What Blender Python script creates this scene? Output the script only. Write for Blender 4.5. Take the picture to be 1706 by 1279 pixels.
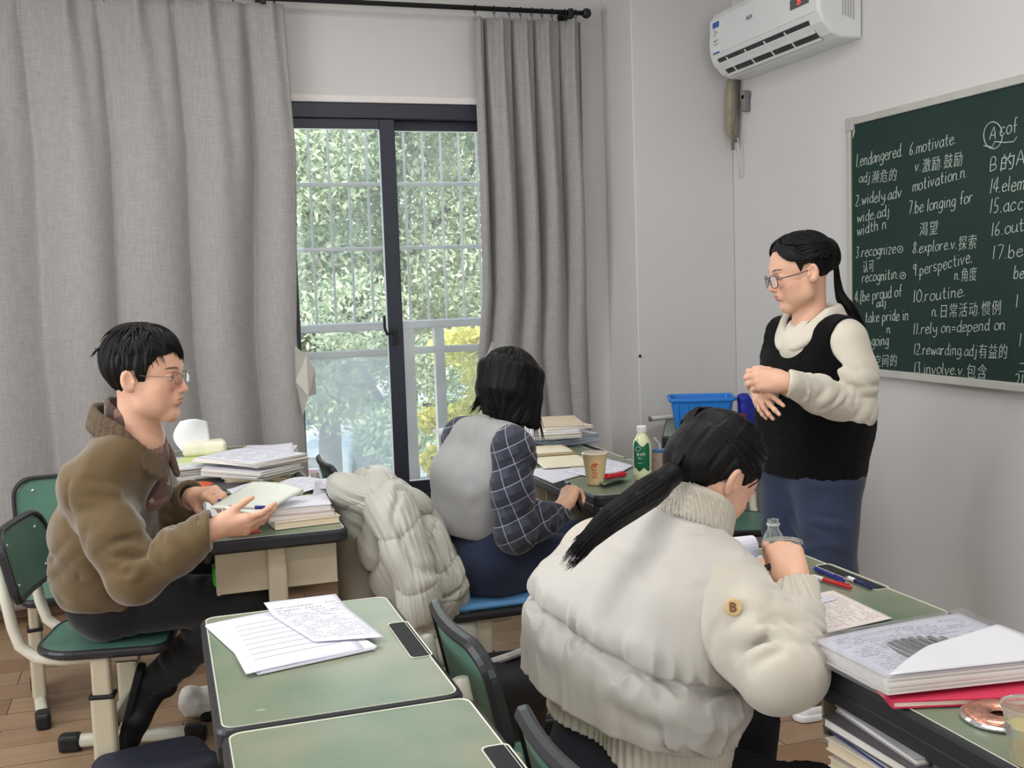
import bpy, bmesh, math, random
import numpy as np
from mathutils import Vector, Matrix, Euler

for o in list(bpy.data.objects):
    bpy.data.objects.remove(o)
C = bpy.context.scene.collection
SC = bpy.context.scene
PI = math.pi

# ------------------------------------------------------------------ camera
CAM_H = 1.47
YAW, PITCH, ROLL, FPX = math.radians(17.957), math.radians(5.19), math.radians(-1.959), 1806.0
FWD = np.array([math.sin(YAW) * math.cos(PITCH), math.cos(YAW) * math.cos(PITCH), -math.sin(PITCH)])
_r0 = np.array([math.cos(YAW), -math.sin(YAW), 0.0])
_u0 = np.cross(_r0, FWD)
RGT = _r0 * math.cos(ROLL) + _u0 * math.sin(ROLL)
UPV = -_r0 * math.sin(ROLL) + _u0 * math.cos(ROLL)
CAMP = np.array([0, 0, CAM_H])
cam_d = bpy.data.cameras.new('camera')
cam_d.sensor_fit = 'HORIZONTAL'
cam_d.sensor_width = 36.0
cam_d.lens = 36.0 * FPX / 1706.0
cam_d.clip_start = 0.05
cam_d.clip_end = 300
cam = bpy.data.objects.new('camera', cam_d)
C.objects.link(cam)
_m = Matrix.Identity(4)
for i in range(3):
    _m[i][0], _m[i][1], _m[i][2], _m[i][3] = RGT[i], UPV[i], -FWD[i], CAMP[i]
cam.matrix_world = _m
SC.camera = cam

# ------------------------------------------------------------------ light and exposure
SC.view_settings.view_transform = 'Standard'
SC.view_settings.look = 'None'
SC.view_settings.exposure = 0.0
SC.view_settings.gamma = 1.0
SC.view_settings.use_curve_mapping = False
world = bpy.data.worlds.new('sky')
SC.world = world
world.use_nodes = True
wn = world.node_tree.nodes
wl = world.node_tree.links
wn.clear()
wo = wn.new('ShaderNodeOutputWorld')
wb = wn.new('ShaderNodeBackground')
ws = wn.new('ShaderNodeTexSky')
ws.sky_type = 'NISHITA'
ws.sun_disc = False
ws.sun_elevation = math.radians(48)
ws.sun_rotation = math.radians(200)
ws.air_density = 1.0
ws.dust_density = 3.0
wl.new(ws.outputs[0], wb.inputs[0])
wl.new(wb.outputs[0], wo.inputs[0])
wb.inputs[1].default_value = 0.85


def lamp(name, kind, loc, rot, energy, color=(1, 1, 1), size=1.0, size_y=None, spread=None):
    d = bpy.data.lights.new(name, kind)
    d.energy = energy
    d.color = color
    if kind == 'AREA':
        d.shape = 'RECTANGLE'
        d.size = size
        d.size_y = size_y or size
        if spread:
            d.spread = spread
    if kind == 'SUN':
        d.angle = math.radians(size)
    o = bpy.data.objects.new(name, d)
    C.objects.link(o)
    o.location = loc
    o.rotation_euler = rot
    return o


lamp('sun', 'SUN', (0, 14, 12), (math.radians(48), 0, math.radians(-25)), 5.5, (1.0, 0.95, 0.86), 2.0)
lamp('ceiling_tube', 'AREA', (0.9, 4.1, 3.12), (0, 0, 0), 9, (1.0, 0.985, 0.97), 1.3, 0.25)  # extra tube out of view, added to brighten the window wall
# ceiling tubes of the classroom (above the frame), the side window, and an added fill behind the camera
lamp('ceiling_tube', 'AREA', (-0.9, 3.3, 3.12), (0, 0, 0), 30, (1.0, 0.985, 0.97), 1.3, 0.25)
lamp('ceiling_tube', 'AREA', (-0.9, 0.6, 3.12), (0, 0, 0), 27, (1.0, 0.985, 0.97), 1.3, 0.25)
lamp('ceiling_tube', 'AREA', (1.5, 1.9, 3.12), (0, 0, 0), 26, (1.0, 0.985, 0.97), 1.3, 0.25)
lamp('daylight_side_window', 'AREA', (-2.9, 2.2, 1.7), (0, math.radians(-90), 0), 92, (0.90, 0.95, 1.0), 1.6, 2.6)
lamp('back_fill', 'AREA', (0.4, -2.1, 1.7), (math.radians(90), 0, 0), 58, (0.94, 0.97, 1.0), 2.6, 1.5)  # unseen fill light, added behind the camera to lift the right wall
lamp('daylight_window', 'AREA', (1.25, 5.60, 1.4), (math.radians(-90), 0, 0), 18, (0.95, 0.98, 1.0), 1.1, 1.9)


# ------------------------------------------------------------------ helpers: pixels of a known plane -> world
def ray(x, y):
    return FWD + RGT * (x - 853.0) / FPX - UPV * (y - 639.5) / FPX


def onz(x, y, z):
    d = ray(x, y)
    return CAMP + d * (z - CAM_H) / d[2]


def ony(x, y, Y):
    d = ray(x, y)
    return CAMP + d * Y / d[1]


def onx(x, y, X):
    d = ray(x, y)
    return CAMP + d * X / d[0]


# ------------------------------------------------------------------ helpers: materials
def srgb(r, g, b):
    def f(c):
        c = c / 255.0
        return c / 12.92 if c <= 0.04045 else ((c + 0.055) / 1.055) ** 2.4
    return (f(r), f(g), f(b), 1.0)


MATS = {}


def mat(name, col, rough=0.6, var=0.06, scale=12.0, bump=0.0, bscale=60.0, metal=0.0, spec=0.4, coat=0.0,
        sheen=0.0, stretch=(1, 1, 1), trans=0.0, ior=1.45, alpha=1.0, attr=None, subsurf=0.0, bdist=0.002):
    if name in MATS:
        return MATS[name]
    m = bpy.data.materials.new(name)
    m.use_nodes = True
    nt = m.node_tree
    nodes, links = nt.nodes, nt.links
    p = nodes['Principled BSDF']
    p.inputs['Roughness'].default_value = rough
    p.inputs['Metallic'].default_value = metal
    p.inputs['Specular IOR Level'].default_value = spec
    p.inputs['Coat Weight'].default_value = coat
    p.inputs['Sheen Weight'].default_value = sheen
    p.inputs['Transmission Weight'].default_value = trans
    p.inputs['IOR'].default_value = ior
    p.inputs['Alpha'].default_value = alpha
    if subsurf:
        p.inputs['Subsurface Weight'].default_value = subsurf
        p.inputs['Subsurface Radius'].default_value = (1.0, 0.35, 0.2)
        p.inputs['Subsurface Scale'].default_value = 0.006
    tc = nodes.new('ShaderNodeTexCoord')
    mp = nodes.new('ShaderNodeMapping')
    mp.inputs['Scale'].default_value = stretch
    links.new(tc.outputs['Object'], mp.inputs['Vector'])
    nz = nodes.new('ShaderNodeTexNoise')
    nz.inputs['Scale'].default_value = scale
    nz.inputs['Detail'].default_value = 4
    links.new(mp.outputs[0], nz.inputs['Vector'])
    mr = nodes.new('ShaderNodeMapRange')
    mr.inputs['From Min'].default_value = 0.3
    mr.inputs['From Max'].default_value = 0.7
    mr.inputs['To Min'].default_value = 1 - var
    mr.inputs['To Max'].default_value = 1 + var
    links.new(nz.outputs['Fac'], mr.inputs['Value'])
    mx = nodes.new('ShaderNodeVectorMath')
    mx.operation = 'SCALE'
    if attr:
        at_ = nodes.new('ShaderNodeAttribute')
        at_.attribute_name = attr
        links.new(at_.outputs['Color'], mx.inputs[0])
    else:
        mx.inputs[0].default_value = col[:3]
    links.new(mr.outputs[0], mx.inputs['Scale'])
    links.new(mx.outputs[0], p.inputs['Base Color'])
    if bump:
        bz = nodes.new('ShaderNodeTexNoise')
        bz.inputs['Scale'].default_value = bscale
        bz.inputs['Detail'].default_value = 3
        links.new(mp.outputs[0], bz.inputs['Vector'])
        bp = nodes.new('ShaderNodeBump')
        bp.inputs['Strength'].default_value = bump
        bp.inputs['Distance'].default_value = bdist
        links.new(bz.outputs['Fac'], bp.inputs['Height'])
        links.new(bp.outputs[0], p.inputs['Normal'])
    MATS[name] = m
    return m


def nodes_of(m):
    return m.node_tree.nodes, m.node_tree.links, m.node_tree.nodes['Principled BSDF']


# ------------------------------------------------------------------ helpers: objects
def tag(o, label=None, cat=None, group=None, kind=None):
    if label:
        o['label'] = label
    if cat:
        o['category'] = cat
    if group:
        o['group'] = group
    if kind:
        o['kind'] = kind
    return o


def thing(name, label, cat, loc=(0, 0, 0), rotz=0.0, group=None):
    o = bpy.data.objects.new(name, None)
    o.empty_display_size = 0.05
    C.objects.link(o)
    o.location = loc
    o.rotation_euler = (0, 0, rotz)
    return tag(o, label, cat, group)


def obj(name, data, m=None, parent=None, loc=None, smooth=None):
    """link a bmesh / mesh as ONE object"""
    if isinstance(data, bmesh.types.BMesh):
        me = bpy.data.meshes.new(name)
        bmesh.ops.recalc_face_normals(data, faces=data.faces)
        data.to_mesh(me)
        data.free()
    else:
        me = data
    o = bpy.data.objects.new(name, me)
    C.objects.link(o)
    if m is not None:
        for k in (m if isinstance(m, (list, tuple)) else [m]):
            me.materials.append(k)
    if parent is not None:
        o.parent = parent
    if loc is not None:
        o.location = loc
    if smooth:
        me.shade_smooth()
    return o


def dup(root, loc, rotz, label=None, group=None):
    r = root.copy()
    C.objects.link(r)
    r.location = loc
    r.rotation_euler = (0, 0, rotz)
    if label:
        r['label'] = label
    if group:
        r['group'] = group
    for ch in list(root.children):
        c = ch.copy()
        C.objects.link(c)
        c.parent = r
        for g in list(ch.children):
            d = g.copy()
            C.objects.link(d)
            d.parent = c
    return r


def bx(bm, lo, hi, bev=0.0, seg=2, M=None):
    """box from corner to corner, with bevelled edges"""
    lo = Vector(lo)
    hi = Vector(hi)
    mt = Matrix.Translation((lo + hi) / 2) @ Matrix.Diagonal((hi.x - lo.x, hi.y - lo.y, hi.z - lo.z, 1))
    r = bmesh.ops.create_cube(bm, size=1.0, matrix=mt)
    vs = r['verts']
    if bev > 0:
        es = list({e for v in vs for e in v.link_edges})
        rb = bmesh.ops.bevel(bm, geom=es, offset=bev, segments=seg, profile=0.5, affect='EDGES')
        vs = list({v for f in rb['faces'] for v in f.verts} | {v for v in vs if v.is_valid})
    if M is not None:
        bmesh.ops.transform(bm, matrix=M, verts=vs)
    return bm


def tube(bm, pts, r, seg=10, cap=True, r2=None):
    """a round bar along a polyline, radius may change"""
    pts = [Vector(p) for p in pts]
    n = len(pts)
    rs = r if isinstance(r, (list, tuple)) else [r + ((r2 if r2 is not None else r) - r) * i / max(1, n - 1) for i in range(n)]
    rings = []
    up = None
    for i, p in enumerate(pts):
        t = (pts[min(i + 1, n - 1)] - pts[max(i - 1, 0)]).normalized()
        if up is None:
            up = Vector((0, 0, 1)) if abs(t.z) < 0.9 else Vector((1, 0, 0))
        a = t.cross(up)
        if a.length < 1e-5:
            a = t.cross(Vector((0, 1, 0)))
        a.normalize()
        b = a.cross(t).normalized()
        up = b
        rings.append([bm.verts.new(p + (a * math.cos(2 * PI * k / seg) + b * math.sin(2 * PI * k / seg)) * rs[i]) for k in range(seg)])
    for i in range(n - 1):
        for k in range(seg):
            bm.faces.new((rings[i][k], rings[i][(k + 1) % seg], rings[i + 1][(k + 1) % seg], rings[i + 1][k]))
    if cap:
        bm.faces.new(rings[0][::-1])
        bm.faces.new(rings[-1])
    return bm


def lathe(bm, prof, seg=28, loc=(0, 0, 0), M=None):
    """profile [(r, z)] turned about z"""
    loc = Vector(loc)
    rings = []
    for r, z in prof:
        if r < 1e-6:
            rings.append([bm.verts.new(Vector((0, 0, z)))])
        else:
            rings.append([bm.verts.new(Vector((r * math.cos(2 * PI * k / seg), r * math.sin(2 * PI * k / seg), z))) for k in range(seg)])
    for a, b in zip(rings, rings[1:]):
        for k in range(seg):
            k2 = (k + 1) % seg
            if len(a) == 1 and len(b) == 1:
                continue
            if len(a) == 1:
                bm.faces.new((a[0], b[k2], b[k]))
            elif len(b) == 1:
                bm.faces.new((a[k], a[k2], b[0]))
            else:
                bm.faces.new((a[k], a[k2], b[k2], b[k]))
    vs = [v for r in rings for v in r]
    T = Matrix.Translation(loc)
    if M is not None:
        T = T @ M
    bmesh.ops.transform(bm, matrix=T, verts=vs)
    return bm


def prism(bm, pts, z0, z1, M=None):
    """polygon (x, y) extruded from z0 to z1"""
    a = [bm.verts.new((p[0], p[1], z0)) for p in pts]
    b = [bm.verts.new((p[0], p[1], z1)) for p in pts]
    n = len(pts)
    bm.faces.new(a[::-1])
    bm.faces.new(b)
    for i in range(n):
        bm.faces.new((a[i], a[(i + 1) % n], b[(i + 1) % n], b[i]))
    if M is not None:
        bmesh.ops.transform(bm, matrix=M, verts=a + b)
    return bm


def rrect(x0, y0, x1, y1, r, n=6):
    out = []
    rr = r if isinstance(r, (list, tuple)) else [r] * 4
    for (cx, cy, a0, q) in ((x1 - rr[0], y1 - rr[0], 0, rr[0]), (x0 + rr[1], y1 - rr[1], 90, rr[1]), (x0 + rr[2], y0 + rr[2], 180, rr[2]), (x1 - rr[3], y0 + rr[3], 270, rr[3])):
        for i in range(n + 1):
            a = math.radians(a0 + 90 * i / n)
            out.append((cx + q * math.cos(a), cy + q * math.sin(a)))
    return out


def sheet_grid(bm, f, nu, nv, thick=0.0):
    """surface f(u, v) -> point over the unit square; thick gives it a back"""
    g = [[bm.verts.new(f(i / nu, j / nv)) for j in range(nv + 1)] for i in range(nu + 1)]
    fs = []
    for i in range(nu):
        for j in range(nv):
            fs.append(bm.faces.new((g[i][j], g[i + 1][j], g[i + 1][j + 1], g[i][j + 1])))
    if thick:
        bm.normal_update()
        bmesh.ops.solidify(bm, geom=fs, thickness=thick)
    return bm
# ------------------------------------------------------------------ helpers: soft bodies grown as one continuous surface
_rng = np.random.RandomState(7)
_LAT = _rng.rand(32, 32, 32).astype(np.float32)


def vnoise(P):
    """smooth value noise in -1..1 at points P (..., 3)"""
    i = np.floor(P).astype(np.int64)
    f = (P - i).astype(np.float32)
    f = f * f * (3 - 2 * f)
    x0, y0, z0 = i[..., 0] & 31, i[..., 1] & 31, i[..., 2] & 31
    x1, y1, z1 = (x0 + 1) & 31, (y0 + 1) & 31, (z0 + 1) & 31
    fx, fy, fz = f[..., 0], f[..., 1], f[..., 2]
    def L(a, b, t):
        return a + (b - a) * t
    c0 = L(L(_LAT[x0, y0, z0], _LAT[x1, y0, z0], fx), L(_LAT[x0, y1, z0], _LAT[x1, y1, z0], fx), fy)
    c1 = L(L(_LAT[x0, y0, z1], _LAT[x1, y0, z1], fx), L(_LAT[x0, y1, z1], _LAT[x1, y1, z1], fx), fy)
    return L(c0, c1, fz) * 2 - 1


def A(*p):
    return np.array(p, dtype=np.float64)


def unit(v):
    v = np.asarray(v, float)
    return v / (np.linalg.norm(v) + 1e-12)


def frame(x, z):
    """3x3 with columns x, y, z : x exact, z close to the given one"""
    x = unit(x)
    y = unit(np.cross(z, x))
    return np.column_stack([x, y, np.cross(x, y)])


class Blob:
    """a list of primitives joined smoothly, meshed by surface nets"""

    def __init__(self, k=0.02):
        self.k = k
        self.ops = []

    def cap(self, a, b, ra, rb=None, k=None, op='add'):
        a, b = np.asarray(a, float), np.asarray(b, float)
        rb = ra if rb is None else rb
        ab = b - a
        L2 = float(ab @ ab) + 1e-12
        def f(P):
            t = np.clip(((P - a) @ ab) / L2, 0, 1)
            q = P - a - t[..., None] * ab
            return np.sqrt((q * q).sum(-1)) - (ra + (rb - ra) * t)
        m = max(ra, rb)
        self.ops.append((f, np.minimum(a, b) - m, np.maximum(a, b) + m, self.k if k is None else k, op))
        return self

    def chain(self, pts, rs, k=None, op='add'):
        for i in range(len(pts) - 1):
            self.cap(pts[i], pts[i + 1], rs[i], rs[i + 1], k, op)
        return self

    def ell(self, c, r, R=None, k=None, op='add'):
        c = np.asarray(c, float)
        r = np.asarray(r, float)
        R = np.eye(3) if R is None else R
        def f(P):
            q = (P - c) @ R
            k0 = np.sqrt(((q / r) ** 2).sum(-1))
            k1 = np.sqrt(((q / (r * r)) ** 2).sum(-1)) + 1e-9
            return k0 * (k0 - 1.0) / k1
        e = np.sqrt(((R * r) ** 2).sum(1))
        self.ops.append((f, c - e, c + e, self.k if k is None else k, op))
        return self

    def box(self, c, h, R=None, rad=0.005, k=None, op='add'):
        c = np.asarray(c, float)
        h = np.asarray(h, float)
        R = np.eye(3) if R is None else R
        def f(P):
            q = np.abs((P - c) @ R) - (h - rad)
            return np.sqrt((np.maximum(q, 0) ** 2).sum(-1)) + np.minimum(q.max(-1), 0) - rad
        e = np.abs(R) @ h
        self.ops.append((f, c - e, c + e, self.k if k is None else k, op))
        return self

    def fn(self, f, lo, hi, k=0.0, op='add'):
        self.ops.append((f, np.asarray(lo, float), np.asarray(hi, float), k, op))
        return self

    def cut(self, p, n):
        """take away everything on the side n points to"""
        p = np.asarray(p, float)
        n = unit(n)
        self.ops.append((lambda P: (P - p) @ n, None, None, 0.0, 'keep'))
        return self

    def disp(self, g):
        """push the surface out by g(P)"""
        self.ops.append((g, None, None, 0.0, 'disp'))
        return self

    def mesh(self, h, lo=None, hi=None, smooth=1):
        adds = [o for o in self.ops if o[4] == 'add']
        if lo is None:
            lo = np.min([o[1] for o in adds], 0) - 4 * h
            hi = np.max([o[2] for o in adds], 0) + 4 * h
        lo = np.asarray(lo, float)
        hi = np.asarray(hi, float)
        n = np.ceil((hi - lo) / h).astype(int) + 1
        ax = [(lo[i] + h * np.arange(n[i])) for i in range(3)]
        D = np.full(tuple(n), 1.0, np.float32)
        for f, a, b, k, op in self.ops:
            if op in ('add', 'sub'):
                m = k + 4 * h + 0.015
                i0 = np.maximum(np.floor((a - m - lo) / h).astype(int), 0)
                i1 = np.minimum(np.ceil((b + m - lo) / h).astype(int) + 1, n)
                if (i1 <= i0).any():
                    continue
                s = tuple(slice(i0[i], i1[i]) for i in range(3))
                P = np.stack(np.meshgrid(ax[0][s[0]], ax[1][s[1]], ax[2][s[2]], indexing='ij'), -1)
                d = f(P).astype(np.float32)
                o = D[s]
                if op == 'add':
                    if k > 0:
                        q = np.maximum(k - np.abs(o - d), 0) / k
                        D[s] = np.minimum(o, d) - q * q * k * 0.25
                    else:
                        D[s] = np.minimum(o, d)
                else:
                    d = -d
                    if k > 0:
                        q = np.maximum(k - np.abs(o - d), 0) / k
                        D[s] = np.maximum(o, d) + q * q * k * 0.25
                    else:
                        D[s] = np.maximum(o, d)
            else:
                idx = np.nonzero(np.abs(D) < 0.06) if op == 'disp' else np.nonzero(D < 0.1)
                P = np.stack([ax[i][idx[i]] for i in range(3)], -1)
                d = f(P).astype(np.float32)
                if op == 'disp':
                    D[idx] -= d
                else:
                    D[idx] = np.maximum(D[idx], d)
        return surface_nets(D, lo, h, smooth)


def surface_nets(D, lo, h, smooth=1):
    D[0], D[-1], D[:, 0], D[:, -1], D[:, :, 0], D[:, :, -1] = 1, 1, 1, 1, 1, 1
    I = D < 0
    c = [slice(0, -1), slice(1, None)]
    cnt = np.zeros(tuple(s - 1 for s in D.shape), np.int8)
    for x in (0, 1):
        for y in (0, 1):
            for z in (0, 1):
                cnt += I[c[x], c[y], c[z]]
    cells = np.nonzero((cnt > 0) & (cnt < 8))
    N = len(cells[0])
    vid = np.full(cnt.shape, -1, np.int32)
    vid[cells] = np.arange(N)
    pos = np.zeros((N, 3))
    wgt = np.zeros(N)
    base = np.stack(cells, -1)
    for axis in range(3):
        o1, o2 = [a for a in range(3) if a != axis]
        for p in (0, 1):
            for q in (0, 1):
                a = base.copy()
                a[:, o1] += p
                a[:, o2] += q
                b = a.copy()
                b[:, axis] += 1
                da = D[a[:, 0], a[:, 1], a[:, 2]]
                db = D[b[:, 0], b[:, 1], b[:, 2]]
                k = np.nonzero((da < 0) != (db < 0))[0]
                t = da[k] / (da[k] - db[k])
                pt = a[k].astype(float)
                pt[:, axis] += t
                pos[k] += pt
                wgt[k] += 1
    pos = pos / np.maximum(wgt, 1)[:, None] * h + lo
    quads = []
    for axis in range(3):
        o1, o2 = [(1, 2), (2, 0), (0, 1)][axis]
        sl = [slice(None)] * 3
        sl2 = [slice(None)] * 3
        sl[axis] = slice(0, -1)
        sl2[axis] = slice(1, None)
        e = I[tuple(sl)] != I[tuple(sl2)]
        idx = np.stack(np.nonzero(e), -1)
        ins = I[tuple(sl)][tuple(idx.T)]
        def cell(d1, d2):
            k = idx.copy()
            k[:, o1] += d1
            k[:, o2] += d2
            return vid[k[:, 0], k[:, 1], k[:, 2]]
        q = np.stack([cell(-1, -1), cell(0, -1), cell(0, 0), cell(-1, 0)], -1)
        q[~ins] = q[~ins][:, ::-1]
        quads.append(q)
    F = np.concatenate(quads)
    F = F[(F >= 0).all(1)]
    for _ in range(smooth):
        s = np.zeros_like(pos)
        w = np.zeros(N)
        for i in range(4):
            a, b = F[:, i], F[:, (i + 1) % 4]
            np.add.at(s, a, pos[b])
            np.add.at(w, a, 1)
            np.add.at(s, b, pos[a])
            np.add.at(w, b, 1)
        pos = pos * 0.45 + 0.55 * s / np.maximum(w, 1)[:, None]
    return pos, F


def arrays_mesh(name, parts, origin=(0, 0, 0), cols=None):
    """parts: list of (verts, quads) -> one mesh, smooth shaded; cols: function verts -> rgb for a colour attribute"""
    V, F, o = [], [], 0
    for v, f in parts:
        V.append(v)
        F.append(f + o)
        o += len(v)
    V = np.concatenate(V)
    F = np.concatenate(F)
    me = bpy.data.meshes.new(name)
    W = (V - np.asarray(origin, float)).astype(np.float32)
    me.vertices.add(len(W))
    me.vertices.foreach_set('co', W.ravel())
    me.loops.add(F.size)
    me.loops.foreach_set('vertex_index', F.astype(np.int32).ravel())
    me.polygons.add(len(F))
    me.polygons.foreach_set('loop_start', np.arange(0, F.size, F.shape[1], dtype=np.int32))
    me.update(calc_edges=True)
    me.validate()
    me.shade_smooth()
    if cols is not None:
        at_ = me.color_attributes.new('tone', 'FLOAT_COLOR', 'POINT')
        c = np.ones((len(V), 4), np.float32)
        c[:, :3] = cols(V)
        at_.data.foreach_set('color', c.ravel())
    return me


def strands(bm, roots, dirs, length, r, curl=0.0, seg=5, nseg=5, grav=0.0, rnd=None):
    """tapered locks of hair"""
    for p, d, L in zip(roots, dirs, length):
        p = Vector(p)
        d = Vector(d).normalized()
        pts = []
        for i in range(nseg + 1):
            t = i / nseg
            pts.append(p + d * (L * t) + Vector((0, 0, -grav * L * t * t)))
        tube(bm, pts, [r * (1 - 0.92 * (i / nseg) ** 1.5) for i in range(nseg + 1)], seg)
    return bm
# ------------------------------------------------------------------ materials of the place
M_WALL = mat('wall_paint', srgb(207, 205, 203), 0.85, 0.015, 2.0, 0.05, 200)
M_CEIL = mat('ceiling_paint', srgb(228, 226, 222), 0.9, 0.01)
M_DARK = mat('dark_window_metal', srgb(50, 52, 62), 0.4, 0.05)
M_STEEL = mat('pale_rail_metal', srgb(176, 172, 166), 0.35, 0.04, metal=0.3)
M_BLACK = mat('black_plastic', srgb(30, 31, 33), 0.42, 0.08)
M_RIM = mat('black_edge_band', srgb(40, 41, 44), 0.38, 0.1, 30)
M_GREEN = mat('green_laminate', srgb(124, 158, 128), 0.36, 0.07, 5.0)
M_GREEN2 = mat('worn_green_laminate', srgb(150, 170, 138), 0.36, 0.10, 4.0)
M_GREEND = mat('dark_green_laminate', srgb(84, 112, 84), 0.33, 0.06, 5.0)
M_GREENS = mat('seat_green_laminate', srgb(84, 122, 106), 0.38, 0.06, 6.0)
M_CREAM = mat('cream_metal', srgb(190, 180, 156), 0.42, 0.04, 9.0)
M_TUBE = mat('chair_tube_metal', srgb(206, 202, 186), 0.4, 0.04, 9.0)
M_LINE = mat('pale_edge_line', srgb(205, 206, 190), 0.5, 0.05)
M_CHROME = mat('bright_metal', srgb(200, 200, 200), 0.22, 0.02, metal=0.9)
M_WHITE = mat('white_plastic', srgb(225, 226, 226), 0.4, 0.02)
M_PAPER = mat('white_paper', srgb(218, 218, 228), 0.8, 0.02, 8)
M_CREAMP = mat('cream_paper', srgb(232, 222, 204), 0.8, 0.03, 8)


def floor_material():
    m = mat('plank_floor', srgb(150, 122, 94), 0.42, 0.05)
    n, l, p = nodes_of(m)
    tc = n.new('ShaderNodeTexCoord')
    br = n.new('ShaderNodeTexBrick')
    br.inputs['Scale'].default_value = 1.0
    br.inputs['Brick Width'].default_value = 1.2
    br.inputs['Row Height'].default_value = 0.16
    br.inputs['Mortar Size'].default_value = 0.002
    br.inputs['Color1'].default_value = srgb(160, 134, 106)
    br.inputs['Color2'].default_value = srgb(136, 106, 80)
    br.inputs['Mortar'].default_value = srgb(72, 54, 42)
    l.new(tc.outputs['Object'], br.inputs['Vector'])
    mp = n.new('ShaderNodeMapping')
    mp.inputs['Scale'].default_value = (2.0, 40, 1)
    l.new(tc.outputs['Object'], mp.inputs['Vector'])
    nz = n.new('ShaderNodeTexNoise')
    nz.inputs['Scale'].default_value = 1.5
    nz.inputs['Detail'].default_value = 6
    l.new(mp.outputs[0], nz.inputs['Vector'])
    mr = n.new('ShaderNodeMapRange')
    mr.inputs['To Min'].default_value = 0.7
    mr.inputs['To Max'].default_value = 1.25
    l.new(nz.outputs['Fac'], mr.inputs['Value'])
    sc = n.new('ShaderNodeVectorMath')
    sc.operation = 'SCALE'
    l.new(br.outputs['Color'], sc.inputs[0])
    l.new(mr.outputs[0], sc.inputs['Scale'])
    l.new(sc.outputs[0], p.inputs['Base Color'])
    return m


def weave_material():
    m = mat('grey_linen', srgb(158, 150, 143), 0.9, 0.04, 3.0, sheen=0.15)
    n, l, p = nodes_of(m)
    tc = n.new('ShaderNodeTexCoord')
    out = []
    for s in ((260, 260, 14), (20, 20, 420)):
        mp = n.new('ShaderNodeMapping')
        mp.inputs['Scale'].default_value = s
        l.new(tc.outputs['Object'], mp.inputs['Vector'])
        nz = n.new('ShaderNodeTexNoise')
        nz.inputs['Scale'].default_value = 1.0
        nz.inputs['Detail'].default_value = 2
        l.new(mp.outputs[0], nz.inputs['Vector'])
        out.append(nz.outputs['Fac'])
    ad = n.new('ShaderNodeMath')
    ad.operation = 'ADD'
    l.new(out[0], ad.inputs[0])
    l.new(out[1], ad.inputs[1])
    mr = n.new('ShaderNodeMapRange')
    mr.inputs['From Min'].default_value = 0.7
    mr.inputs['From Max'].default_value = 1.3
    mr.inputs['To Min'].default_value = 0.84
    mr.inputs['To Max'].default_value = 1.14
    l.new(ad.outputs[0], mr.inputs['Value'])
    sc = n.new('ShaderNodeVectorMath')
    sc.operation = 'SCALE'
    sc.inputs[0].default_value = srgb(156, 153, 151)[:3]
    l.new(mr.outputs[0], sc.inputs['Scale'])
    l.new(sc.outputs[0], p.inputs['Base Color'])
    return m


M_FLOOR = floor_material()
M_LINEN = weave_material()
WX, WY, CX0, CY0 = 2.90, 5.45, 2.335, 5.08      # right wall, window wall, corner column
LX, BY, ZC = -3.0, -2.2, 3.2


def struct(name, bm, m, parent=None):
    o = obj(name, bm, m, parent)
    if parent is None:
        o['kind'] = 'structure'
    return o


bm = bmesh.new(); bx(bm, (LX - .2, BY - .2, -0.1), (WX + .2, WY + .2, 0.0)); struct('floor', bm, M_FLOOR)
bm = bmesh.new(); bx(bm, (LX - .2, BY - .2, ZC), (WX + .2, WY + .2, ZC + .1)); struct('ceiling', bm, M_CEIL)
bm = bmesh.new(); bx(bm, (WX, BY - .2, 0), (WX + .2, WY + .2, ZC)); struct('wall_right', bm, M_WALL)
bm = bmesh.new(); bx(bm, (LX - .2, BY - .2, 0), (LX, WY + .2, ZC)); struct('wall_left', bm, M_WALL)
bm = bmesh.new(); bx(bm, (LX, BY - .2, 0), (WX, BY, ZC)); struct('wall_back', bm, M_WALL)
WIN = (0.60, 1.98, 0.36, 2.40)                   # opening of the sliding window
bm = bmesh.new()
bx(bm, (LX, WY, 0), (WIN[0], WY + .2, ZC))
bx(bm, (WIN[1], WY, 0), (WX, WY + .2, ZC))
bx(bm, (WIN[0], WY, WIN[3]), (WIN[1], WY + .2, ZC))
bx(bm, (WIN[0], WY, 0), (WIN[1], WY + .2, WIN[2]))
struct('wall_front', bm, M_WALL)
bm = bmesh.new(); bx(bm, (CX0, CY0, 0), (WX, WY, ZC), 0.004, 1); struct('wall_column', bm, M_WALL)
bm = bmesh.new(); bx(bm, (LX, WY - .014, 0), (CX0, WY, 0.085), 0.003, 1)
struct('baseboard_front', bm, mat('brown_skirting', srgb(126, 98, 76), 0.5, 0.1, 6))
bm = bmesh.new(); bx(bm, (WX - .014, BY, 0), (WX, CY0, 0.085), 0.003, 1)
struct('baseboard_right', bm, MATS['brown_skirting'])
# pale plaster edge above the window frame and the tiled ledge below it
bm = bmesh.new(); bx(bm, (WIN[0] - .01, WY - .012, WIN[3]), (WIN[1] + .01, WY + .004, WIN[3] + .035), 0.003, 1)
struct('trim_1', bm, mat('pale_trim', srgb(226, 220, 216), 0.7, 0.02))
bm = bmesh.new(); bx(bm, (WIN[0], WY - .02, WIN[2] - .03), (WIN[1], WY + .02, WIN[2]), 0.003, 1)
struct('trim_2', bm, mat('ledge_tile', srgb(196, 172, 148), 0.4, 0.1, 10))

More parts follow.
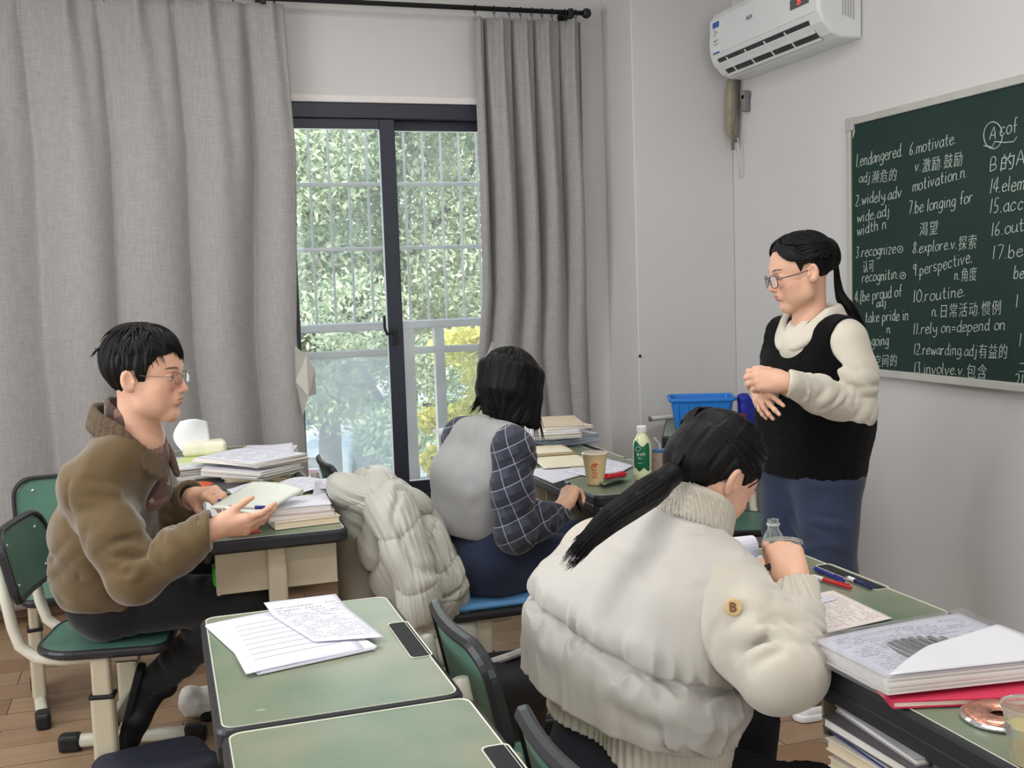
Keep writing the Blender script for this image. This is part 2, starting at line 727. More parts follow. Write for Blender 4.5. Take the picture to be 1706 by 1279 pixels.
# ------------------------------------------------------------------ sliding window
def glass_thin(name, tint=(0.97, 0.99, 0.98), haze=0.0, hcol=(0.8, 0.86, 0.9)):
    m = bpy.data.materials.new(name)
    m.use_nodes = True
    n, l = m.node_tree.nodes, m.node_tree.links
    n.clear()
    o = n.new('ShaderNodeOutputMaterial')
    t = n.new('ShaderNodeBsdfTransparent')
    t.inputs[0].default_value = (*tint, 1)
    g = n.new('ShaderNodeBsdfGlossy')
    g.inputs['Roughness'].default_value = 0.03
    mx = n.new('ShaderNodeMixShader')
    fr = n.new('ShaderNodeFresnel')
    fr.inputs[0].default_value = 1.35
    l.new(fr.outputs[0], mx.inputs[0])
    l.new(t.outputs[0], mx.inputs[1])
    l.new(g.outputs[0], mx.inputs[2])
    last = mx
    if haze:
        tr = n.new('ShaderNodeBsdfTranslucent')
        tr.inputs[0].default_value = (*hcol, 1)
        df = n.new('ShaderNodeBsdfDiffuse')
        df.inputs[0].default_value = (*hcol, 1)
        m2 = n.new('ShaderNodeMixShader')
        m2.inputs[0].default_value = 0.5
        l.new(tr.outputs[0], m2.inputs[1])
        l.new(df.outputs[0], m2.inputs[2])
        m3 = n.new('ShaderNodeMixShader')
        nz = n.new('ShaderNodeTexNoise')
        nz.inputs['Scale'].default_value = 3.0
        nz.inputs['Detail'].default_value = 5
        tc = n.new('ShaderNodeTexCoord')
        l.new(tc.outputs['Object'], nz.inputs['Vector'])
        mr = n.new('ShaderNodeMapRange')
        mr.inputs['To Min'].default_value = max(0.0, haze - 0.12)
        mr.inputs['To Max'].default_value = haze + min(haze, 0.12)
        l.new(nz.outputs['Fac'], mr.inputs['Value'])
        l.new(mr.outputs[0], m3.inputs[0])
        l.new(mx.outputs[0], m3.inputs[1])
        l.new(m2.outputs[0], m3.inputs[2])
        last = m3
    l.new(last.outputs[0], o.inputs[0])
    return m


M_PANE = glass_thin('window_glass', haze=0.04, hcol=(.92, .95, .95))
M_HAZE = glass_thin('dusty_balcony_glass', haze=0.30)
win = thing('window_1', None, None, (WIN[0], WY, WIN[2]))
win['kind'] = 'structure'
def wrel(bm):
    bmesh.ops.translate(bm, verts=bm.verts, vec=(-WIN[0], -WY, -WIN[2]))
    return bm
x0, x1, z0, z1 = WIN
bm = bmesh.new()
bx(bm, (x0, WY + .0, z1 - .075), (x1, WY + .13, z1), .003, 1)
bx(bm, (x0, WY + .0, z0), (x1, WY + .13, z0 + .045), .003, 1)
bx(bm, (x0, WY + .0, z0 + .045), (x0 + .04, WY + .13, z1 - .075), .003, 1)
bx(bm, (x1 - .04, WY + .0, z0 + .045), (x1, WY + .13, z1 - .075), .003, 1)
obj('window_frame', wrel(bm), M_DARK, win)
def sash(xa, xb, ya, st_l, st_r, glass=True):
    za, zb = z0 + .045, z1 - .075
    bm = bmesh.new()
    bx(bm, (xa, ya, za), (xa + st_l, ya + .045, zb), .003, 1)
    bx(bm, (xb - st_r, ya, za), (xb, ya + .045, zb), .003, 1)
    bx(bm, (xa + st_l, ya, zb - .05), (xb - st_r, ya + .045, zb), .003, 1)
    bx(bm, (xa + st_l, ya, za), (xb - st_r, ya + .045, za + .06), .003, 1)
    s = obj('sash', wrel(bm), M_DARK, win)
    bm = bmesh.new()
    bx(bm, (xa + st_l, ya + .018, za + .06), (xb - st_r, ya + .024, zb - .05))
    obj('pane', wrel(bm), M_PANE, s)
    return s
sl_ = sash(x0 + .04, 1.195, WY + .015, .035, .078)
sash(1.135, x1 - .04, WY + .07, .06, .05)
bm = bmesh.new()
bx(bm, (1.128, WY - .004, 1.19), (1.158, WY + .016, 1.27), .004, 2)
tube(bm, [(1.135, WY - .004, 1.25), (1.10, WY - .03, 1.245), (1.088, WY - .034, 1.28), (1.088, WY - .034, 1.34)], .008, 8)
obj('window_handle', wrel(bm), M_BLACK, sl_)

# ------------------------------------------------------------------ balcony outside the window
BYY = 6.30
bm = bmesh.new(); bx(bm, (-1.2, WY + .2, 0.12), (3.4, BYY + .15, 0.27)); o = struct('floor_balcony', bm, MATS['ledge_tile'])
rail = thing('balcony_railing', 'pale metal balcony railing with glass panel outside the window', 'railing', (1.3, BYY, .27))
def rrel(bm):
    bmesh.ops.translate(bm, verts=bm.verts, vec=(-1.3, -BYY, -.27))
    return bm
bm = bmesh.new(); bx(bm, (-1.0, BYY - .03, 1.235), (3.2, BYY + .03, 1.285), .006, 1); obj('top_rail', rrel(bm), M_STEEL, rail)
bm = bmesh.new(); bx(bm, (-1.0, BYY - .02, 1.085), (3.2, BYY + .02, 1.125), .005, 1); obj('middle_rail', rrel(bm), M_STEEL, rail)
bm = bmesh.new(); bx(bm, (-1.0, BYY - .02, .29), (3.2, BYY + .02, .34), .005, 1); obj('bottom_rail', rrel(bm), M_STEEL, rail)
for xx in (0.45, 1.36, 1.56, 2.45):
    bm = bmesh.new(); bx(bm, (xx, BYY - .028, .27), (xx + (.075 if xx < 1.5 else .06), BYY + .028, 1.24), .004, 1); obj('post', rrel(bm), M_STEEL, rail)
for xa, xb in ((.525, 1.36), (1.62, 2.45)):
    bm = bmesh.new(); bx(bm, (xa, BYY - .004, .34), (xb, BYY + .004, 1.085))
    obj('glass_panel', rrel(bm), M_HAZE if xa < 1 else M_PANE, rail)
bars = thing('security_bars', 'pale vertical security bars above the balcony railing', 'window bars', (1.3, BYY, 1.285))
def brel(bm):
    bmesh.ops.translate(bm, verts=bm.verts, vec=(-1.3, -BYY, -1.285))
    return bm
for zz in (1.70, 2.07, 2.62):
    bm = bmesh.new(); bx(bm, (-1.0, BYY - .012, zz), (3.2, BYY + .012, zz + .022), .003, 1); obj('cross_bar', brel(bm), M_STEEL, bars)
for i in range(22):
    xx = .10 + .1105 * i
    bm = bmesh.new(); tube(bm, [(xx, BYY, 1.28), (xx, BYY, 2.65)], .0075, 6); obj('bar', brel(bm), M_STEEL, bars)

# ------------------------------------------------------------------ outside: yard, trees, parked cars
GZ = -1.5
bm = bmesh.new(); bx(bm, (-30, WY + .5, GZ - .2), (40, 60, GZ)); o = struct('ground_yard', bm, mat('pale_paving', srgb(176, 174, 168), 0.8, 0.1, 0.7))
rnd = random.Random(3)
nrnd = np.random.RandomState(11)


def leaf_material(name, c1, c2):
    m = mat(name, c1, 0.55, 0.2, 1.0)
    n, l, p = nodes_of(m)
    g = n.new('ShaderNodeNewGeometry')
    cr = n.new('ShaderNodeValToRGB')
    cr.color_ramp.elements[0].color = c1
    cr.color_ramp.elements[1].color = c2
    l.new(g.outputs['Random Per Island'], cr.inputs[0])
    l.new(cr.outputs[0], p.inputs['Base Color'])
    tr = n.new('ShaderNodeBsdfTranslucent')
    l.new(cr.outputs[0], tr.inputs[0])
    mx = n.new('ShaderNodeMixShader')
    mx.inputs[0].default_value = 0.5
    l.new(p.outputs[0], mx.inputs[1])
    l.new(tr.outputs[0], mx.inputs[2])
    l.new(mx.outputs[0], n['Material Output'].inputs[0])
    return m


LEAF_A = leaf_material('grey_green_leaf', srgb(118, 140, 108), srgb(200, 210, 182))
LEAF_B = leaf_material('yellow_green_leaf', srgb(136, 156, 100), srgb(216, 218, 162))
LEAF_C = leaf_material('yellow_leaf', srgb(190, 190, 90), srgb(238, 228, 140))
M_BARK = mat('bark', srgb(104, 98, 90), 0.9, 0.2, 8, 0.4, 20)


def leaves(centres, radii, n_each, size, tri=False):
    """pointed leaves scattered through a few rounded clumps"""
    V, F = [], []
    o = 0
    for c, r in zip(centres, radii):
        d = nrnd.normal(size=(n_each, 3))
        d /= np.linalg.norm(d, axis=1)[:, None]
        q = np.asarray(c) + d * np.asarray(r) * (0.55 + 0.5 * nrnd.rand(n_each, 1))
        a = nrnd.normal(size=(n_each, 3)); a /= np.linalg.norm(a, axis=1)[:, None]
        b = nrnd.normal(size=(n_each, 3)); b = np.cross(a, b); b /= np.linalg.norm(b, axis=1)[:, None]
        s = size * (0.6 + 0.8 * nrnd.rand(n_each, 1))
        quad = np.stack([q - a * s, q + b * s * .42, q + a * s, q - b * s * .42], 1)
        V.append(quad.reshape(-1, 3))
        F.append(np.arange(n_each * 4).reshape(-1, 4) + o)
        o += n_each * 4
    return np.concatenate(V), np.concatenate(F)


def tree(name, label, loc, height, spread, n_cl, n_leaf, leaf, lm, cat='tree', group=None, trunk_r=.12, low=0.25, branches=4):
    t = thing(name, label, cat, loc, 0, group)
    bm = bmesh.new()
    tube(bm, [(0, 0, -.05), (.05, .02, height * .3), (-.04, .05, height * .6), (.02, 0, height * .85)], trunk_r, 9, r2=trunk_r * .35)
    for k in range(branches):
        a = rnd.uniform(0, 6.28)
        zb = height * rnd.uniform(.2, .55)
        tube(bm, [(0, 0, zb), (math.cos(a) * spread * .4, math.sin(a) * spread * .4, zb + height * .12), (math.cos(a) * spread * .8, math.sin(a) * spread * .8, zb + height * .3)], trunk_r * .45, 6, r2=trunk_r * .1)
    obj('trunk', bm, M_BARK, t, smooth=True)
    cs, rs = [], []
    for k in range(n_cl):
        a = rnd.uniform(0, 6.28)
        q = math.sqrt(rnd.random()) * spread
        zz = height * rnd.uniform(low, .97)
        f = 1 - .5 * abs(zz / height - .55)
        cs.append((math.cos(a) * q * f, math.sin(a) * q * f, zz))
        rr = spread * rnd.uniform(.22, .40)
        rs.append((rr, rr, rr * .75))
    me = arrays_mesh('foliage', [leaves(cs, rs, n_leaf, leaf)])
    me.shade_flat()
    obj('foliage', me, lm, t)
    return t


TG = 'trees of the yard outside the window'
tree('tree', 'tall pale green tree seen through the middle of the window', (2.3, 10.6, GZ), 6.4, 1.7, 40, 1900, .034, LEAF_A, group=TG)
tree('tree', 'yellowish green tree at the upper left of the window view', (1.0, 12.6, GZ), 7.4, 2.0, 36, 1700, .040, LEAF_B, group=TG)
tree('tree', 'loose thin-branched tree at the upper right of the window view', (4.3, 11.8, GZ), 7.6, 1.9, 26, 1200, .036, LEAF_B, group=TG, branches=14)
tree('tree', 'grey-green tree far behind the parked cars', (3.8, 17.5, GZ), 8.0, 3.0, 32, 900, .07, LEAF_A, group=TG)
tree('tree', 'low dark tree with a bare trunk in front of the parked cars', (1.75, 12.3, GZ), 5.0, 1.3, 20, 1300, .034, LEAF_A, group=TG, trunk_r=.16, low=.45)
tree('tree', 'wide tree behind the others on the right of the window view', (6.4, 16.0, GZ), 8.6, 3.0, 30, 850, .07, LEAF_B, group=TG)
tree('shrub', 'bright yellow shrub beside the balcony on the right', (2.45, 8.1, GZ), 2.75, .55, 26, 420, .034, LEAF_C, cat='shrub', trunk_r=.03, low=.4)
tree('shrub', 'low green shrub under the yellow shrub by the balcony', (2.05, 8.4, GZ), 1.5, .5, 14, 300, .034, LEAF_B, cat='shrub', trunk_r=.03, low=.3)

M_CARP = mat('white_car_paint', srgb(236, 238, 242), 0.25, 0.01, coat=0.6)
M_CARG = mat('dark_car_glass', srgb(40, 48, 56), 0.08, 0.02)
M_TYRE = mat('tyre_rubber', srgb(32, 32, 34), 0.8, 0.1)
M_TAIL = mat('red_car_light', srgb(170, 40, 36), 0.3, 0.05)
M_PLATE = mat('blue_number_plate', srgb(52, 84, 176), 0.4, 0.02)


def car(label, loc, rz):
    """hatchback facing local -y"""
    t = thing('car', label, 'car', loc, rz, 'parked cars outside')
    side = [(-2.1, .35), (-2.12, .75), (-1.95, .92), (-1.1, 1.02), (-.45, 1.42), (.9, 1.46), (1.65, 1.18), (2.05, 1.02), (2.1, .6), (2.05, .35)]
    bm = bmesh.new()
    n = len(side)
    rows = []
    for x, k in ((-.86, .0), (-.84, 1), (-.6, 1), (.6, 1), (.84, 1), (.86, 0)):
        rows.append([])
        for (y, z) in side:
            inset = 1.0
            xx = x
            if z > 1.1:
                xx = x * .80
            zz = z if k else z * .97
            rows[-1].append(bm.verts.new((xx, y * (1 if k else .985), zz)))
    for a, b in zip(rows, rows[1:]):
        for i in range(n):
            bm.faces.new((a[i], a[(i + 1) % n], b[(i + 1) % n], b[i]))
    bm.faces.new(rows[0]); bm.faces.new(rows[-1][::-1])
    obj('body', bm, M_CARP, t)
    bm = bmesh.new(); prism(bm, [(-1.02, 1.05), (-.48, 1.39), (.85, 1.42), (1.5, 1.18), (1.3, 1.04)], -.74, .74, Matrix(((0, 0, 1, 0), (1, 0, 0, 0), (0, 1, 0, 0), (0, 0, 0, 1))))
    obj('side_windows', bm, M_CARG, t)
    bm = bmesh.new(); bx(bm, (-.58, -1.0, 1.04), (.58, -.5, 1.06)); bmesh.ops.rotate(bm, verts=bm.verts, cent=(0, -.78, 1.05), matrix=Matrix.Rotation(math.radians(32), 3, 'X')); bmesh.ops.translate(bm, verts=bm.verts, vec=(0, 0, .19)); obj('windscreen', bm, M_CARG, t)
    for sx in (-1, 1):
        for yy in (-1.3, 1.3):
            bm = bmesh.new(); lathe(bm, [(.0, -.1), (.2, -.1), (.31, -.09), (.33, -.05), (.33, .05), (.31, .09), (.2, .1), (0, .1)], 20, M=Matrix.Rotation(PI / 2, 4, 'Y'))
            w = obj('wheel', bm, M_TYRE, t, (sx * .78, yy, .33))
        bm = bmesh.new(); bx(bm, (sx * .5 - .2, -2.13, .68), (sx * .5 + .2, -2.06, .82), .03, 2); obj('headlight', bm, M_CHROME, t)
    bm = bmesh.new(); bx(bm, (-.24, -2.16, .44), (.24, -2.11, .58)); obj('number_plate', bm, M_PLATE, t)
    bm = bmesh.new(); bx(bm, (-.5, -2.135, .60), (.5, -2.09, .66)); obj('grille', bm, M_TAIL, t)
    return t


car('white car behind the dusty glass panel, left of the tree trunk', (1.95, 16.3, GZ), math.radians(-14))
car('white car right of the tree trunk, behind the railing posts', (3.75, 15.2, GZ), math.radians(20))

# ------------------------------------------------------------------ curtain rod and curtains
ROD_Y, ROD_Z = 5.33, 2.855
rod = thing('curtain_rod', 'black curtain rod with ball end above the window', 'curtain rod', (0.5, ROD_Y, ROD_Z))
bm = bmesh.new(); tube(bm, [(-2.3, 0, 0), (1.68, 0, 0)], .0125, 12); obj('pole', bm, M_BLACK, rod, smooth=True)
bm = bmesh.new(); bmesh.ops.create_uvsphere(bm, u_segments=18, v_segments=12, radius=.026); obj('finial', bm, M_BLACK, rod, (1.70, 0, 0), smooth=True)
for xx in (-1.3, .06, 1.61):
    bm = bmesh.new(); tube(bm, [(0, 0, 0), (0, .115, 0)], .010, 8); lathe(bm, [(0, -.004), (.028, -.004), (.028, .006), (0, .006)], 16, (0, .113, 0), Matrix.Rotation(PI / 2, 4, 'X')); bx(bm, (-.014, -.018, -.03), (.014, .018, .018), .004, 1)
    obj('bracket', bm, M_BLACK, rod, (xx, 0, 0))
ringm = None
def ring(x, dz=0):
    global ringm
    if ringm is None:
        bm = bmesh.new()
        pts = [(0, math.sin(2 * PI * k / 14) * .02, math.cos(2 * PI * k / 14) * .02 - .005) for k in range(15)]
        tube(bm, pts, .0022, 6)
        tube(bm, [(0, 0, -.025), (.003, 0, -.05)], .0018, 5)
        o = obj('curtain_ring', bm, M_BLACK, rod, (x - .5, 0, 0))
        ringm = o.data
    else:
        o = bpy.data.objects.new('curtain_ring', ringm)
        C.objects.link(o)
        o.parent = rod
        o.location = (x - .5, 0, 0)
for xx in (1.60, 1.70, 1.78, 1.84, 1.90, 1.955, 2.01, 2.08, 2.14):
    ring(xx)
for k in range(14):
    ring(.615 - .19 * k)


def curtain(name, label, edge_l, edge_r, ztop, zbot, pleats, amp, seed, ymid, flat=0.0):
    """edge_l / edge_r: functions of t (0 at the top, 1 at the hem) giving x; pleats: (u, depth, width, straightness)"""
    t = thing(name, label, 'curtain', ((edge_l(1) + edge_r(1)) / 2, ymid, zbot))
    loc = np.array(t.location)
    nu, nv = 300, 60
    rs = np.random.RandomState(seed)
    ph = rs.rand(6) * 6.28
    u = np.linspace(0, 1, nu + 1)[:, None]
    v = np.linspace(0, 1, nv + 1)[None, :]
    xl = np.array([edge_l(a) for a in v[0]])[None, :]
    xr = np.array([edge_r(a) for a in v[0]])[None, :]
    X = xl + (xr - xl) * u
    Y = np.zeros_like(X)
    for (uc, dep, wd, lean) in pleats:
        c = uc + lean * v
        w_ = wd * (0.35 + 1.0 * np.minimum(1, v * 2.2))
        g = np.exp(-((u - c) / w_) ** 2)
        Y += dep * g * (0.55 + .45 * np.minimum(1, v * 3))
        X += (xr - xl) * -0.35 * (u - c) * g * np.sign(dep)
        # pinched heading
        Y += -.02 * np.exp(-((u - uc) / (wd * .16)) ** 2) * np.exp(-(v / .05) ** 2)
    for k in range(3):
        Y += amp * (.5 / (k + 1)) * np.sin(u * (9 + 7 * k) + ph[k] + 1.6 * v + np.sin(v * 3 + ph[k])) * np.minimum(1, .25 + v * 1.5)
    sm = np.clip((v - .30) / .42, 0, 1); sm = sm * sm * (3 - 2 * sm)
    Y = Y * (1 - flat * sm) + .062 * flat * 1.6 * sm
    Z = ztop + (zbot - ztop) * v + 0 * u
    P = np.stack([X, ymid + Y, Z], -1)
    W = P.reshape(-1, 3)
    idx = np.arange((nu + 1) * (nv + 1)).reshape(nu + 1, nv + 1)
    F = np.stack([idx[:-1, :-1], idx[1:, :-1], idx[1:, 1:], idx[:-1, 1:]], -1).reshape(-1, 4)
    me = arrays_mesh('fabric', [(W, F)], loc)
    o = obj('fabric', me, M_LINEN, t)
    sd = o.modifiers.new('thickness', 'SOLIDIFY')
    sd.thickness = .003
    return t


def lerp(*ks):
    """piecewise linear in t"""
    def f(t):
        for (a, x), (b, y) in zip(ks, ks[1:]):
            if t <= b:
                return x + (y - x) * (t - a) / (b - a)
        return ks[-1][1]
    return f


cl = curtain('curtain', 'wide grey linen curtain hanging left of the window', lerp((0, -1.75), (1, -1.78)), lerp((0, .655), (.25, .675), (.57, .625), (.7, .64), (1, .66)), 2.83, .075,
        [(.06, .05, .03, 0), (.13, -.04, .03, .0), (.22, .05, .03, .01), (.30, -.05, .03, 0), (.38, .05, .03, .015), (.44, -.04, .03, 0), (.52, .05, .025, .02),
         (.60, -.05, .028, .01), (.655, .05, .016, .015), (.725, -.04, .03, .02), (.79, .055, .018, .025), (.855, -.04, .022, 0), (.925, .09, .020, .0), (.975, -.03, .018, 0)], .030, 5, 5.33)
cr_ = curtain('curtain', 'gathered grey linen curtain hanging right of the window', lerp((0, 1.585), (.5, 1.60), (.62, 1.565), (.75, 1.63), (1, 1.64)), lerp((0, 2.165), (.4, 2.17), (1, 2.20)), 2.81, .05,
        [(.05, -.02, .03, .0), (.11, .11, .035, .01), (.24, -.06, .05, .0), (.36, .08, .04, .02), (.46, -.05, .04, .04), (.56, .07, .035, .03), (.66, -.06, .05, .06), (.80, .05, .03, .04), (.90, -.06, .05, .0), (.985, .06, .02, 0)], .02, 9, 5.325, .62)
# pale lining flaps where the inner edges are folded over
M_LINING = mat('pale_curtain_lining', srgb(196, 192, 184), 0.9, 0.03, 6)
def flap(parent, pts, y):
    bm = bmesh.new()
    loc = parent.location
    vs = [bm.verts.new((p[0] - loc.x, y + p[1] - loc.y, p[2] - loc.z)) for p in pts]
    f = bm.faces.new(vs)
    bmesh.ops.solidify(bm, geom=[f], thickness=.006)
    obj('folded_edge', bm, M_LINING, parent)
flap(cl, [(.615, 0, 1.22), (.665, -.02, 1.17), (.705, 0, 1.10), (.705, 0, .98), (.665, -.02, .975), (.635, -.01, .88), (.61, 0, 1.05)], 5.24)
flap(cr_, [(1.555, 0, 1.10), (1.595, -.02, 1.20), (1.625, 0, 1.14), (1.625, 0, 1.02), (1.60, -.01, .95), (1.565, -.01, .97)], 5.235)

# ------------------------------------------------------------------ air conditioner
AY0, AY1, AZ0, AZ1 = 3.985, 4.925, 2.46, 2.775
ac = thing('air_conditioner', 'white wall-mounted air conditioner above the chalkboard corner', 'air conditioner', (WX, (AY0 + AY1) / 2, AZ0))
prof = [(0, 0), (-.06, -.002), (-.105, .0), (-.15, .018), (-.195, .062), (-.212, .10), (-.218, .16), (-.212, .27), (-.19, .305), (-.12, .318), (0, .318)]
M3 = Matrix(((1, 0, 0, 0), (0, 0, 1, 0), (0, 1, 0, 0), (0, 0, 0, 1)))
L2 = (AY1 - AY0) / 2
bm = bmesh.new(); prism(bm, prof, -L2, L2, M3)
es = [e for e in bm.edges if abs(abs(e.verts[0].co.y) - L2) < 1e-5 and abs(e.verts[0].co.y - e.verts[1].co.y) < 1e-5]
bmesh.ops.bevel(bm, geom=es, offset=.014, segments=3, profile=.5, affect='EDGES')
M_ACW = mat('air_conditioner_white', srgb(222, 224, 224), 0.35, 0.01)
obj('housing', bm, M_ACW, ac)
bm = bmesh.new(); prism(bm, [(-.2165, .106), (-.2225, .16), (-.2165, .272), (-.205, .272), (-.205, .106)], -L2 + .02, L2 - .02, M3)
obj('front_panel', bm, M_ACW, ac)
def tilt_slot(name, m, u0, u1, ya, yb, off, th=.004):
    """a strip lying on the slanted lower front, u along the slope from (-.15,.018) to (-.195,.062)"""
    a = Vector((-.135, 0, .011)); b = Vector((-.207, 0, .088))
    d = (b - a).normalized(); nn = Vector((-d.z, 0, d.x)) * 1
    if nn.x > 0:
        nn = -nn
    bm = bmesh.new()
    p0 = a + (b - a) * u0; p1 = a + (b - a) * u1
    vs = []
    for q in (p0 + nn * off, p1 + nn * off, p1 + nn * (off - th), p0 + nn * (off - th)):
        vs.append(q)
    v1 = [bm.verts.new((q.x, ya, q.z)) for q in vs]
    v2 = [bm.verts.new((q.x, yb, q.z)) for q in vs]
    bm.faces.new(v1); bm.faces.new(v2[::-1])
    for i in range(4):
        bm.faces.new((v1[i], v1[(i + 1) % 4], v2[(i + 1) % 4], v2[i]))
    return obj(name, bm, m, ac)
M_ACD = mat('air_outlet_dark', srgb(58, 58, 56), 0.6, 0.3, 30)
tilt_slot('air_outlet', M_ACD, .06, .96, -L2 + .09, L2 - .07, .008, .012)
tilt_slot('louver', M_ACW, .40, .56, -L2 + .085, L2 - .065, .018, .006)
tilt_slot('louver', M_ACW, .02, .12, -L2 + .085, L2 - .065, .014, .005)
for k in range(4):
    yy = -L2 + .27 + .17 * k
    tilt_slot('vane', M_ACW, .10, .92, yy, yy + .006, .013, .006)
fx = -.2235
bm = bmesh.new(); bx(bm, (fx - .001, -L2 + .06, .150), (fx + .006, -L2 + .20, .192)); ds = obj('display', bm, mat('display_grey', srgb(92, 90, 88), 0.25, 0.02), ac)
M_RED = bpy.data.materials.new('display_red'); M_RED.use_nodes = True
_p = M_RED.node_tree.nodes['Principled BSDF']; _p.inputs['Base Color'].default_value = srgb(220, 60, 50); _p.inputs['Emission Color'].default_value = srgb(255, 70, 60); _p.inputs['Emission Strength'].default_value = 1.5
def text_mesh(s, size, offset=0.0, shear=0.0, extrude=0.0):
    cu = bpy.data.curves.new('text', 'FONT')
    cu.body = s
    cu.size = size
    cu.offset = offset
    cu.shear = shear
    cu.extrude = extrude
    cu.resolution_u = 3
    o = bpy.data.objects.new('text', cu)
    C.objects.link(o)
    bpy.context.view_layer.update()
    dg = bpy.context.evaluated_depsgraph_get()
    me = bpy.data.meshes.new_from_object(o.evaluated_get(dg))
    bpy.data.objects.remove(o)
    bpy.data.curves.remove(cu)
    me.materials.clear()
    return me
# local text plane on the panel: text right = -y, text up = z, normal = -x
def on_wall(me, x, y, z, scale=(1, 1), M2=None):
    T = Matrix(((0, 0, -1, x), (-1, 0, 0, y), (0, 1, 0, z), (0, 0, 0, 1)))
    me.transform(T @ Matrix.Diagonal((scale[0], scale[1], 1, 1)))
    return me
obj('display_digits', on_wall(text_mesh('25', .030, extrude=.0004), fx - .002, -L2 + .145, .160), M_RED, ds)
obj('logo', on_wall(text_mesh('AUX', .026, extrude=.0004), -.2228, .10, .196), mat('logo_grey', srgb(96, 96, 98), 0.4, 0.02), ac)
bm = bmesh.new(); bx(bm, (-.2225, L2 - .115, .105), (-.2165, L2 - .055, .255)); st = obj('sticker', bm, M_WHITE, ac)
M_BLUEP = mat('blue_print', srgb(60, 92, 176), 0.5, 0.02)
bm = bmesh.new(); bx(bm, (-.2235, L2 - .115, .228), (-.2215, L2 - .055, .255)); bx(bm, (-.2235, L2 - .115, .105), (-.2215, L2 - .055, .112)); obj('sticker_band', bm, M_BLUEP, st)
bm = bmesh.new()
for k, zz in enumerate((.215, .203, .191, .165, .160, .148)):
    bx(bm, (-.2232, L2 - (.108 if k % 2 else .085), zz), (-.2220, L2 - .062, zz + .003))
obj('sticker_print', bm, MATS['logo_grey'], st)
bm = bmesh.new()
for k in range(5):
    bx(bm, (-.10 + .013 * k, -L2 - .002, .09 - .004 * k), (-.096 + .013 * k, -L2 + .006, .20))
obj('end_grille', bm, mat('grille_line', srgb(160, 160, 160), .5, .02), ac)
# pipes below it
pp = thing('air_conditioner_pipe', 'wrapped pipe bundle with hanging cable below the air conditioner', 'pipe', (WX - .04, 4.985, 2.1))
bm = bmesh.new(); tube(bm, [(.01, .03, .38), (.0, .03, .30), (-.005, .03, .12), (.01, .02, .06)], [.03, .032, .030, .014], 12)
obj('wrapped_pipe', bm, mat('old_pipe_wrap', srgb(150, 142, 122), 0.8, 0.2, 20, .4, 40), pp, smooth=True)
bm = bmesh.new(); tube(bm, [(-.01, -.02, .38), (-.015, -.02, .22), (-.02, -.0, .10), (-.015, .0, .02)], .008, 8)
obj('cable', bm, mat('cable_grey', srgb(120, 114, 108), .6, .1), pp, smooth=True)
bm = bmesh.new(); tube(bm, [(0, .01, .12), (.02, .02, -.06), (.02, .015, -.11), (.02, -.005, -.12), (.02, -.02, -.09), (0, -.02, .08)], .003, 6)
obj('wire_loop', bm, mat('pale_wire', srgb(200, 198, 196), .5, .02), pp, smooth=True)
bm = bmesh.new(); tube(bm, [(.03, -.075, .285), (.0, -.075, .285)], .022, 12); bx(bm, (0, -.09, .20), (.03, -.06, .285), .004, 1)
obj('wall_clip', bm, mat('clip_grey', srgb(128, 122, 124), .6, .1), pp)

# ------------------------------------------------------------------ chalkboard
BX = WX - .02
BYA, BYB, BZ0, BZ1 = 4.063, 0.10, 1.035, 2.132
cb = thing('chalkboard', 'green chalkboard covered in handwritten vocabulary on the right wall', 'chalkboard', (WX, (BYA + BYB) / 2, BZ0))
def crel(bm):
    bmesh.ops.translate(bm, verts=bm.verts, vec=-cb.location)
    return bm
M_BOARD = mat('chalkboard_green', srgb(28, 50, 45), 0.8, 0.10, 1.6)
bm = bmesh.new(); bx(bm, (BX - .002, BYB + .02, BZ0 + .015), (WX - .001, BYA - .02, BZ1 - .015)); obj('writing_surface', crel(bm), M_BOARD, cb)
M_ALU = mat('board_aluminium', srgb(190, 188, 180), 0.4, 0.05, metal=.25)
for lo, hi in (((BX - .012, BYB, BZ1 - .03), (WX, BYA, BZ1)), ((BX - .016, BYB, BZ0), (WX, BYA, BZ0 + .032)), ((BX - .012, BYA - .028, BZ0 + .032), (WX, BYA, BZ1 - .03)), ((BX - .012, BYB, BZ0 + .032), (WX, BYB + .028, BZ1 - .03))):
    bm = bmesh.new(); bx(bm, lo, hi, .004, 2); obj('frame', crel(bm), M_ALU, cb)
bm = bmesh.new(); bx(bm, (BX - .016, BYA - .05, BZ1 - .055), (WX, BYA + .004, BZ1 + .004), .008, 2); obj('corner_cap', crel(bm), mat('corner_grey', srgb(176, 174, 172), .5, .04), cb)
M_CHALK = mat('chalk', srgb(176, 186, 178), 0.95, 0.12, 40)
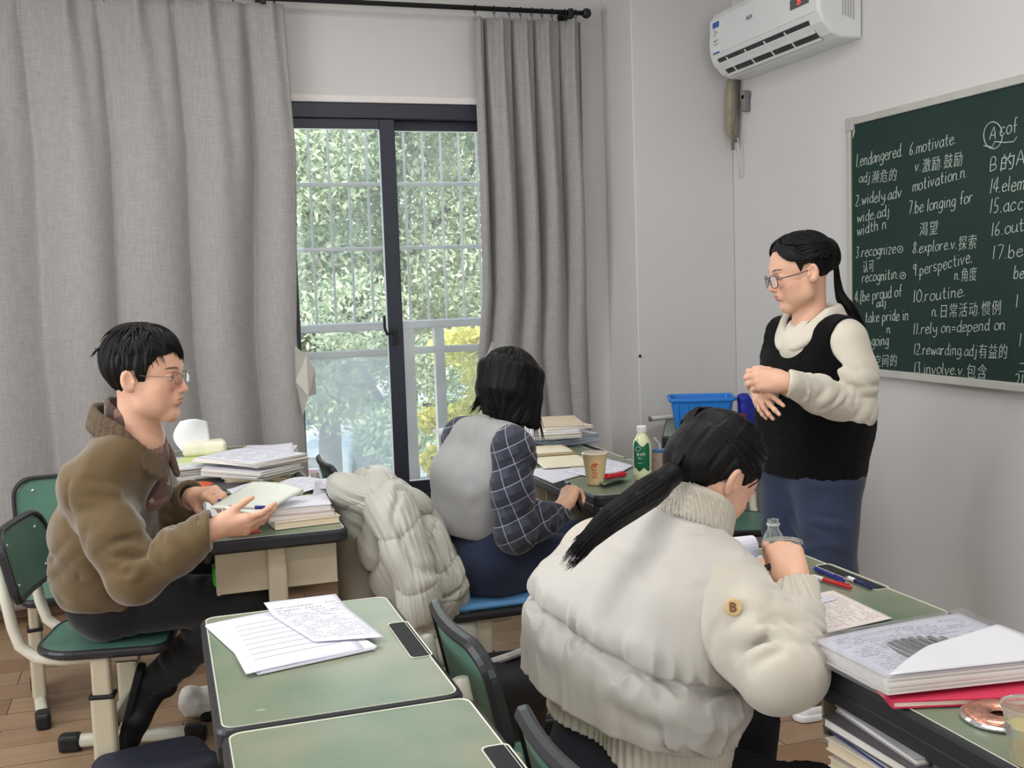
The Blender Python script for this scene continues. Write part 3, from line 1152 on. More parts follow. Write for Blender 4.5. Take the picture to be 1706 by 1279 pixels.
GL = {'a': '7q4r1o0k2h5i7k|7r7j9h', 'b': '0z0h|0m3r6p7l5h2h0j', 'c': '7p5r2q0m1i4h7j', 'd': '7o5r2q0m1i4h7k|7z7i9h', 'e': '0m7n6q4r1p0l2h5h8j', 'f': '7y5z3x3h|0q6q',
      'g': '7q4r1p0l2i5i7l|7r7e5b1b0d', 'h': '0z0h|0n3r6q6h', 'i': '2r2i4h|2v2w', 'j': '4r4d2b0c|4v4w', 'k': '0z0h|6r0l|2n7h', 'l': '1z1i3h', 'm': '0r0h|0p2r4p4h|4p6r8p8h',
      'n': '0r0h|0o3r6p6i8h', 'o': '4r1q0m1i4h7j8m7q4r', 'p': '0r0a|0p3r6p7m5i2h0j', 'r': '0r0h|0n2q5r6q', 's': '6q3r0p2m6k5h0i', 't': '3x3j5h7i|0r6r', 'u': '0r0j2h5i7l|7r7j9h',
      'v': '0r3h7r', 'w': '0r2h4p6h8r', 'x': '0r7h|7r0h', 'y': '0r1m4k7m|7r7e4b1c', 'z': '0r7r0h7h', 'A': '0h4z8h|1n7n', 'B': '0h0z5y5q0p6o6i0h',
      '1': '3z2h', '2': '0x3z6w5q0h7h', '3': '0y5y3q6m4h0h', '4': '5h5z0m8m', '5': '6z1z1q5q6k3h0i', '6': '5z1s0k3h6k4o0m', '7': '0z7z3h', '8': '4q1v4z6v4q0k3h7k4q',
      '9': '6v3z0v3r6u6y5h', '0': '4z0u0l4h8l8u4z', '.': '1h2i', '=': '0p7p|0l7l', ',': '2i0e', '{': '4z2v2p0n2l2f4c'}
GW = {'i': .55, 'l': .5, '.': .45, 'm': 1.25, 'w': 1.2, '1': .6, 'j': .75, 'f': .85, 't': .9, 'r': .85, ' ': .65, '{': .6}


def chalk(text, p0, p1, xh=12, cj=None):
    """handwriting from pixel p0 to pixel p1 of its base line, found on the board's plane; xh = height of small letters in pixels"""
    a, b = onx(*p0, BX - .004), onx(*p1, BX - .004)
    A2, B2 = np.array([-a[1], a[2]]), np.array([-b[1], b[2]])
    L = np.linalg.norm(B2 - A2)
    d = (B2 - A2) / L
    n = np.array([-d[1], d[0]])
    s = xh / FPX * (a @ FWD - CAMP @ FWD)
    adv = [GW.get(ch, 1.0) if ord(ch) < 128 else 1.9 for ch in text]
    u = L / sum(adv)
    x = 0.0
    bm = bmesh.new()
    cjk = []
    rr = random.Random(len(text) * 7 + int(p0[1]))
    for ch, w in zip(text, adv):
        if ord(ch) > 127:
            cjk.append((ch, x))
        elif ch in GL:
            jig = rr.uniform(-.06, .06) * s
            for st in GL[ch].split('|'):
                pts = []
                for k in range(0, len(st), 2):
                    gx = int(st[k]) / 8.0 * u * min(w, 1.25) * .78
                    gy = (ord(st[k + 1]) - ord('h')) * .1 * s
                    q = A2 + d * (x + gx + gy * .16 + rr.uniform(-.03, .03) * s) + n * (gy + jig + rr.uniform(-.04, .04) * s)
                    pts.append((BX - .0032, -q[0], q[1]))
                if len(pts) > 2:
                    sm = []
                    for i in range(len(pts) - 1):
                        P = [Vector(pts[max(0, min(len(pts) - 1, i + o))]) for o in (-1, 0, 1, 2)]
                        for tt in (0, .5):
                            sm.append(.5 * ((2 * P[1]) + (P[2] - P[0]) * tt + (2 * P[0] - 5 * P[1] + 4 * P[2] - P[3]) * tt ** 2 + (3 * P[1] - P[0] - 3 * P[2] + P[3]) * tt ** 3))
                    sm.append(Vector(pts[-1]))
                    pts = sm
                tube(bm, pts, .0019, 4)
        x += w * u
    for ch, x_ in cjk:
        me = text_mesh(ch, s * 2.5, offset=-.0006, shear=.15, extrude=.0006)
        q = A2 + d * x_ - n * .25 * s
        wd = u * 1.9 * .92 / (s * 2.5)
        T = Matrix(((0, 0, -1, BX - .003), (-d[0], -n[0], 0, -q[0]), (d[1], n[1], 0, q[1]), (0, 0, 0, 1)))
        me.transform(T @ Matrix.Diagonal((min(wd, 1.15), 1, 1, 1)))
        b2 = bmesh.new(); b2.from_mesh(me)
        off = len(bm.verts)
        bm.from_mesh(me)
        b2.free(); bpy.data.meshes.remove(me)
    obj('chalk_writing', crel(bm), M_CHALK, cb)


def bp(x, y):
    return (1400 + x / 2.327, 130 + y / 2.327)


for tx, q0, q1, xh in (
        ('1.endangered.', (60, 345), (244, 302), 11), ('adj濒危的', (72, 405), (220, 388), 9), ('2.widely.adv', (58, 496), (240, 460), 10), ('wide.adj', (65, 560), (195, 530), 10),
        ('width n', (65, 610), (182, 582), 10), ('3.recognize', (60, 695), (218, 678), 10), ('认可', (86, 748), (132, 740), 9), ('recognitin.', (84, 792), (228, 776), 10),
        ('4.{be proud of', (56, 868), (240, 845), 10), ('adj', (140, 888), (180, 882), 8), ('take pride in', (96, 948), (266, 936), 10), ('n', (180, 988), (196, 987), 8),
        ('ongoing', (92, 1040), (190, 1032), 10), ('空间的', (128, 1112), (222, 1108), 9),
        ('6.motivate.', (268, 298), (452, 252), 11), ('v.激励.鼓励', (288, 362), (476, 328), 10), ('motivation.n.', (280, 440), (496, 382), 11), ('7.be longing for', (264, 528), (516, 482), 11),
        ('渴望', (304, 604), (380, 594), 10), ('8.explore.v.探索', (280, 680), (530, 650), 10), ('9.perspective.', (282, 770), (516, 712), 11), ('n.角度', (442, 782), (530, 774), 10),
        ('10.routine.', (282, 870), (490, 846), 11), ('n.日常活动.惯例', (355, 922), (626, 906), 10), ('11.rely on=depend on', (282, 992), (642, 974), 10), ('12.rewarding.adj有益的', (284, 1070), (650, 1078), 10),
        ('13.involve.v.包含', (284, 1142), (570, 1156), 10),
        ('A', (578, 240), (606, 236), 11), ('cof', (618, 226), (690, 205), 13), ('B的A', (580, 360), (718, 330), 12), ('14.elem', (578, 446), (716, 430), 13), ('15.acc', (578, 526), (714, 508), 13),
        ('16.out', (584, 612), (716, 592), 12), ('17.be', (588, 702), (714, 690), 12), ('be', (672, 778), (716, 776), 12), ('1', (680, 890), (692, 889), 12), ('1', (692, 1040), (704, 1040), 12),
        ('二', (690, 1135), (716, 1135), 9), ('21', (674, 1200), (712, 1202), 13)):
    chalk(tx, bp(*q0), bp(*q1), xh)
bm = bmesh.new()
for (c, rx, ry) in (((592, 222), 36, 52),):
    pts = [onx(*bp(c[0] + rx * math.cos(t), c[1] + ry * math.sin(t)), BX - .0035) for t in np.linspace(0, 6.1, 26)]
    tube(bm, pts, .002, 4)
obj('chalk_mark', crel(bm), M_CHALK, cb)
for c in ((232, 664), (242, 766)):
    bm = bmesh.new()
    pts = [onx(*bp(c[0] + 11 * math.cos(t), c[1] + 13 * math.sin(t)), BX - .0035) for t in np.linspace(0, 6.28, 14)]
    tube(bm, pts, .0017, 4)
    tube(bm, [onx(*bp(c[0] - 4, c[1] + 5), BX - .0035), onx(*bp(c[0], c[1] - 6), BX - .0035), onx(*bp(c[0] + 5, c[1] + 5), BX - .0035)], .0015, 4)
    obj('chalk_mark', crel(bm), M_CHALK, cb)
bm = bmesh.new()
tube(bm, [onx(*bp(*q), BX - .0035) for q in ((556, 262), (590, 268), (598, 246), (640, 250), (672, 246), (684, 228))], .002, 4)
obj('chalk_mark', crel(bm), M_CHALK, cb)
bm = bmesh.new()
prism(bm, [(0, 0), (.018, -.012), (.012, -.03), (.002, -.045)], 0, .001, Matrix.Translation((BX - .003, BYA - .034, BZ1 - .04)) @ Matrix(((0, 0, 1, 0), (-1, 0, 0, 0), (0, 1, 0, 0), (0, 0, 0, 1))))
obj('taped_corner', crel(bm), MATS['corner_grey'], cb)
bm = bmesh.new(); lathe(bm, [(0, 0), (.008, 0), (.008, .004), (0, .005)], 12, M=Matrix.Rotation(math.radians(90), 4, 'X'))
o = obj('wall_plug', bm, M_BLACK); o.location = tuple(ony(1066, 593, CY0 - .0)); tag(o, 'tiny dark plug in the corner column wall', 'wall plug')
# ------------------------------------------------------------------ school desks
def desk_top_material():
    m = mat('desk_laminate', srgb(116, 152, 116), 0.33, 0.05, 3.0)
    n, l, p = nodes_of(m)
    tc = n.new('ShaderNodeTexCoord')
    nz = n.new('ShaderNodeTexNoise')
    nz.inputs['Scale'].default_value = 3.2
    nz.inputs['Detail'].default_value = 8
    l.new(tc.outputs['Object'], nz.inputs['Vector'])
    cr = n.new('ShaderNodeValToRGB')
    cr.color_ramp.elements[0].position = .38
    cr.color_ramp.elements[0].color = srgb(104, 125, 103)
    cr.color_ramp.elements[1].position = .72
    cr.color_ramp.elements[1].color = srgb(146, 143, 122)
    l.new(nz.outputs['Fac'], cr.inputs[0])
    vo = n.new('ShaderNodeTexNoise')
    vo.inputs['Scale'].default_value = 28
    vo.inputs['Detail'].default_value = 2
    l.new(tc.outputs['Object'], vo.inputs['Vector'])
    c2 = n.new('ShaderNodeValToRGB')
    c2.color_ramp.elements[0].position = .74
    c2.color_ramp.elements[0].color = (0, 0, 0, 1)
    c2.color_ramp.elements[1].position = .80
    c2.color_ramp.elements[1].color = (.5, .5, .5, 1)
    l.new(vo.outputs['Fac'], c2.inputs[0])
    mx = n.new('ShaderNodeMixRGB')
    l.new(c2.outputs[0], mx.inputs[0])
    l.new(cr.outputs[0], mx.inputs[1])
    mx.inputs[2].default_value = srgb(190, 200, 180)
    l.new(mx.outputs[0], p.inputs['Base Color'])
    return m


M_DESK = desk_top_material()


def ring_mesh(bm, outer, inner, zt, zb, round_=.006):
    """a band between two outlines with a rounded outer edge"""
    def shrink(pts, d):
        cx = sum(p[0] for p in pts) / len(pts)
        cy = sum(p[1] for p in pts) / len(pts)
        w = max(p[0] for p in pts) - cx
        h = max(p[1] for p in pts) - cy
        return [(cx + (p[0] - cx) * (w - d) / w, cy + (p[1] - cy) * (h - d) / h) for p in pts]
    loops = [(inner, zt - .001), (shrink(outer, round_), zt), (shrink(outer, round_ * .3), zt - round_ * .3), (outer, zt - round_), (outer, zb + round_), (shrink(outer, round_), zb), (inner, zb)]
    vs = [[bm.verts.new((p[0], p[1], z)) for p in L] for L, z in loops]
    n = len(outer)
    for a, b in zip(vs, vs[1:] + vs[:1]):
        for i in range(n):
            bm.faces.new((a[i], a[(i + 1) % n], b[(i + 1) % n], b[i]))
    return bm


DW, DL, DH = .425, .672, .76          # depth towards the board, length, height


def make_desk(label, loc):
    t = thing('school_desk', label, 'desk', loc, 0, 'school desks in rows')
    hx, hy = DW / 2, DL / 2
    bm = bmesh.new(); prism(bm, rrect(-hx + .012, -hy + .012, hx - .012, hy - .012, .022), DH - .02, DH)
    obj('desktop', bm, M_DESK, t)
    bm = bmesh.new(); ring_mesh(bm, rrect(-hx, -hy, hx, hy, .03), rrect(-hx + .0125, -hy + .0125, hx - .0125, hy - .0125, .022), DH + .0005, DH - .04, .009)
    obj('edge_band', bm, M_RIM, t)
    bm = bmesh.new(); ring_mesh(bm, rrect(-hx + .0105, -hy + .0105, hx - .0105, hy - .0105, .022), rrect(-hx + .013, -hy + .013, hx - .013, hy - .013, .022), DH + .0016, DH - .002, .0005)
    obj('edge_line', bm, M_LINE, t)
    bm = bmesh.new(); prism(bm, rrect(hx - .047, -.115, hx - .006, .115, [.004, .012, .012, .004]), DH - .004, DH + .0012); g = obj('pen_groove', bm, mat('groove_black', srgb(34, 35, 37), .75, .1), t)
    bm = bmesh.new(); ring_mesh(bm, rrect(hx - .050, -.118, hx - .004, .118, .012), rrect(hx - .047, -.115, hx - .007, .115, .011), DH + .0022, DH, .0006); obj('groove_line', bm, M_LINE, g)
    bm = bmesh.new()
    x0, x1, y0, y1, zb, zt = -hx + .035, hx - .03, -hy + .07, hy - .07, .585, DH - .035
    bx(bm, (x0, y0, zb), (x1, y1, zb + .005))
    bx(bm, (x0, y0, zb), (x1, y0 + .005, zt), .002, 1); bx(bm, (x0, y1 - .005, zb), (x1, y1, zt), .002, 1); bx(bm, (x1 - .005, y0, zb), (x1, y1, zt), .002, 1)
    bx(bm, (x0, y0, zb - .004), (x0 + .012, y1, zb + .018), .004, 2)
    obj('book_tray', bm, M_CREAM, t)
    bm = bmesh.new(); bx(bm, (-hx + .001, -hy + .02, .692), (-hx + .022, hy - .02, DH - .03), .008, 2); obj('front_lip', bm, M_RIM, t)
    for s in (-1, 1):
        yy = s * (hy - .055)
        bm = bmesh.new()
        bx(bm, (-.028, yy - .018, .30), (.028, yy + .018, DH - .03), .010, 3)
        bx(bm, (-.034, yy - .024, .045), (.034, yy + .024, .46), .012, 3)
        lg = obj('leg', bm, M_CREAM, t)
        bm = bmesh.new(); bx(bm, (-.036, yy - .026, .455), (.036, yy + .026, .468), .004, 2); obj('collar', bm, M_BLACK, lg)
        bm = bmesh.new(); bx(bm, (-.20, yy - .022, .012), (.20, yy + .022, .055), .012, 3); f = obj('foot', bm, M_CREAM, t)
        for e in (-1, 1):
            bm = bmesh.new(); bx(bm, (e * .205 - .035, yy - .026, .0), (e * .205 + .035, yy + .026, .060), .012, 3); obj('end_cap', bm, M_BLACK, f)
    bm = bmesh.new(); bx(bm, (-.012, -hy + .06, .20), (.012, hy - .06, .25), .006, 2); obj('crossbar', bm, M_CREAM, t)
    return t


d0 = make_desk('empty green desk with worn top and printed sheets, in the middle of the foreground', (.262, 2.119, 0))
dup(d0, (.262 + .008, 1.443, 0), 0, 'bare green desk at the bottom edge, nearest the camera')
dup(d0, (.296, 3.538, 0), 0, 'green desk the man in the brown jacket writes at, stacked with books')
dup(d0, (.300, 4.215, 0), 0, 'green desk behind the man\'s desk, under the big heap of papers')
dup(d0, (.185, 4.890, 0), 0, 'green desk against the left curtain, mostly hidden by the heap of papers')
dup(d0, (1.330, 2.137, 0), 0, 'green desk with notebook and pens, before the woman in the cream jacket')
dup(d0, (1.330, 1.455, 0), 0, 'green desk at the lower right, under the plastic sleeve of papers, books in its tray')
dup(d0, (1.565, 3.640, 0), 0, 'green desk with cup and bottle, in front of the woman in the plaid shirt')
dup(d0, (1.565, 4.3125, 0), 0, 'green desk under the spiral notebook and pile of folders')
dup(d0, (1.560, 4.985, 0), 0, 'green desk by the window with loose papers hanging over its edge')
dup(d0, (2.50, 4.66, 0), math.radians(-28), 'green desk in the corner under the blue basket, near the column')


# ------------------------------------------------------------------ school chairs (facing local +x)
def make_chair(label, loc, rz, seat_h=.445):
    t = thing('school_chair', label, 'chair', loc, rz, 'school chairs')
    bm = bmesh.new()
    out = rrect(-.20, -.205, .20, .205, [.05, .13, .13, .05], 8)
    inn = rrect(-.188, -.193, .188, .193, [.042, .12, .12, .042], 8)
    prism(bm, inn, seat_h - .012, seat_h)
    obj('seat', bm, M_GREENS, t)
    bm = bmesh.new(); ring_mesh(bm, out, inn, seat_h + .003, seat_h - .026, .010); sr = obj('seat_rim', bm, M_RIM, t)
    # backrest: a slightly curved rounded panel leaning back
    lean = math.radians(12)
    def bend(bm):
        for v in bm.verts:
            y, z, x = v.co.x, v.co.y, v.co.z
            v.co = Vector((x + .55 * y * y - .02, y, z))
        bmesh.ops.rotate(bm, verts=bm.verts, cent=(0, 0, 0), matrix=Matrix.Rotation(-lean, 3, 'Y'))
        bmesh.ops.translate(bm, verts=bm.verts, vec=(-.235, 0, seat_h + .255))
        return bm
    o2 = rrect(-.205, -.115, .205, .115, [.075, .075, .05, .05], 8)
    i2 = rrect(-.193, -.103, .193, .103, [.066, .066, .042, .042], 8)
    bm = bmesh.new()
    nu = 16
    def panel(z):
        rows = []
        for p in i2:
            rows.append(bm.verts.new((p[0], p[1], z)))
        return rows
    # panel split into columns so that it can bend
    ys = np.linspace(-.193, .193, nu + 1)
    def zr(y):
        lim = [p for p in i2]
        top = .103 - max(0, (abs(y) - (.193 - .066))) ** 2 / .066 * .9
        bot = -.103 + max(0, (abs(y) - (.193 - .042))) ** 2 / .042 * .9
        return bot, top
    fr, bk = [], []
    for y in ys:
        b, tp = zr(y)
        fr.append([bm.verts.new((y, b, .007)), bm.verts.new((y, (b + tp) / 2, .007)), bm.verts.new((y, tp, .007))])
        bk.append([bm.verts.new((y, b, -.007)), bm.verts.new((y, (b + tp) / 2, -.007)), bm.verts.new((y, tp, -.007))])
    for i in range(nu):
        for j in (0, 1):
            bm.faces.new((fr[i][j], fr[i + 1][j], fr[i + 1][j + 1], fr[i][j + 1]))
            bm.faces.new((bk[i][j], bk[i][j + 1], bk[i + 1][j + 1], bk[i + 1][j]))
        bm.faces.new((fr[i][2], fr[i + 1][2], bk[i + 1][2], bk[i][2]))
        bm.faces.new((fr[i][0], bk[i][0], bk[i + 1][0], fr[i + 1][0]))
    bend(bm)
    bk_ = obj('backrest', bm, M_GREENS, t)
    bm = bmesh.new()
    den = []
    for a, b in zip(o2, o2[1:] + o2[:1]):
        n_ = max(1, int(math.hypot(b[0] - a[0], b[1] - a[1]) / .03))
        for k in range(n_):
            den.append((a[0] + (b[0] - a[0]) * k / n_, a[1] + (b[1] - a[1]) * k / n_))
    cx = 0
    den_in = [(p[0] * (.190 / .205), p[1] * (.100 / .115)) for p in den]
    ring_mesh(bm, den, den_in, .014, -.014, .008)
    bend(bm)
    obj('backrest_rim', bm, M_RIM, bk_)
    bm = bmesh.new()
    for (yy, zz) in ((-.13, .06), (.13, .06), (-.13, -.065), (.13, -.065)):
        lathe(bm, [(0, .0), (.006, .0), (.005, .003), (0, .004)], 10, (yy, zz, .0075))
    bend(bm)
    obj('screw', bm, M_CHROME, bk_)
    for s in (-1, 1):
        bm = bmesh.new()
        yy = s * .135
        pts = [(.10, yy, seat_h - .040), (-.12, yy, seat_h - .042), (-.19, yy, seat_h - .03), (-.235, yy, seat_h + .01), (-.252, yy, seat_h + .07), (-.262, yy, seat_h + .14), (-.290, yy, seat_h + .29)]
        tube(bm, pts, .017, 10)
        obj('back_tube', bm, M_TUBE, t, smooth=True)
        yc = s * .165
        bm = bmesh.new()
        bx(bm, (-.028, yc - .018, .20), (.028, yc + .018, seat_h - .026), .010, 3)
        bx(bm, (-.034, yc - .024, .04), (.034, yc + .024, .30), .012, 3)
        lg = obj('leg', bm, M_CREAM, t)
        bm = bmesh.new(); bx(bm, (-.037, yc - .027, .292), (.037, yc + .027, .305), .004, 2); obj('collar', bm, M_BLACK, lg)
        bm = bmesh.new(); bx(bm, (-.19, yc - .020, .012), (.19, yc + .020, .052), .014, 3); f = obj('foot', bm, M_TUBE, t)
        for e in (-1, 1):
            bm = bmesh.new(); bx(bm, (e * .20 - .036, yc - .025, .0), (e * .20 + .036, yc + .025, .058), .014, 3); obj('end_cap', bm, M_BLACK, f)
    bm = bmesh.new(); bx(bm, (-.012, -.16, .15), (.012, .16, .20), .006, 2); obj('crossbar', bm, M_TUBE, t)
    return t


c0 = make_chair('green chair the man in the brown jacket sits on', (-.19, 3.53, 0), math.radians(-11))
dup(c0, (-.325, 4.20, 0), math.radians(-82), 'empty green chair behind the man, turned to the camera')
dup(c0, (.79, 2.06, 0), math.radians(0), 'green chair of the woman in the cream jacket, backrest touching the worn desk')
dup(c0, (.775, 1.43, 0), math.radians(0), 'empty green chair at the bottom edge, beside the bare desk')
dup(c0, (.93, 3.42, 0), math.radians(0), 'chair with a blue cushion under the woman in the plaid shirt, coat on its back')
dup(c0, (.86, 4.28, 0), math.radians(0), 'green chair whose backrest shows behind the man\'s book stack')
dup(c0, (2.26, 4.02, 0), math.radians(-110), 'dark green chair beside the standing teacher')
# ------------------------------------------------------------------ people: head, hand and hair helpers
SKIN = np.array(srgb(218, 172, 146)[:3])
LIP = np.array(srgb(176, 104, 96)[:3])
BROW = np.array(srgb(58, 46, 42)[:3])
NAIL = np.array(srgb(224, 176, 160)[:3])
M_SKIN = mat('skin', (1, 1, 1, 1), 0.5, 0.04, 25, 0.12, 240, attr='tone', subsurf=0.12, spec=0.35)
M_HAIR = mat('black_hair', srgb(15, 14, 15), 0.48, 0.35, 9.0, 0.4, 30, spec=0.22, stretch=(6, 6, 1.2))
M_EYEW = mat('eye_white', srgb(226, 220, 214), 0.25, 0.01)
M_GLASSES = mat('spectacle_metal', srgb(120, 116, 114), 0.25, 0.02, metal=0.8)
M_LENS = glass_thin('spectacle_lens', (0.94, 0.96, 0.97))


def head(B, c, R, s=1.0, eyes=1.0, mouth_open=0.0, jaw=1.0):
    """R columns: forward, left, up of the head; c midway between the ears. Returns painter functions."""
    def W(x, y, z):
        return c + R @ (np.array([x, y, z]) * s)
    def e(x, y, z, rx, ry, rz, k, op='add', rot=None):
        Q = R if rot is None else R @ rot
        B.ell(W(x, y, z), np.array([rx, ry, rz]) * s, Q, k * s, op)
    def ry(a):
        ca, sa = math.cos(a), math.sin(a)
        return np.array([[ca, 0, sa], [0, 1, 0], [-sa, 0, ca]])
    def rz(a):
        ca, sa = math.cos(a), math.sin(a)
        return np.array([[ca, -sa, 0], [sa, ca, 0], [0, 0, 1]])
    e(-.016, 0, .046, .097, .077, .084, .0)                       # cranium
    e(.035, 0, .035, .058, .066, .066, .03)                      # forehead
    e(.034, 0, -.030, .056, .060 * jaw, .070, .03)               # mid face
    for sy in (-1, 1):
        B.cap(W(-.004, sy * .056 * jaw, -.020), W(.012, sy * .050 * jaw, -.062), .021 * s, .018 * s, .03 * s)   # jaw angle
        B.cap(W(.012, sy * .048 * jaw, -.062), W(.066, sy * .012, -.094), .018 * s, .016 * s, .025 * s)
        e(.056, sy * .040, -.016, .026, .024, .022, .02)         # cheek bone
        e(.042, sy * .036, -.048, .034, .024, .036, .03)          # cheek
    e(.072, 0, -.092, .020, .020, .017, .02)                     # chin
    B.cap(W(.086, -.026, .031), W(.086, .026, .031), .009 * s, None, .018 * s)                                 # brow
    for sy in (-1, 1):
        e(.096, sy * .032, .012, .015, .019, .011, .014, 'sub')
        e(.0745, sy * .032, .0115, .0165, .0175, .0125, .004)     # closed ball of the eye with lids
        e(.0905, sy * .032, .0135, .004, .013, .0012, .002, 'sub')
    B.cap(W(.092, 0, .018), W(.1085, 0, -.020), .0065 * s, .0088 * s, .014 * s)                              # nose bridge
    e(.1085, 0, -.0225, .0105, .0105, .0095, .006)
    for sy in (-1, 1):
        e(.0985, sy * .0125, -.0265, .0095, .0062, .0070, .005)
        e(.1035, sy * .0075, -.0325, .0045, .0030, .0030, .002, 'sub')
    e(.088, 0, -.052, .015, .026, .020, .016)                     # muzzle
    dz = .004 * mouth_open
    e(.0975, 0, -.0495 + dz * .3, .0058, .0195, .0042, .003)
    e(.0960, 0, -.0600 - dz, .0060, .0165, .0050, .003)
    e(.1040, 0, -.0545 - dz * .3, .0070, .0200, .0016 + dz * .9, .001, 'sub')
    e(.0945, 0, -.0705, .005, .016, .004, .008, 'sub')
    for sy in (-1, 1):                                            # ears
        q = R @ rz(-sy * .38) @ ry(-.16)
        B.ell(W(-.012, sy * .0840, .001), np.array([.0190, .0090, .0315]) * s, q, .005 * s)
        B.ell(W(-.0060, sy * .0935, .006), np.array([.0120, .0100, .0210]) * s, q, .003 * s, 'sub')
        B.ell(W(.000, sy * .0900, -.006), np.array([.0065, .0070, .0085]) * s, q, .003 * s, 'sub')
        B.ell(W(.003, sy * .0815, -.002), np.array([.006, .006, .008]) * s, q, .003 * s)
    Ri = R.T
    def loc(P):
        return ((P - c) @ R) / s
    def paint(V):
        q = loc(V)
        col = np.tile(SKIN, (len(V), 1))
        def blend(m, cc):
            m = np.clip(m, 0, 1)[:, None]
            col[:] = col * (1 - m) + cc * m
        y = np.abs(q[:, 1])
        f = q[:, 0] > .05
        blend(.30 * np.exp(-(((q[:, 0] - .075) / .03) ** 2 + ((y - .040) / .022) ** 2 + ((q[:, 2] + .018) / .02) ** 2)), np.array(srgb(214, 130, 112)[:3]))
        blend(.35 * np.exp(-(((q[:, 0] - .11) / .012) ** 2 + (y / .014) ** 2 + ((q[:, 2] + .024) / .012) ** 2)), np.array(srgb(206, 126, 110)[:3]))
        up = 1 - ((y / .0215) ** 2 + ((q[:, 2] + .0500) / .0052) ** 2)
        lo = 1 - ((y / .0190) ** 2 + ((q[:, 2] + .0605 + dz) / .0062) ** 2)
        blend(np.where(f & (q[:, 0] > .089), np.clip(np.maximum(up, lo) * 2.5, 0, .85), 0), LIP)
        zb = .0335 + .0045 * (1 - ((y - .034) / .02) ** 2)
        br = 1 - (((y - .033) / .021) ** 2 + ((q[:, 2] - zb) / .0038) ** 2)
        blend(np.where(f, np.clip(br * 2.2, 0, .85), 0), BROW)
        lash = 1 - (((y - .032) / .0155) ** 2 + ((q[:, 2] - .0150 + .10 * 0) / .0022) ** 2)
        blend(np.where(f & (q[:, 0] > .07), np.clip(lash * 2.5, 0, .9), 0), BROW * .6)
        wh = 1 - (((y - .032) / .0135) ** 2 + ((q[:, 2] - .0115) / .0030) ** 2)
        blend(np.where(f & (q[:, 0] > .07), np.clip(wh * 3, 0, .9), 0), np.array(srgb(214, 204, 198)[:3]))
        ir = 1 - (((y - .0325) / .0052) ** 2 + ((q[:, 2] - .0115) / .0040) ** 2)
        blend(np.where(f & (q[:, 0] > .07), np.clip(ir * 4, 0, 1), 0), np.array(srgb(28, 22, 20)[:3]))
        blend(np.where((q[:, 0] > .07) & (y < .016), .9 * np.clip(1 - ((y / .015) ** 2 + ((q[:, 2] + .0545) / (.0012 + dz * .7)) ** 2), 0, 1) * (1 if mouth_open else 0), 0), np.array(srgb(232, 226, 220)[:3]))
        return col
    return W, loc, paint


def hand(B, w, d, dors, side, curl=(20, 25, 15), spread=4.0, s=1.0, thumb=(38, 30, 18), curls=None, flat=1.0, k=.007):
    """w wrist, d pointing direction, dors back of the hand, side +1 right hand / -1 left. Returns finger tip points and the frame."""
    x = unit(d)
    z = unit(np.asarray(dors, float) - x * (x @ np.asarray(dors, float)))
    y = np.cross(z, x) * side
    M = np.column_stack([x, y, z])
    def W(p):
        return w + M @ (np.asarray(p, float) * s)
    base = [(.090, .0275, .002), (.094, .0085, .004), (.089, -.0105, .003), (.080, -.0275, .0)]
    lens = [(.042, .025, .020), (.046, .029, .021), (.042, .027, .021), (.033, .020, .018)]
    rad = [(.0098, .0088, .0080, .0068), (.0100, .0090, .0082, .0070), (.0096, .0086, .0078, .0066), (.0086, .0076, .0070, .0060)]
    wr = [(-.01, .012, 0), (-.01, .004, 0), (-.01, -.004, 0), (-.01, -.012, 0)]
    for b, a, r in zip(base, wr, rad):
        B.cap(W(a), W(b), .0175 * s, (r[0] + .0022) * s, .016 * s)
        B.cap(W((.035, b[1] * .8, -.008)), W((b[0] - .008, b[1], -.006)), .0120 * s, .0095 * s, .012 * s)
    B.cap(W((.018, .020, -.010)), W((.050, .030, -.012)), .017 * s, .012 * s, .014 * s)
    B.cap(W((.02, -.020, -.010)), W((.06, -.026, -.010)), .014 * s, .010 * s, .014 * s)
    tips = []
    for i in range(4):
        c3 = curls[i] if curls else curl
        ang = 0
        sp = math.radians(spread * (1.5 - i))
        p = np.array(base[i])
        pts = [p.copy()]
        for L, a in zip(lens[i], c3):
            ang += math.radians(a)
            dl = np.array([math.cos(ang) * math.cos(sp), math.sin(sp) * max(.2, math.cos(ang)), -math.sin(ang)])
            p = p + dl / np.linalg.norm(dl) * L
            pts.append(p.copy())
        r = rad[i]
        for j in range(3):
            B.cap(W(pts[j]), W(pts[j + 1]), r[j] * s, r[j + 1] * s, (.004 if j else .010) * s)
        for j in (1, 2):
            B.ell(W(pts[j]), np.array([r[j], r[j], r[j]]) * 1.04 * s, None, .003 * s)
        tips.append(W(pts[3]))
    t0 = np.array([.022, .022, -.010])
    a1, a2, a3 = [math.radians(a) for a in thumb]        # out from the palm, towards the palm, bend
    td = np.array([math.cos(a1) * math.cos(a2), math.sin(a1), -math.cos(a1) * math.sin(a2)])
    t1 = t0 + td * .044
    ax = np.array([0.35, -1.0, 0.0])
    td2 = unit(td * math.cos(a3) + np.array([.6, -.75, -.25]) * math.sin(a3))
    t2 = t1 + td2 * .032
    td3 = unit(td2 * math.cos(a3) + np.array([.6, -.75, -.25]) * math.sin(a3))
    t3 = t2 + td3 * .025
    B.cap(W(t0), W(t1), .0165 * s, .0112 * s, .014 * s)
    B.cap(W(t1), W(t2), .0110 * s, .0098 * s, .005 * s)
    B.cap(W(t2), W(t3), .0098 * s, .0074 * s, .004 * s)
    tips.append(W(t3))
    return tips, M


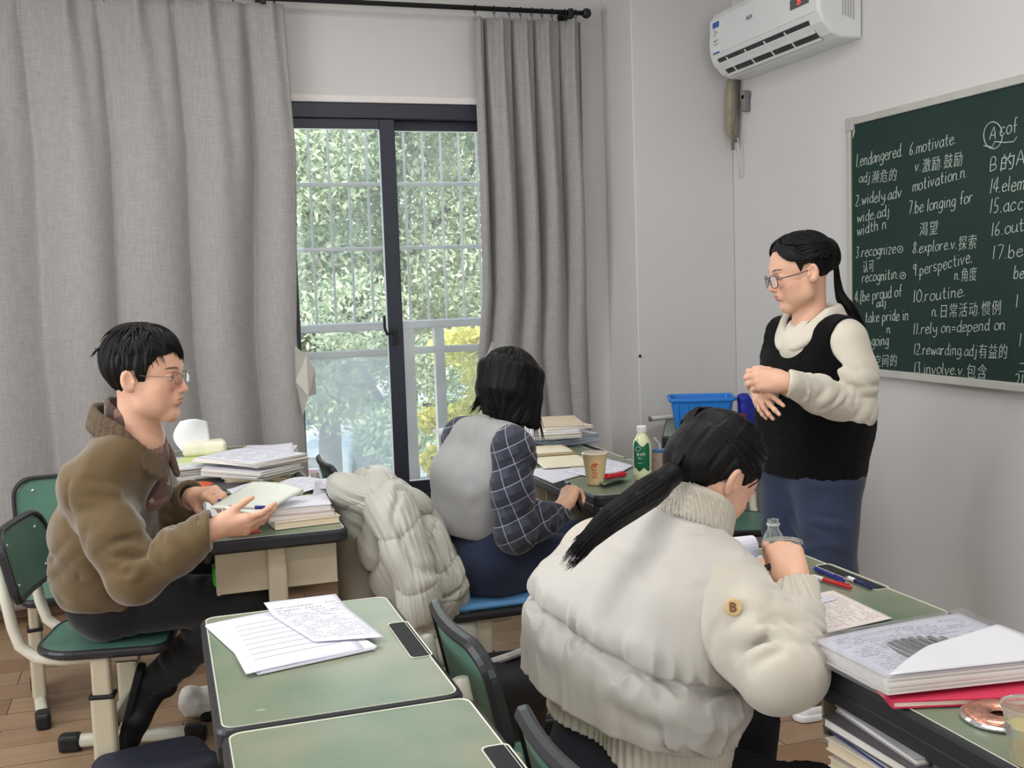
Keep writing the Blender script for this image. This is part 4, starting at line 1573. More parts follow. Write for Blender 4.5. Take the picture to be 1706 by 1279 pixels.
def fold_noise(scale, amp, stretch=(1, 1, 1), R=None, ridge=False, seed=0.0):
    st = np.asarray(stretch, float) * scale
    def g(P):
        q = P if R is None else P @ R
        n = vnoise(q * st + seed)
        n = (n * .65 + .35 * vnoise(q * st * 2.1 + 9.3 + seed)) * .6
        if ridge:
            n = 1 - 2 * np.abs(n)
        return amp * n
    return g


def near_line(P, a, b):
    a = np.asarray(a, float); b = np.asarray(b, float)
    ab = b - a
    t = np.clip(((P - a) @ ab) / (ab @ ab), 0, 1)
    q = P - a - t[..., None] * ab
    return np.sqrt((q * q).sum(-1)), t


def creases(lines, depth, width):
    """sharp-ish sunken lines (negative) along segments"""
    def g(P):
        o = np.zeros(P.shape[:-1])
        for a, b in lines:
            d, t = near_line(P, a, b)
            o -= depth * np.exp(-(d / width) ** 2)
        return o
    return g


def lock(bm, pts, r, seg=5, tip=.08):
    """one lock of hair through control points, thick at the root"""
    P = [Vector(p) for p in pts]
    sm = []
    n = len(P)
    for i in range(n - 1):
        q = [P[max(0, min(n - 1, i + o))] for o in (-1, 0, 1, 2)]
        for tt in (0, .33, .67):
            sm.append(.5 * ((2 * q[1]) + (q[2] - q[0]) * tt + (2 * q[0] - 5 * q[1] + 4 * q[2] - q[3]) * tt ** 2 + (3 * q[1] - q[0] - 3 * q[2] + q[3]) * tt ** 3))
    sm.append(P[-1])
    m = len(sm) - 1
    tube(bm, sm, [r * (.5 + .5 * math.sin(PI * min(1, .2 + i / m))) * (1 - (i / m) ** 3) + r * tip for i in range(m + 1)], seg)
    return bm


def bm_arrays(bm):
    """a bmesh as (verts, faces-as-quads)"""
    bmesh.ops.recalc_face_normals(bm, faces=bm.faces)
    bm.verts.index_update()
    v = np.array([q.co[:] for q in bm.verts])
    f = []
    for fc in bm.faces:
        i = [q.index for q in fc.verts]
        if len(i) == 4:
            f.append(i)
        elif len(i) > 4:
            for k in range(1, len(i) - 2, 2):
                f.append([i[0], i[k], i[k + 1], i[k + 2]])
        elif len(i) == 3:
            f.append([i[0], i[1], i[2], i[2]])
    bm.free()
    return v, np.array(f)


def glasses(parent, W, origin, s, frame_m, half=.030, rim=.0011, wide=.0215, high=.0165, z=.008, x=.108, rimless_low=False):
    """spectacles: two rims with lenses, a bridge and two temples"""
    g = None
    o = np.asarray(origin, float)
    bm = bmesh.new()
    for sy in (-1, 1):
        pts = []
        for k in range(25):
            a = 2 * PI * k / 24
            n = 3.2
            cx = abs(math.cos(a)) ** (2 / n) * math.copysign(1, math.cos(a))
            cz = abs(math.sin(a)) ** (2 / n) * math.copysign(1, math.sin(a))
            yy = half + wide * cx
            pts.append(W(x - .25 * max(0, yy - .03) , sy * yy, z + high * cz) - o)
        tube(bm, pts, rim * s, 5, cap=False)
        hx = x - .25 * max(0, half + wide - .03)
        tube(bm, [W(hx, sy * (half + wide), z + .006) - o, W(hx - .006, sy * .066, z + .008) - o, W(.035, sy * .079, z + .008) - o, W(-.008, sy * .083, z + .012) - o, W(-.03, sy * .082, z - .006) - o], rim * 1.1 * s, 5)
    tube(bm, [W(x, -(half - wide) , z + .004) - o, W(x + .004, 0, z + .007) - o, W(x, half - wide, z + .004) - o], rim * s, 5)
    g = obj('spectacles', bm, frame_m, parent, smooth=True)
    bm = bmesh.new()
    for sy in (-1, 1):
        vs = []
        for k in range(24):
            a = 2 * PI * k / 24
            cx = abs(math.cos(a)) ** .625 * math.copysign(1, math.cos(a))
            cz = abs(math.sin(a)) ** .625 * math.copysign(1, math.sin(a))
            yy = half + wide * cx
            vs.append(bm.verts.new(Vector(W(x - .25 * max(0, yy - .03), sy * yy, z + high * cz) - o)))
        bm.faces.new(vs)
    obj('lens', bm, M_LENS, g)
    return g


def person_part(name, parts, m, root, cols=None):
    loc = np.zeros(3)
    p = root
    while p is not None:
        loc = loc + np.array(p.location)
        p = p.parent
    return obj(name, arrays_mesh(name, parts, loc, cols), m, root)


def sph(W, az, el, f=1.0, cen=(-.014, 0, .050), r=(.104, .085, .090)):
    ca, ce = math.cos(az), math.cos(el)
    return W(cen[0] + r[0] * f * ce * ca, cen[1] + r[1] * f * ce * math.sin(az), cen[2] + r[2] * f * math.sin(el))


def hair_cap(W, loc, hairline, res=.003, grow=(.108, .088, .094), s=1.0, R=np.eye(3), c=None, noise=.0035, extra=None, cen=(-.014, 0, .050), seed=0):
    """hair following the skull; hairline: list of (x, z) of its lower edge in head coordinates"""
    B = Blob(.012)
    B.ell(W(*cen), np.array(grow) * s, R, 0)
    if extra:
        extra(B)
    xs = [h[0] for h in hairline]
    zs = [h[1] for h in hairline]
    B.ops.append((lambda P: (np.interp(loc(P)[:, 0], xs, zs) - loc(P)[:, 2]) * s, None, None, 0, 'keep'))
    def g(P):
        q = loc(P)
        az = np.arctan2(q[:, 1] - cen[1], q[:, 0] - cen[0])
        rad = np.hypot(q[:, 1] - cen[1], q[:, 0] - cen[0])
        P2 = np.stack([az * 9 + seed, q[:, 2] * 9 + seed, rad * 14], -1)
        return noise * (vnoise(P2) + .6 * vnoise(P2 * 2.3))
    B.disp(g)
    return B.mesh(res, smooth=1)


def wrinkles(a, b, r, n, seed, amp=.005, width=.008, arc=.6, slope=.6, t0=0.0, t1=1.0, ang=None, spread=3.2):
    """irregular cloth folds: short raised strokes wound part of the way round a limb from a to b of radius r"""
    a = np.asarray(a, float); b = np.asarray(b, float)
    L = np.linalg.norm(b - a)
    ax = unit(b - a)
    u = unit(np.cross(ax, [0.31, 0.2, 1.0])); v = np.cross(ax, u)
    rs = np.random.RandomState(seed)
    if ang is not None:
        w = unit(np.asarray(ang, float) - ax * (ax @ np.asarray(ang, float)))
        base = math.atan2(w @ v, w @ u)
    else:
        base = 0.0
    strokes = []
    for _ in range(n):
        t = rs.uniform(t0, t1) * L
        th = base + rs.uniform(-spread, spread)
        sg = rs.uniform(-slope, slope)
        ar = arc * rs.uniform(.5, 1.2)
        pts = [a + ax * (t + sg * r * q) + (u * math.cos(th + q) + v * math.sin(th + q)) * r for q in (-ar, -ar * .33, ar * .33, ar)]
        strokes.append((pts, amp * rs.uniform(.5, 1.25), width * rs.uniform(.7, 1.5)))
    def g(P):
        o = np.zeros(P.shape[:-1])
        lo, hi = np.minimum(a, b) - r * 1.8, np.maximum(a, b) + r * 1.8
        k = np.nonzero(((P > lo) & (P < hi)).all(-1))[0]
        if not len(k):
            return o
        Q = P[k]
        acc = np.zeros(len(k))
        for pts, am, wd in strokes:
            d = np.full(len(k), 9.0)
            tt = np.zeros(len(k))
            for i in range(3):
                di, ti = near_line(Q, pts[i], pts[i + 1])
                m = di < d
                d = np.where(m, di, d)
                tt = np.where(m, (i + ti) / 3, tt)
            # only where the stroke lies on this side of the cloth
            tp = np.sin(PI * np.clip(tt, 0, 1)) ** .6
            acc += am * tp * (np.exp(-(d / wd) ** 2 * .35) - .75 * np.exp(-((d - 2.4 * wd) / wd) ** 2))
        o[k] = np.clip(acc, -.014, .012)
        return o
    return g
# ------------------------------------------------------------------ the man in the brown jacket
V = ony


def cloth_mat(name, col, rough=.85, var=.06, bump=.25, bscale=300, sheen=.2, scale=9):
    return mat(name, col, rough, var, scale, bump, bscale, sheen=sheen, spec=.25, bdist=.0012)


M_BROWN = cloth_mat('brown_corduroy', srgb(96, 78, 49), .85, .10, .35, 420, .5)
M_BROWN2 = cloth_mat('brown_rib_knit', srgb(92, 76, 60), .9, .08)
M_BLACKC = cloth_mat('black_trouser_cloth', srgb(24, 24, 26), .85, .1)
M_SHOE = mat('black_shoe', srgb(22, 23, 26), .55, .1, 20, .2, 200)


def plaid_material(name, base, lines, scale, R=None, thin=.06):
    """woven check: pale lines on a dark ground"""
    m = mat(name, base, .85, .05, 20, .15, 300, sheen=.2)
    n, l, p = nodes_of(m)
    tc = n.new('ShaderNodeTexCoord')
    mp = n.new('ShaderNodeMapping')
    mp.inputs['Rotation'].default_value = R or (.2, .35, .3)
    l.new(tc.outputs['Object'], mp.inputs['Vector'])
    sx = n.new('ShaderNodeSeparateXYZ')
    l.new(mp.outputs[0], sx.inputs[0])
    col = None
    prev = None
    for axis, sc, c, w in lines:
        mu = n.new('ShaderNodeMath'); mu.operation = 'MULTIPLY'; mu.inputs[1].default_value = sc
        l.new(sx.outputs[axis], mu.inputs[0])
        fr = n.new('ShaderNodeMath'); fr.operation = 'FRACT'
        l.new(mu.outputs[0], fr.inputs[0])
        lt = n.new('ShaderNodeMath'); lt.operation = 'LESS_THAN'; lt.inputs[1].default_value = w
        l.new(fr.outputs[0], lt.inputs[0])
        mx = n.new('ShaderNodeMixRGB')
        l.new(lt.outputs[0], mx.inputs[0])
        if prev is None:
            mx.inputs[1].default_value = base
        else:
            l.new(prev.outputs[0], mx.inputs[1])
        mx.inputs[2].default_value = c
        prev = mx
    l.new(prev.outputs[0], p.inputs['Base Color'])
    return m


M_PLAIDB = plaid_material('brown_plaid', srgb(96, 72, 62), [(0, 16, srgb(150, 138, 132), .22), (2, 14, srgb(128, 96, 82), .3), (1, 16, srgb(70, 50, 46), .3)], 1)

mp_ = thing('person', 'man in a brown corduroy jacket and glasses, seated sideways with a pen in hand', 'person', (-.13, 3.52, .0))
rv = unit(A(-.34, -.94, 0))
fw = unit(A(.94, -.34, 0))
pel = A(-.17, 3.53, .57)
wai = V(176, 905, 3.50)
che = V(190, 815, 3.44)
upp = V(214, 752, 3.38)
nek = V(240, 712, 3.34)
hc = V(243, 630, 3.30)
yaw_h, tilt = math.radians(-24), math.radians(5)
fwd_h = A(math.cos(yaw_h) * math.cos(tilt), math.sin(yaw_h) * math.cos(tilt), -math.sin(tilt))
left_h = unit(np.cross([0, 0, 1], fwd_h) + A(0, 0, .03))
Rh = np.column_stack([fwd_h, left_h, np.cross(fwd_h, left_h)])
HS = 1.06
Bh = Blob(.02)
Wm, locm, paint_m = head(Bh, hc, Rh, HS, mouth_open=.45, jaw=1.0)
Bh.cap(Wm(-.026, 0, -.04), nek + A(-.015, .0, -.03), .054, .060, .03)
Bh.cap(nek + A(-.01, 0, -.03), upp, .060, .075, .04)
h_head = Bh.mesh(.0024)
# arms
sr = che + rv * .185 + A(.01, 0, .045)
sl = che - rv * .165 + A(.03, 0, .045)
er = V(224, 962, 3.16)
wr_ = V(352, 880, 3.12)
el_ = V(282, 905, 3.62)
wl_ = V(318, 826, 3.50)
Bb = Blob(.03)
for s in (-1, 1):
    Bb.chain([pel + rv * s * .08, wai + rv * s * .08, che + rv * s * .08, upp + rv * s * .08], [.09, .085, .085, .055])
Bb.chain([sr, er, wr_], [.05, .042, .027])
Bb.chain([sl, el_, wl_], [.05, .042, .027])
h_body = Bb.mesh(.008)
# right hand: palm up, fingers reaching towards the paper, a pen across it
Bq = Blob(.01)
dR = unit(V(438, 874, 3.10) - wr_)
tipsR, MR = hand(Bq, wr_ + dR * .012, dR + A(0, 0, .05), A(.1, -.82, -.55), 1, curls=[(12, 18, 10), (20, 24, 14), (26, 28, 16), (32, 32, 18)], spread=5, s=1.0, thumb=(30, 20, 8))
Bq.cap(wr_ + unit(er - wr_) * .06, wr_ + dR * .02, .029, .026, .015)
h_r = Bq.mesh(.0019)
wr_m = wr_ + dR * .012
Bq = Blob(.01)
dL = unit(V(376, 826, 3.36) - wl_)
tipsL, ML = hand(Bq, wl_ + dL * .012, dL + A(0, 0, .12), A(-.15, -.25, .95), -1, curls=[(30, 34, 20), (36, 36, 22), (40, 38, 22), (44, 38, 22)], spread=5, s=1.0, thumb=(26, 40, 14))
Bq.cap(wl_ + unit(el_ - wl_) * .06, wl_ + dL * .02, .029, .026, .015)
h_l = Bq.mesh(.0019)
person_part('body', [h_head, h_body, h_r, h_l], M_SKIN, mp_, paint_m)
glasses(mp_, Wm, mp_.location, HS, mat('thin_silver_frame', srgb(150, 140, 128), .25, .02, metal=.9), half=.031, wide=.0195, high=.0150, z=.009)

# hair: messy short crop, fringe swept over the forehead
cap_m = hair_cap(Wm, locm, [(-.13, -.085), (-.085, -.082), (-.05, -.068), (-.030, -.035), (-.018, .026), (.004, .028), (.012, -.004), (.028, .002), (.040, .040), (.06, .072), (.10, .080)], s=HS, R=Rh, grow=(.113, .091, .102), noise=.005)
bm = bmesh.new()
rr = random.Random(4)
O = Vector(mp_.location)
def spath(az0, el0, az1, el1, f0=1.02, f1=1.06, n=4, W=Wm):
    return [Vector(sph(W, az0 + (az1 - az0) * i / n, el0 + (el1 - el0) * i / n, f0 + (f1 - f0) * i / n + .03 * math.sin(PI * i / n))) - O for i in range(n + 1)]
for k in range(90):                                   # fringe, swept to one side and uneven
    a0 = rr.uniform(-1.0, 1.0)
    e1 = .30 - .30 * math.exp(-((a0 - .25) / .35) ** 2) + rr.uniform(-.10, .16) + (.12 if a0 < -.2 else 0)
    if a0 < -.75:
        e1 = rr.uniform(-.12, .1)
    lock(bm, spath(a0 * 1.0 - .35, rr.uniform(.8, 1.2), a0 * .95 + .10 + rr.uniform(-.1, .1), e1, 1.06, rr.uniform(1.02, 1.10)), rr.uniform(.003, .0055))
for k in range(120):                                  # sides and back
    a0 = rr.uniform(.9, 5.4)
    e1 = -.85 if 2.0 < a0 < 4.3 else -.05
    lock(bm, spath(a0, rr.uniform(.5, 1.3), a0 + rr.uniform(-.2, .2), e1 + rr.uniform(-.12, .35), 1.05, rr.uniform(1.0, 1.06)), rr.uniform(.004, .007))
for k in range(46):                                   # crown, lifted
    a0 = rr.uniform(0, 6.28)
    lock(bm, spath(a0, rr.uniform(1.1, 1.5), a0 + rr.uniform(-.5, .5), rr.uniform(.4, 1.0), 1.08, rr.uniform(1.10, 1.18)), rr.uniform(.004, .006))
for k in range(16):                                   # tuft at the back of the head
    a0 = PI + rr.uniform(-.5, .5)
    lock(bm, [Vector(sph(Wm, a0, .35, 1.05)) - O, Vector(sph(Wm, a0, .22, 1.16)) - O, Vector(sph(Wm, a0 + rr.uniform(-.15, .15), rr.uniform(-.1, .2), rr.uniform(1.22, 1.34))) - O], rr.uniform(.0025, .004))
v, f = bm_arrays(bm)
person_part('hair', [cap_m, (v + np.array(mp_.location), f)], M_HAIR, mp_)

# jacket
nc_ = V(222, 728, 3.36)
J = Blob(.035)
cs = [A(-.15, 3.53, .60), V(182, 945, 3.51), V(178, 880, 3.48), V(192, 812, 3.43), V(212, 758, 3.38)]
for s in (-1, 1):
    J.chain([c + rv * s * w for c, w in zip(cs, (.085, .085, .085, .090, .095))], [.118, .130, .122, .106, .074])
J.chain(cs, [.124, .136, .128, .110, .078])
J.cap(upp + rv * .04, sr, .070, .076, .06)
J.cap(upp - rv * .04, sl, .070, .076, .06)
J.cap(nc_ + A(-.02, 0, -.06), upp, .100, .10, .05)
J.cap(nc_ + A(.015, 0, -.045), nc_ + A(.02, 0, .12), .090, .11, .01, 'sub')
J.cap(nc_ + fw * .09 + A(0, 0, -.06), nc_ + fw * .15 + A(0, 0, -.20), .050, .028, .01, 'sub')
J.chain([sr, sr * .45 + er * .55, er], [.077, .076, .070], .05)
J.chain([er, er * .45 + wr_ * .55, wr_ - dR * .004], [.070, .060, .050], .03)
J.chain([sl, el_, wl_ - dL * .004], [.085, .075, .050], .04)
mid_r = sr * .45 + er * .55
inn = unit((sr + wr_) / 2 - er)
J.disp(wrinkles(mid_r, er, .074, 16, 1, .007, .009, .9, .7, .3, 1.1, inn, 1.5))
J.disp(wrinkles(er, wr_, .064, 18, 2, .008, .008, .8, .8, -.05, .7, inn, 1.6))
J.disp(wrinkles(er, wr_, .052, 7, 12, .004, .007, .7, .3, .7, .98))
J.disp(wrinkles(sr, mid_r, .078, 7, 3, .004, .012, .8, 1.4, .0, 1))
J.disp(wrinkles(cs[0], cs[2], .20, 14, 4, .006, .012, .5, .9, .0, 1, -fw * .6 + rv, 1.3))
J.disp(wrinkles(el_, wl_, .064, 10, 5, .006, .008, .8))
J.disp(wrinkles(cs[2], cs[4], .16, 8, 6, .005, .014, .4, 1.6, .0, 1, rv - fw, 1.2))
J.disp(fold_noise(6, .006, (1, 1, .6)))
J.disp(lambda P: .0035 * (1 - 2.3 * np.abs(vnoise(P * A(15, 15, 9) + 7.7))))
J.disp(creases([(V(95, 905, 3.56), V(168, 902, 3.30))], .006, .006))
# welt of the sleeve seam and pocket
J.disp(creases([(sr + A(-.05, -.07, .05), sr + A(-.06, -.06, -.14)), (sr + A(-.06, -.06, -.14), cs[1] + rv * .20)], .005, .006))
J.cut(A(-.15, 3.5, .548), A(-.10, 0, -1))
for w_, d_ in ((wr_, dR), (wl_, dL)):
    J.ops.append((lambda P, w_=w_, d_=d_: np.where(np.sqrt(((P - w_) ** 2).sum(-1)) < .10, (P - w_) @ d_, -1.0), None, None, 0, 'keep'))
    J.cap(w_ - d_ * .02, w_ + d_ * .06, .038, .040, .004, 'sub')
jm = person_part('jacket', [J.mesh(.0055)], M_BROWN, mp_)
# rib knit collar and the shirt collar inside it
def collar(path, hgt, rad, flare, res=.003, ribs=0.0, rib_n=60, k=.01, top_cut=None):
    B = Blob(k)
    for p, q in zip(path, path[1:]):
        for h in np.linspace(0, 1, 9):
            B.cap(p[0] * (1 - h) + p[1] * h, q[0] * (1 - h) + q[1] * h, rad, None, .006)
    if ribs:
        c0 = sum(p[0] for p in path) / len(path)
        B.disp(lambda P: ribs * np.sin(rib_n * np.arctan2(P[:, 1] - c0[1], P[:, 0] - c0[0])))
    return B.mesh(res)
def neck_ring(c, fwd, right, rx, ry, h, tilt, a0, a1, n, flare=1.15, drop=0.0, up=A(0, 0, 1)):
    """pairs (low, high) round a neck from angle a0 to a1, 0 = front, positive = to the right"""
    out = []
    for i in range(n + 1):
        a = math.radians(a0 + (a1 - a0) * i / n)
        d = fwd * math.cos(a) * rx + right * math.sin(a) * ry
        front = max(0, math.cos(a))
        lo = c + d * flare + up * (-drop * front - tilt * math.cos(a))
        hi = c + d + up * (h - drop * front * .9 - tilt * math.cos(a))
        out.append((lo, hi))
    return out
nc = V(222, 732, 3.36)
pth = neck_ring(nc, fw, rv, .104, .098, .050, .052, 26, 334, 30, 1.14, .075)
person_part('rib_collar', [collar(pth, 0, .0085, 0, .0028, .0020, 110)], M_BROWN2, jm)
pth = neck_ring(nc + A(.012, 0, .034), fw, rv, .078, .074, .046, .044, 12, 348, 28, 1.06, .062)
person_part('shirt_collar', [collar(pth, 0, .0045, 0, .0028)], M_PLAIDB, mp_)
# shirt front seen in the jacket opening
Sb = Blob(.03)
Sb.cap(nc + fw * .045 + A(0, 0, -.03), che + fw * .105, .05, .07)
person_part('shirt', [Sb.mesh(.006)], M_PLAIDB, mp_)

# trousers and shoes
T = Blob(.04)
hr, hl = pel + rv * .09 + A(0, 0, -.025), pel - rv * .09 + A(0, 0, -.025)
kr, ar = A(.215, 3.36, .545), V(262, 1132, 3.46)
kl, al = A(.285, 3.66, .535), A(.24, 3.66, .11)
T.cap(hr + A(0, 0, .02), hl + A(0, 0, .02), .115)
T.chain([hr, kr], [.095, .070])
T.chain([kr, ar], [.068, .052])
T.chain([hl, kl], [.095, .070])
T.chain([kl, al], [.066, .050])
T.disp(fold_noise(13, .005))
T.disp(wrinkles(hr, kr, .085, 14, 7, .006)); T.disp(wrinkles(kr, ar, .06, 12, 8, .006))
T.cut(A(0, 0, .447), A(0, 0, -1)) if False else None
person_part('trousers', [T.mesh(.006)], M_BLACKC, mp_)
def shoe(heel, toe, up, s=1.0):
    """soft shoe from heel to toe, up = towards the ankle"""
    x = unit(toe - heel)
    z = unit(up - x * (x @ up))
    y = np.cross(z, x)
    M = np.column_stack([x, y, z])
    L = np.linalg.norm(toe - heel)
    B = Blob(.02)
    def W(a, b, c):
        return heel + M @ A(a * L, b, c)
    B.cap(W(.10, 0, .028), W(.55, 0, .026), .030, .034)
    B.cap(W(.55, .012, .024), W(.86, .004, .020), .036, .028)
    B.cap(W(.55, -.012, .024), W(.86, -.004, .020), .036, .028)
    B.cap(W(.16, 0, .045), W(.14, 0, .085), .036, .038)
    B.cap(W(.3, 0, .055), W(.6, 0, .035), .032, .026)
    B.ops.append((lambda P: -((P - heel) @ z) - .002, None, None, 0, 'keep'))
    up_ = B.mesh(.0035)
    S = Blob(.01)
    S.cap(W(.08, 0, .004), W(.55, 0, .004), .040, .044)
    S.cap(W(.55, .006, .004), W(.88, .002, .004), .044, .036)
    S.ops.append((lambda P: np.abs((P - heel) @ z - .002) - .012, None, None, 0, 'keep'))
    return up_, S.mesh(.0035)
for hl_, to_, up_ in ((V(234, 1112, 3.46), V(196, 1262, 3.47), A(1, -.15, .1)), (A(.20, 3.66, .012), A(.46, 3.64, .012), A(0, 0, 1))):
    u, so = shoe(hl_, to_, up_)
    sh = person_part('shoe', [u], M_SHOE, mp_)
    so_ = person_part('sole', [so], M_SHOE, mp_)
    so_.parent = sh
# ------------------------------------------------------------------ shared clothes materials
def rib_material(name, col, freq, axis=2, depth=.6, wob=.0):
    m = mat(name, col, .9, .04, 8, sheen=.3, spec=.2)
    n, l, p = nodes_of(m)
    tc = n.new('ShaderNodeTexCoord')
    wv = n.new('ShaderNodeTexWave')
    wv.bands_direction = 'XYZ'[axis]
    wv.inputs['Scale'].default_value = freq
    wv.inputs['Distortion'].default_value = wob
    l.new(tc.outputs['Object'], wv.inputs['Vector'])
    bp_ = n.new('ShaderNodeBump')
    bp_.inputs['Strength'].default_value = depth
    bp_.inputs['Distance'].default_value = .002
    l.new(wv.outputs['Fac'], bp_.inputs['Height'])
    l.new(bp_.outputs[0], p.inputs['Normal'])
    return m


M_GREYK = rib_material('grey_fine_knit', srgb(158, 158, 158), 90, 2, .5, .6)
M_PLAIDN = plaid_material('navy_plaid', srgb(46, 48, 62), [(0, 19, srgb(58, 62, 76), .5), (2, 19, srgb(36, 38, 50), .5), (0, 19, srgb(140, 144, 158), .045), (2, 19, srgb(140, 144, 158), .045)], 1, R=(.12, .38, .55))
M_DENIM = cloth_mat('dark_denim', srgb(44, 54, 78), .85, .16, .3, 500, .2, 7)
M_CREAMN = mat('cream_quilted_nylon', srgb(184, 180, 173), .62, .03, 6, .12, 180, sheen=.15, spec=.3)
M_CREAMK = cloth_mat('cream_fleece', srgb(187, 180, 166), .95, .03, .35, 500, .4)
M_CREAMT = cloth_mat('cream_hoodie_cloth', srgb(206, 199, 184), .95, .03, .3, 500, .3)
M_FUR = mat('black_fleece_vest', srgb(9, 9, 10), .95, .15, 30, .8, 170, sheen=.06, spec=.1, bdist=.006)


def look(d, tilt, roll=0.0):
    d = unit(A(d[0], d[1], 0))
    t = math.radians(tilt)
    f = d * math.cos(t) + A(0, 0, -math.sin(t))
    lf = unit(np.cross([0, 0, 1], f) + A(0, 0, roll))
    return np.column_stack([f, lf, np.cross(f, lf)])


def at_end(B, w, d, r=.10):
    B.ops.append((lambda P: np.where(np.sqrt(((P - w) ** 2).sum(-1)) < r, (P - w) @ d, -1.0), None, None, 0, 'keep'))


# ------------------------------------------------------------------ woman in the grey vest and plaid shirt
wp = thing('person', 'woman with a black bob, grey knit vest over a plaid shirt, seen from behind', 'person', (.95, 3.42, .0))
f1 = unit(A(.965, .26, 0)); r1 = A(f1[1], -f1[0], 0)
pel = V(800, 918, 3.42); wai = V(782, 855, 3.42); che = V(790, 782, 3.41); upp = V(812, 728, 3.40); nek = V(838, 704, 3.40)
hc = V(850, 652, 3.40)
Rh = look((.80, .60), 24)
Bh = Blob(.02)
Ww, locw, paint_w = head(Bh, hc, Rh, .98)
Bh.cap(Ww(-.03, 0, -.03), nek + A(0, 0, -.02), .048, .052, .03)
Bh.cap(nek + A(0, 0, -.02), upp, .052, .07, .04)
h_head = Bh.mesh(.003)
sr = upp + r1 * .165 + A(0, 0, -.02); sl = upp - r1 * .165 + A(0, 0, -.02)
er = V(858, 888, 3.19); wr_ = V(936, 848, 3.27)
el_ = sl + A(.14, .05, -.20); wl_ = A(1.20, 3.68, .72)
hd = unit(V(958, 797, 3.36) - wr_)
Bq = Blob(.01)
tipsW, MW = hand(Bq, wr_ + hd * .01, hd, unit(A(-.75, -.45, .1)), 1, curls=[(38, 52, 30), (48, 56, 34), (58, 58, 36), (64, 58, 36)], s=.92, thumb=(24, 42, 16))
Bq.cap(wr_ + unit(er - wr_) * .06, wr_ + hd * .02, .025, .024, .015)
h_r = Bq.mesh(.0019)
Bq = Blob(.01)
hand(Bq, wl_, A(1, .1, -.6), A(.5, 0, 1), -1, curl=(18, 20, 12), s=.92)
h_l = Bq.mesh(.0025)
Bb = Blob(.03)
for s in (-1, 1):
    Bb.chain([pel + r1 * s * .07, wai + r1 * s * .07, che + r1 * s * .07, upp + r1 * s * .07], [.085, .075, .075, .05])
Bb.chain([sr, er, wr_], [.045, .036, .024]); Bb.chain([sl, el_, wl_], [.045, .036, .024])
person_part('body', [h_head, h_r, h_l, Bb.mesh(.009)], M_SKIN, wp, paint_w)
# bob
def bob(B):
    for a in np.linspace(math.radians(62), math.radians(298), 15):
        p0 = sph(Ww, a, .15, .93)
        p1 = sph(Ww, a, -.35, 1.0) + A(0, 0, -.035)
        p2 = p1 + A(.018, .0, -.105) + (Rh @ A(-math.cos(a) * -.0, math.sin(a) * .012, 0))
        B.chain([p0, p1, p2], [.030, .026, .012], .02)
cap_w = hair_cap(Ww, locw, [(-.2, -.3), (-.03, -.3), (.045, -.3), (.055, .02), (.075, .06), (.12, .075)], s=.98, R=Rh, grow=(.108, .088, .095), extra=bob, noise=.0035)
bm = bmesh.new(); O = Vector(wp.location); rr = random.Random(8)
for k in range(150):
    a = rr.uniform(math.radians(58), math.radians(302))
    p0 = Vector(sph(Ww, a * .9 + .3, rr.uniform(.9, 1.35), 1.06)) - O
    p1 = Vector(sph(Ww, a, .35, 1.09)) - O
    p2 = Vector(sph(Ww, a, -.30, 1.10)) - O + Vector((0, 0, -.035))
    p3 = p2 + Vector((.014 + rr.uniform(-.012, .012), rr.uniform(-.012, .012), -rr.uniform(.085, .15)))
    lock(bm, [p0, p1, p2, p3], rr.uniform(.004, .007))
for k in range(10):
    p2 = Vector(V(800 + k * 2, 640, 3.40)) - O
    lock(bm, [p2, Vector(V(792 + k * 2, 668, 3.42)) - O, Vector(V(777 + k * 2.4, 690 + rr.uniform(-6, 6), 3.43)) - O], rr.uniform(.003, .005))
v, f = bm_arrays(bm)
person_part('hair', [cap_w, (v + np.array(wp.location), f)], M_HAIR, wp)
# vest
K = Blob(.04)
for s in (-1, 1):
    K.chain([wai + A(0, 0, -.02) + r1 * s * .075, che + r1 * s * .085 + A(0, 0, -.02), upp + r1 * s * .085 + A(0, 0, -.025)], [.098, .096, .064])
K.chain([wai + A(0, 0, -.02), che + A(0, 0, -.02), upp + A(0, 0, -.025)], [.106, .102, .070])
K.cap(upp + r1 * .03, sr - r1 * .01, .064, .074, .04)
K.cap(upp - r1 * .03, sl + r1 * .01, .064, .074, .04)
K.cap(nek + A(0, 0, -.03), upp, .056, .07, .03)
K.disp(fold_noise(9, .004, (1, 1, .5)))
K.disp(wrinkles(wai, che, .17, 9, 9, .0022, .012, .4, .8, .0, .8))
K.cut(wai + A(0, 0, -.062), A(-.12, 0, -1))
K.cap(sr + r1 * .012, sr + r1 * .2, .080, .11, .01, 'sub')
K.cap(sl - r1 * .012, sl - r1 * .2, .080, .11, .01, 'sub')
person_part('knit_vest', [K.mesh(.005)], M_GREYK, wp)
S = Blob(.03)
S.cap(sr - r1 * .035, sr + A(0, 0, -.01), .070, .068, .03); S.cap(sl + r1 * .035, sl, .070, .068, .03)
S.chain([sr - r1 * .02, sr * .5 + er * .5 + A(-.01, 0, 0), er], [.066, .068, .064], .03)
S.chain([er, er * .45 + wr_ * .55, wr_ - hd * .02], [.064, .060, .036], .02)
S.chain([sl + r1 * .02, el_, wl_ - A(.02, 0, 0)], [.072, .068, .040])
inn = unit((sr + wr_) / 2 - er)
S.disp(wrinkles(sr, er, .070, 12, 11, .005, .009, .8, .9, .1, 1)); S.disp(wrinkles(er, wr_, .064, 16, 12, .007, .008, .8, .7, -.05, .85, inn, 2.2))
S.disp(fold_noise(9, .006))
at_end(S, wr_ - hd * .012, hd, .08)
S.cap(wr_ - hd * .03, wr_ + hd * .05, .030, .032, .004, 'sub')
person_part('shirt_sleeves', [S.mesh(.005)], M_PLAIDN, wp)
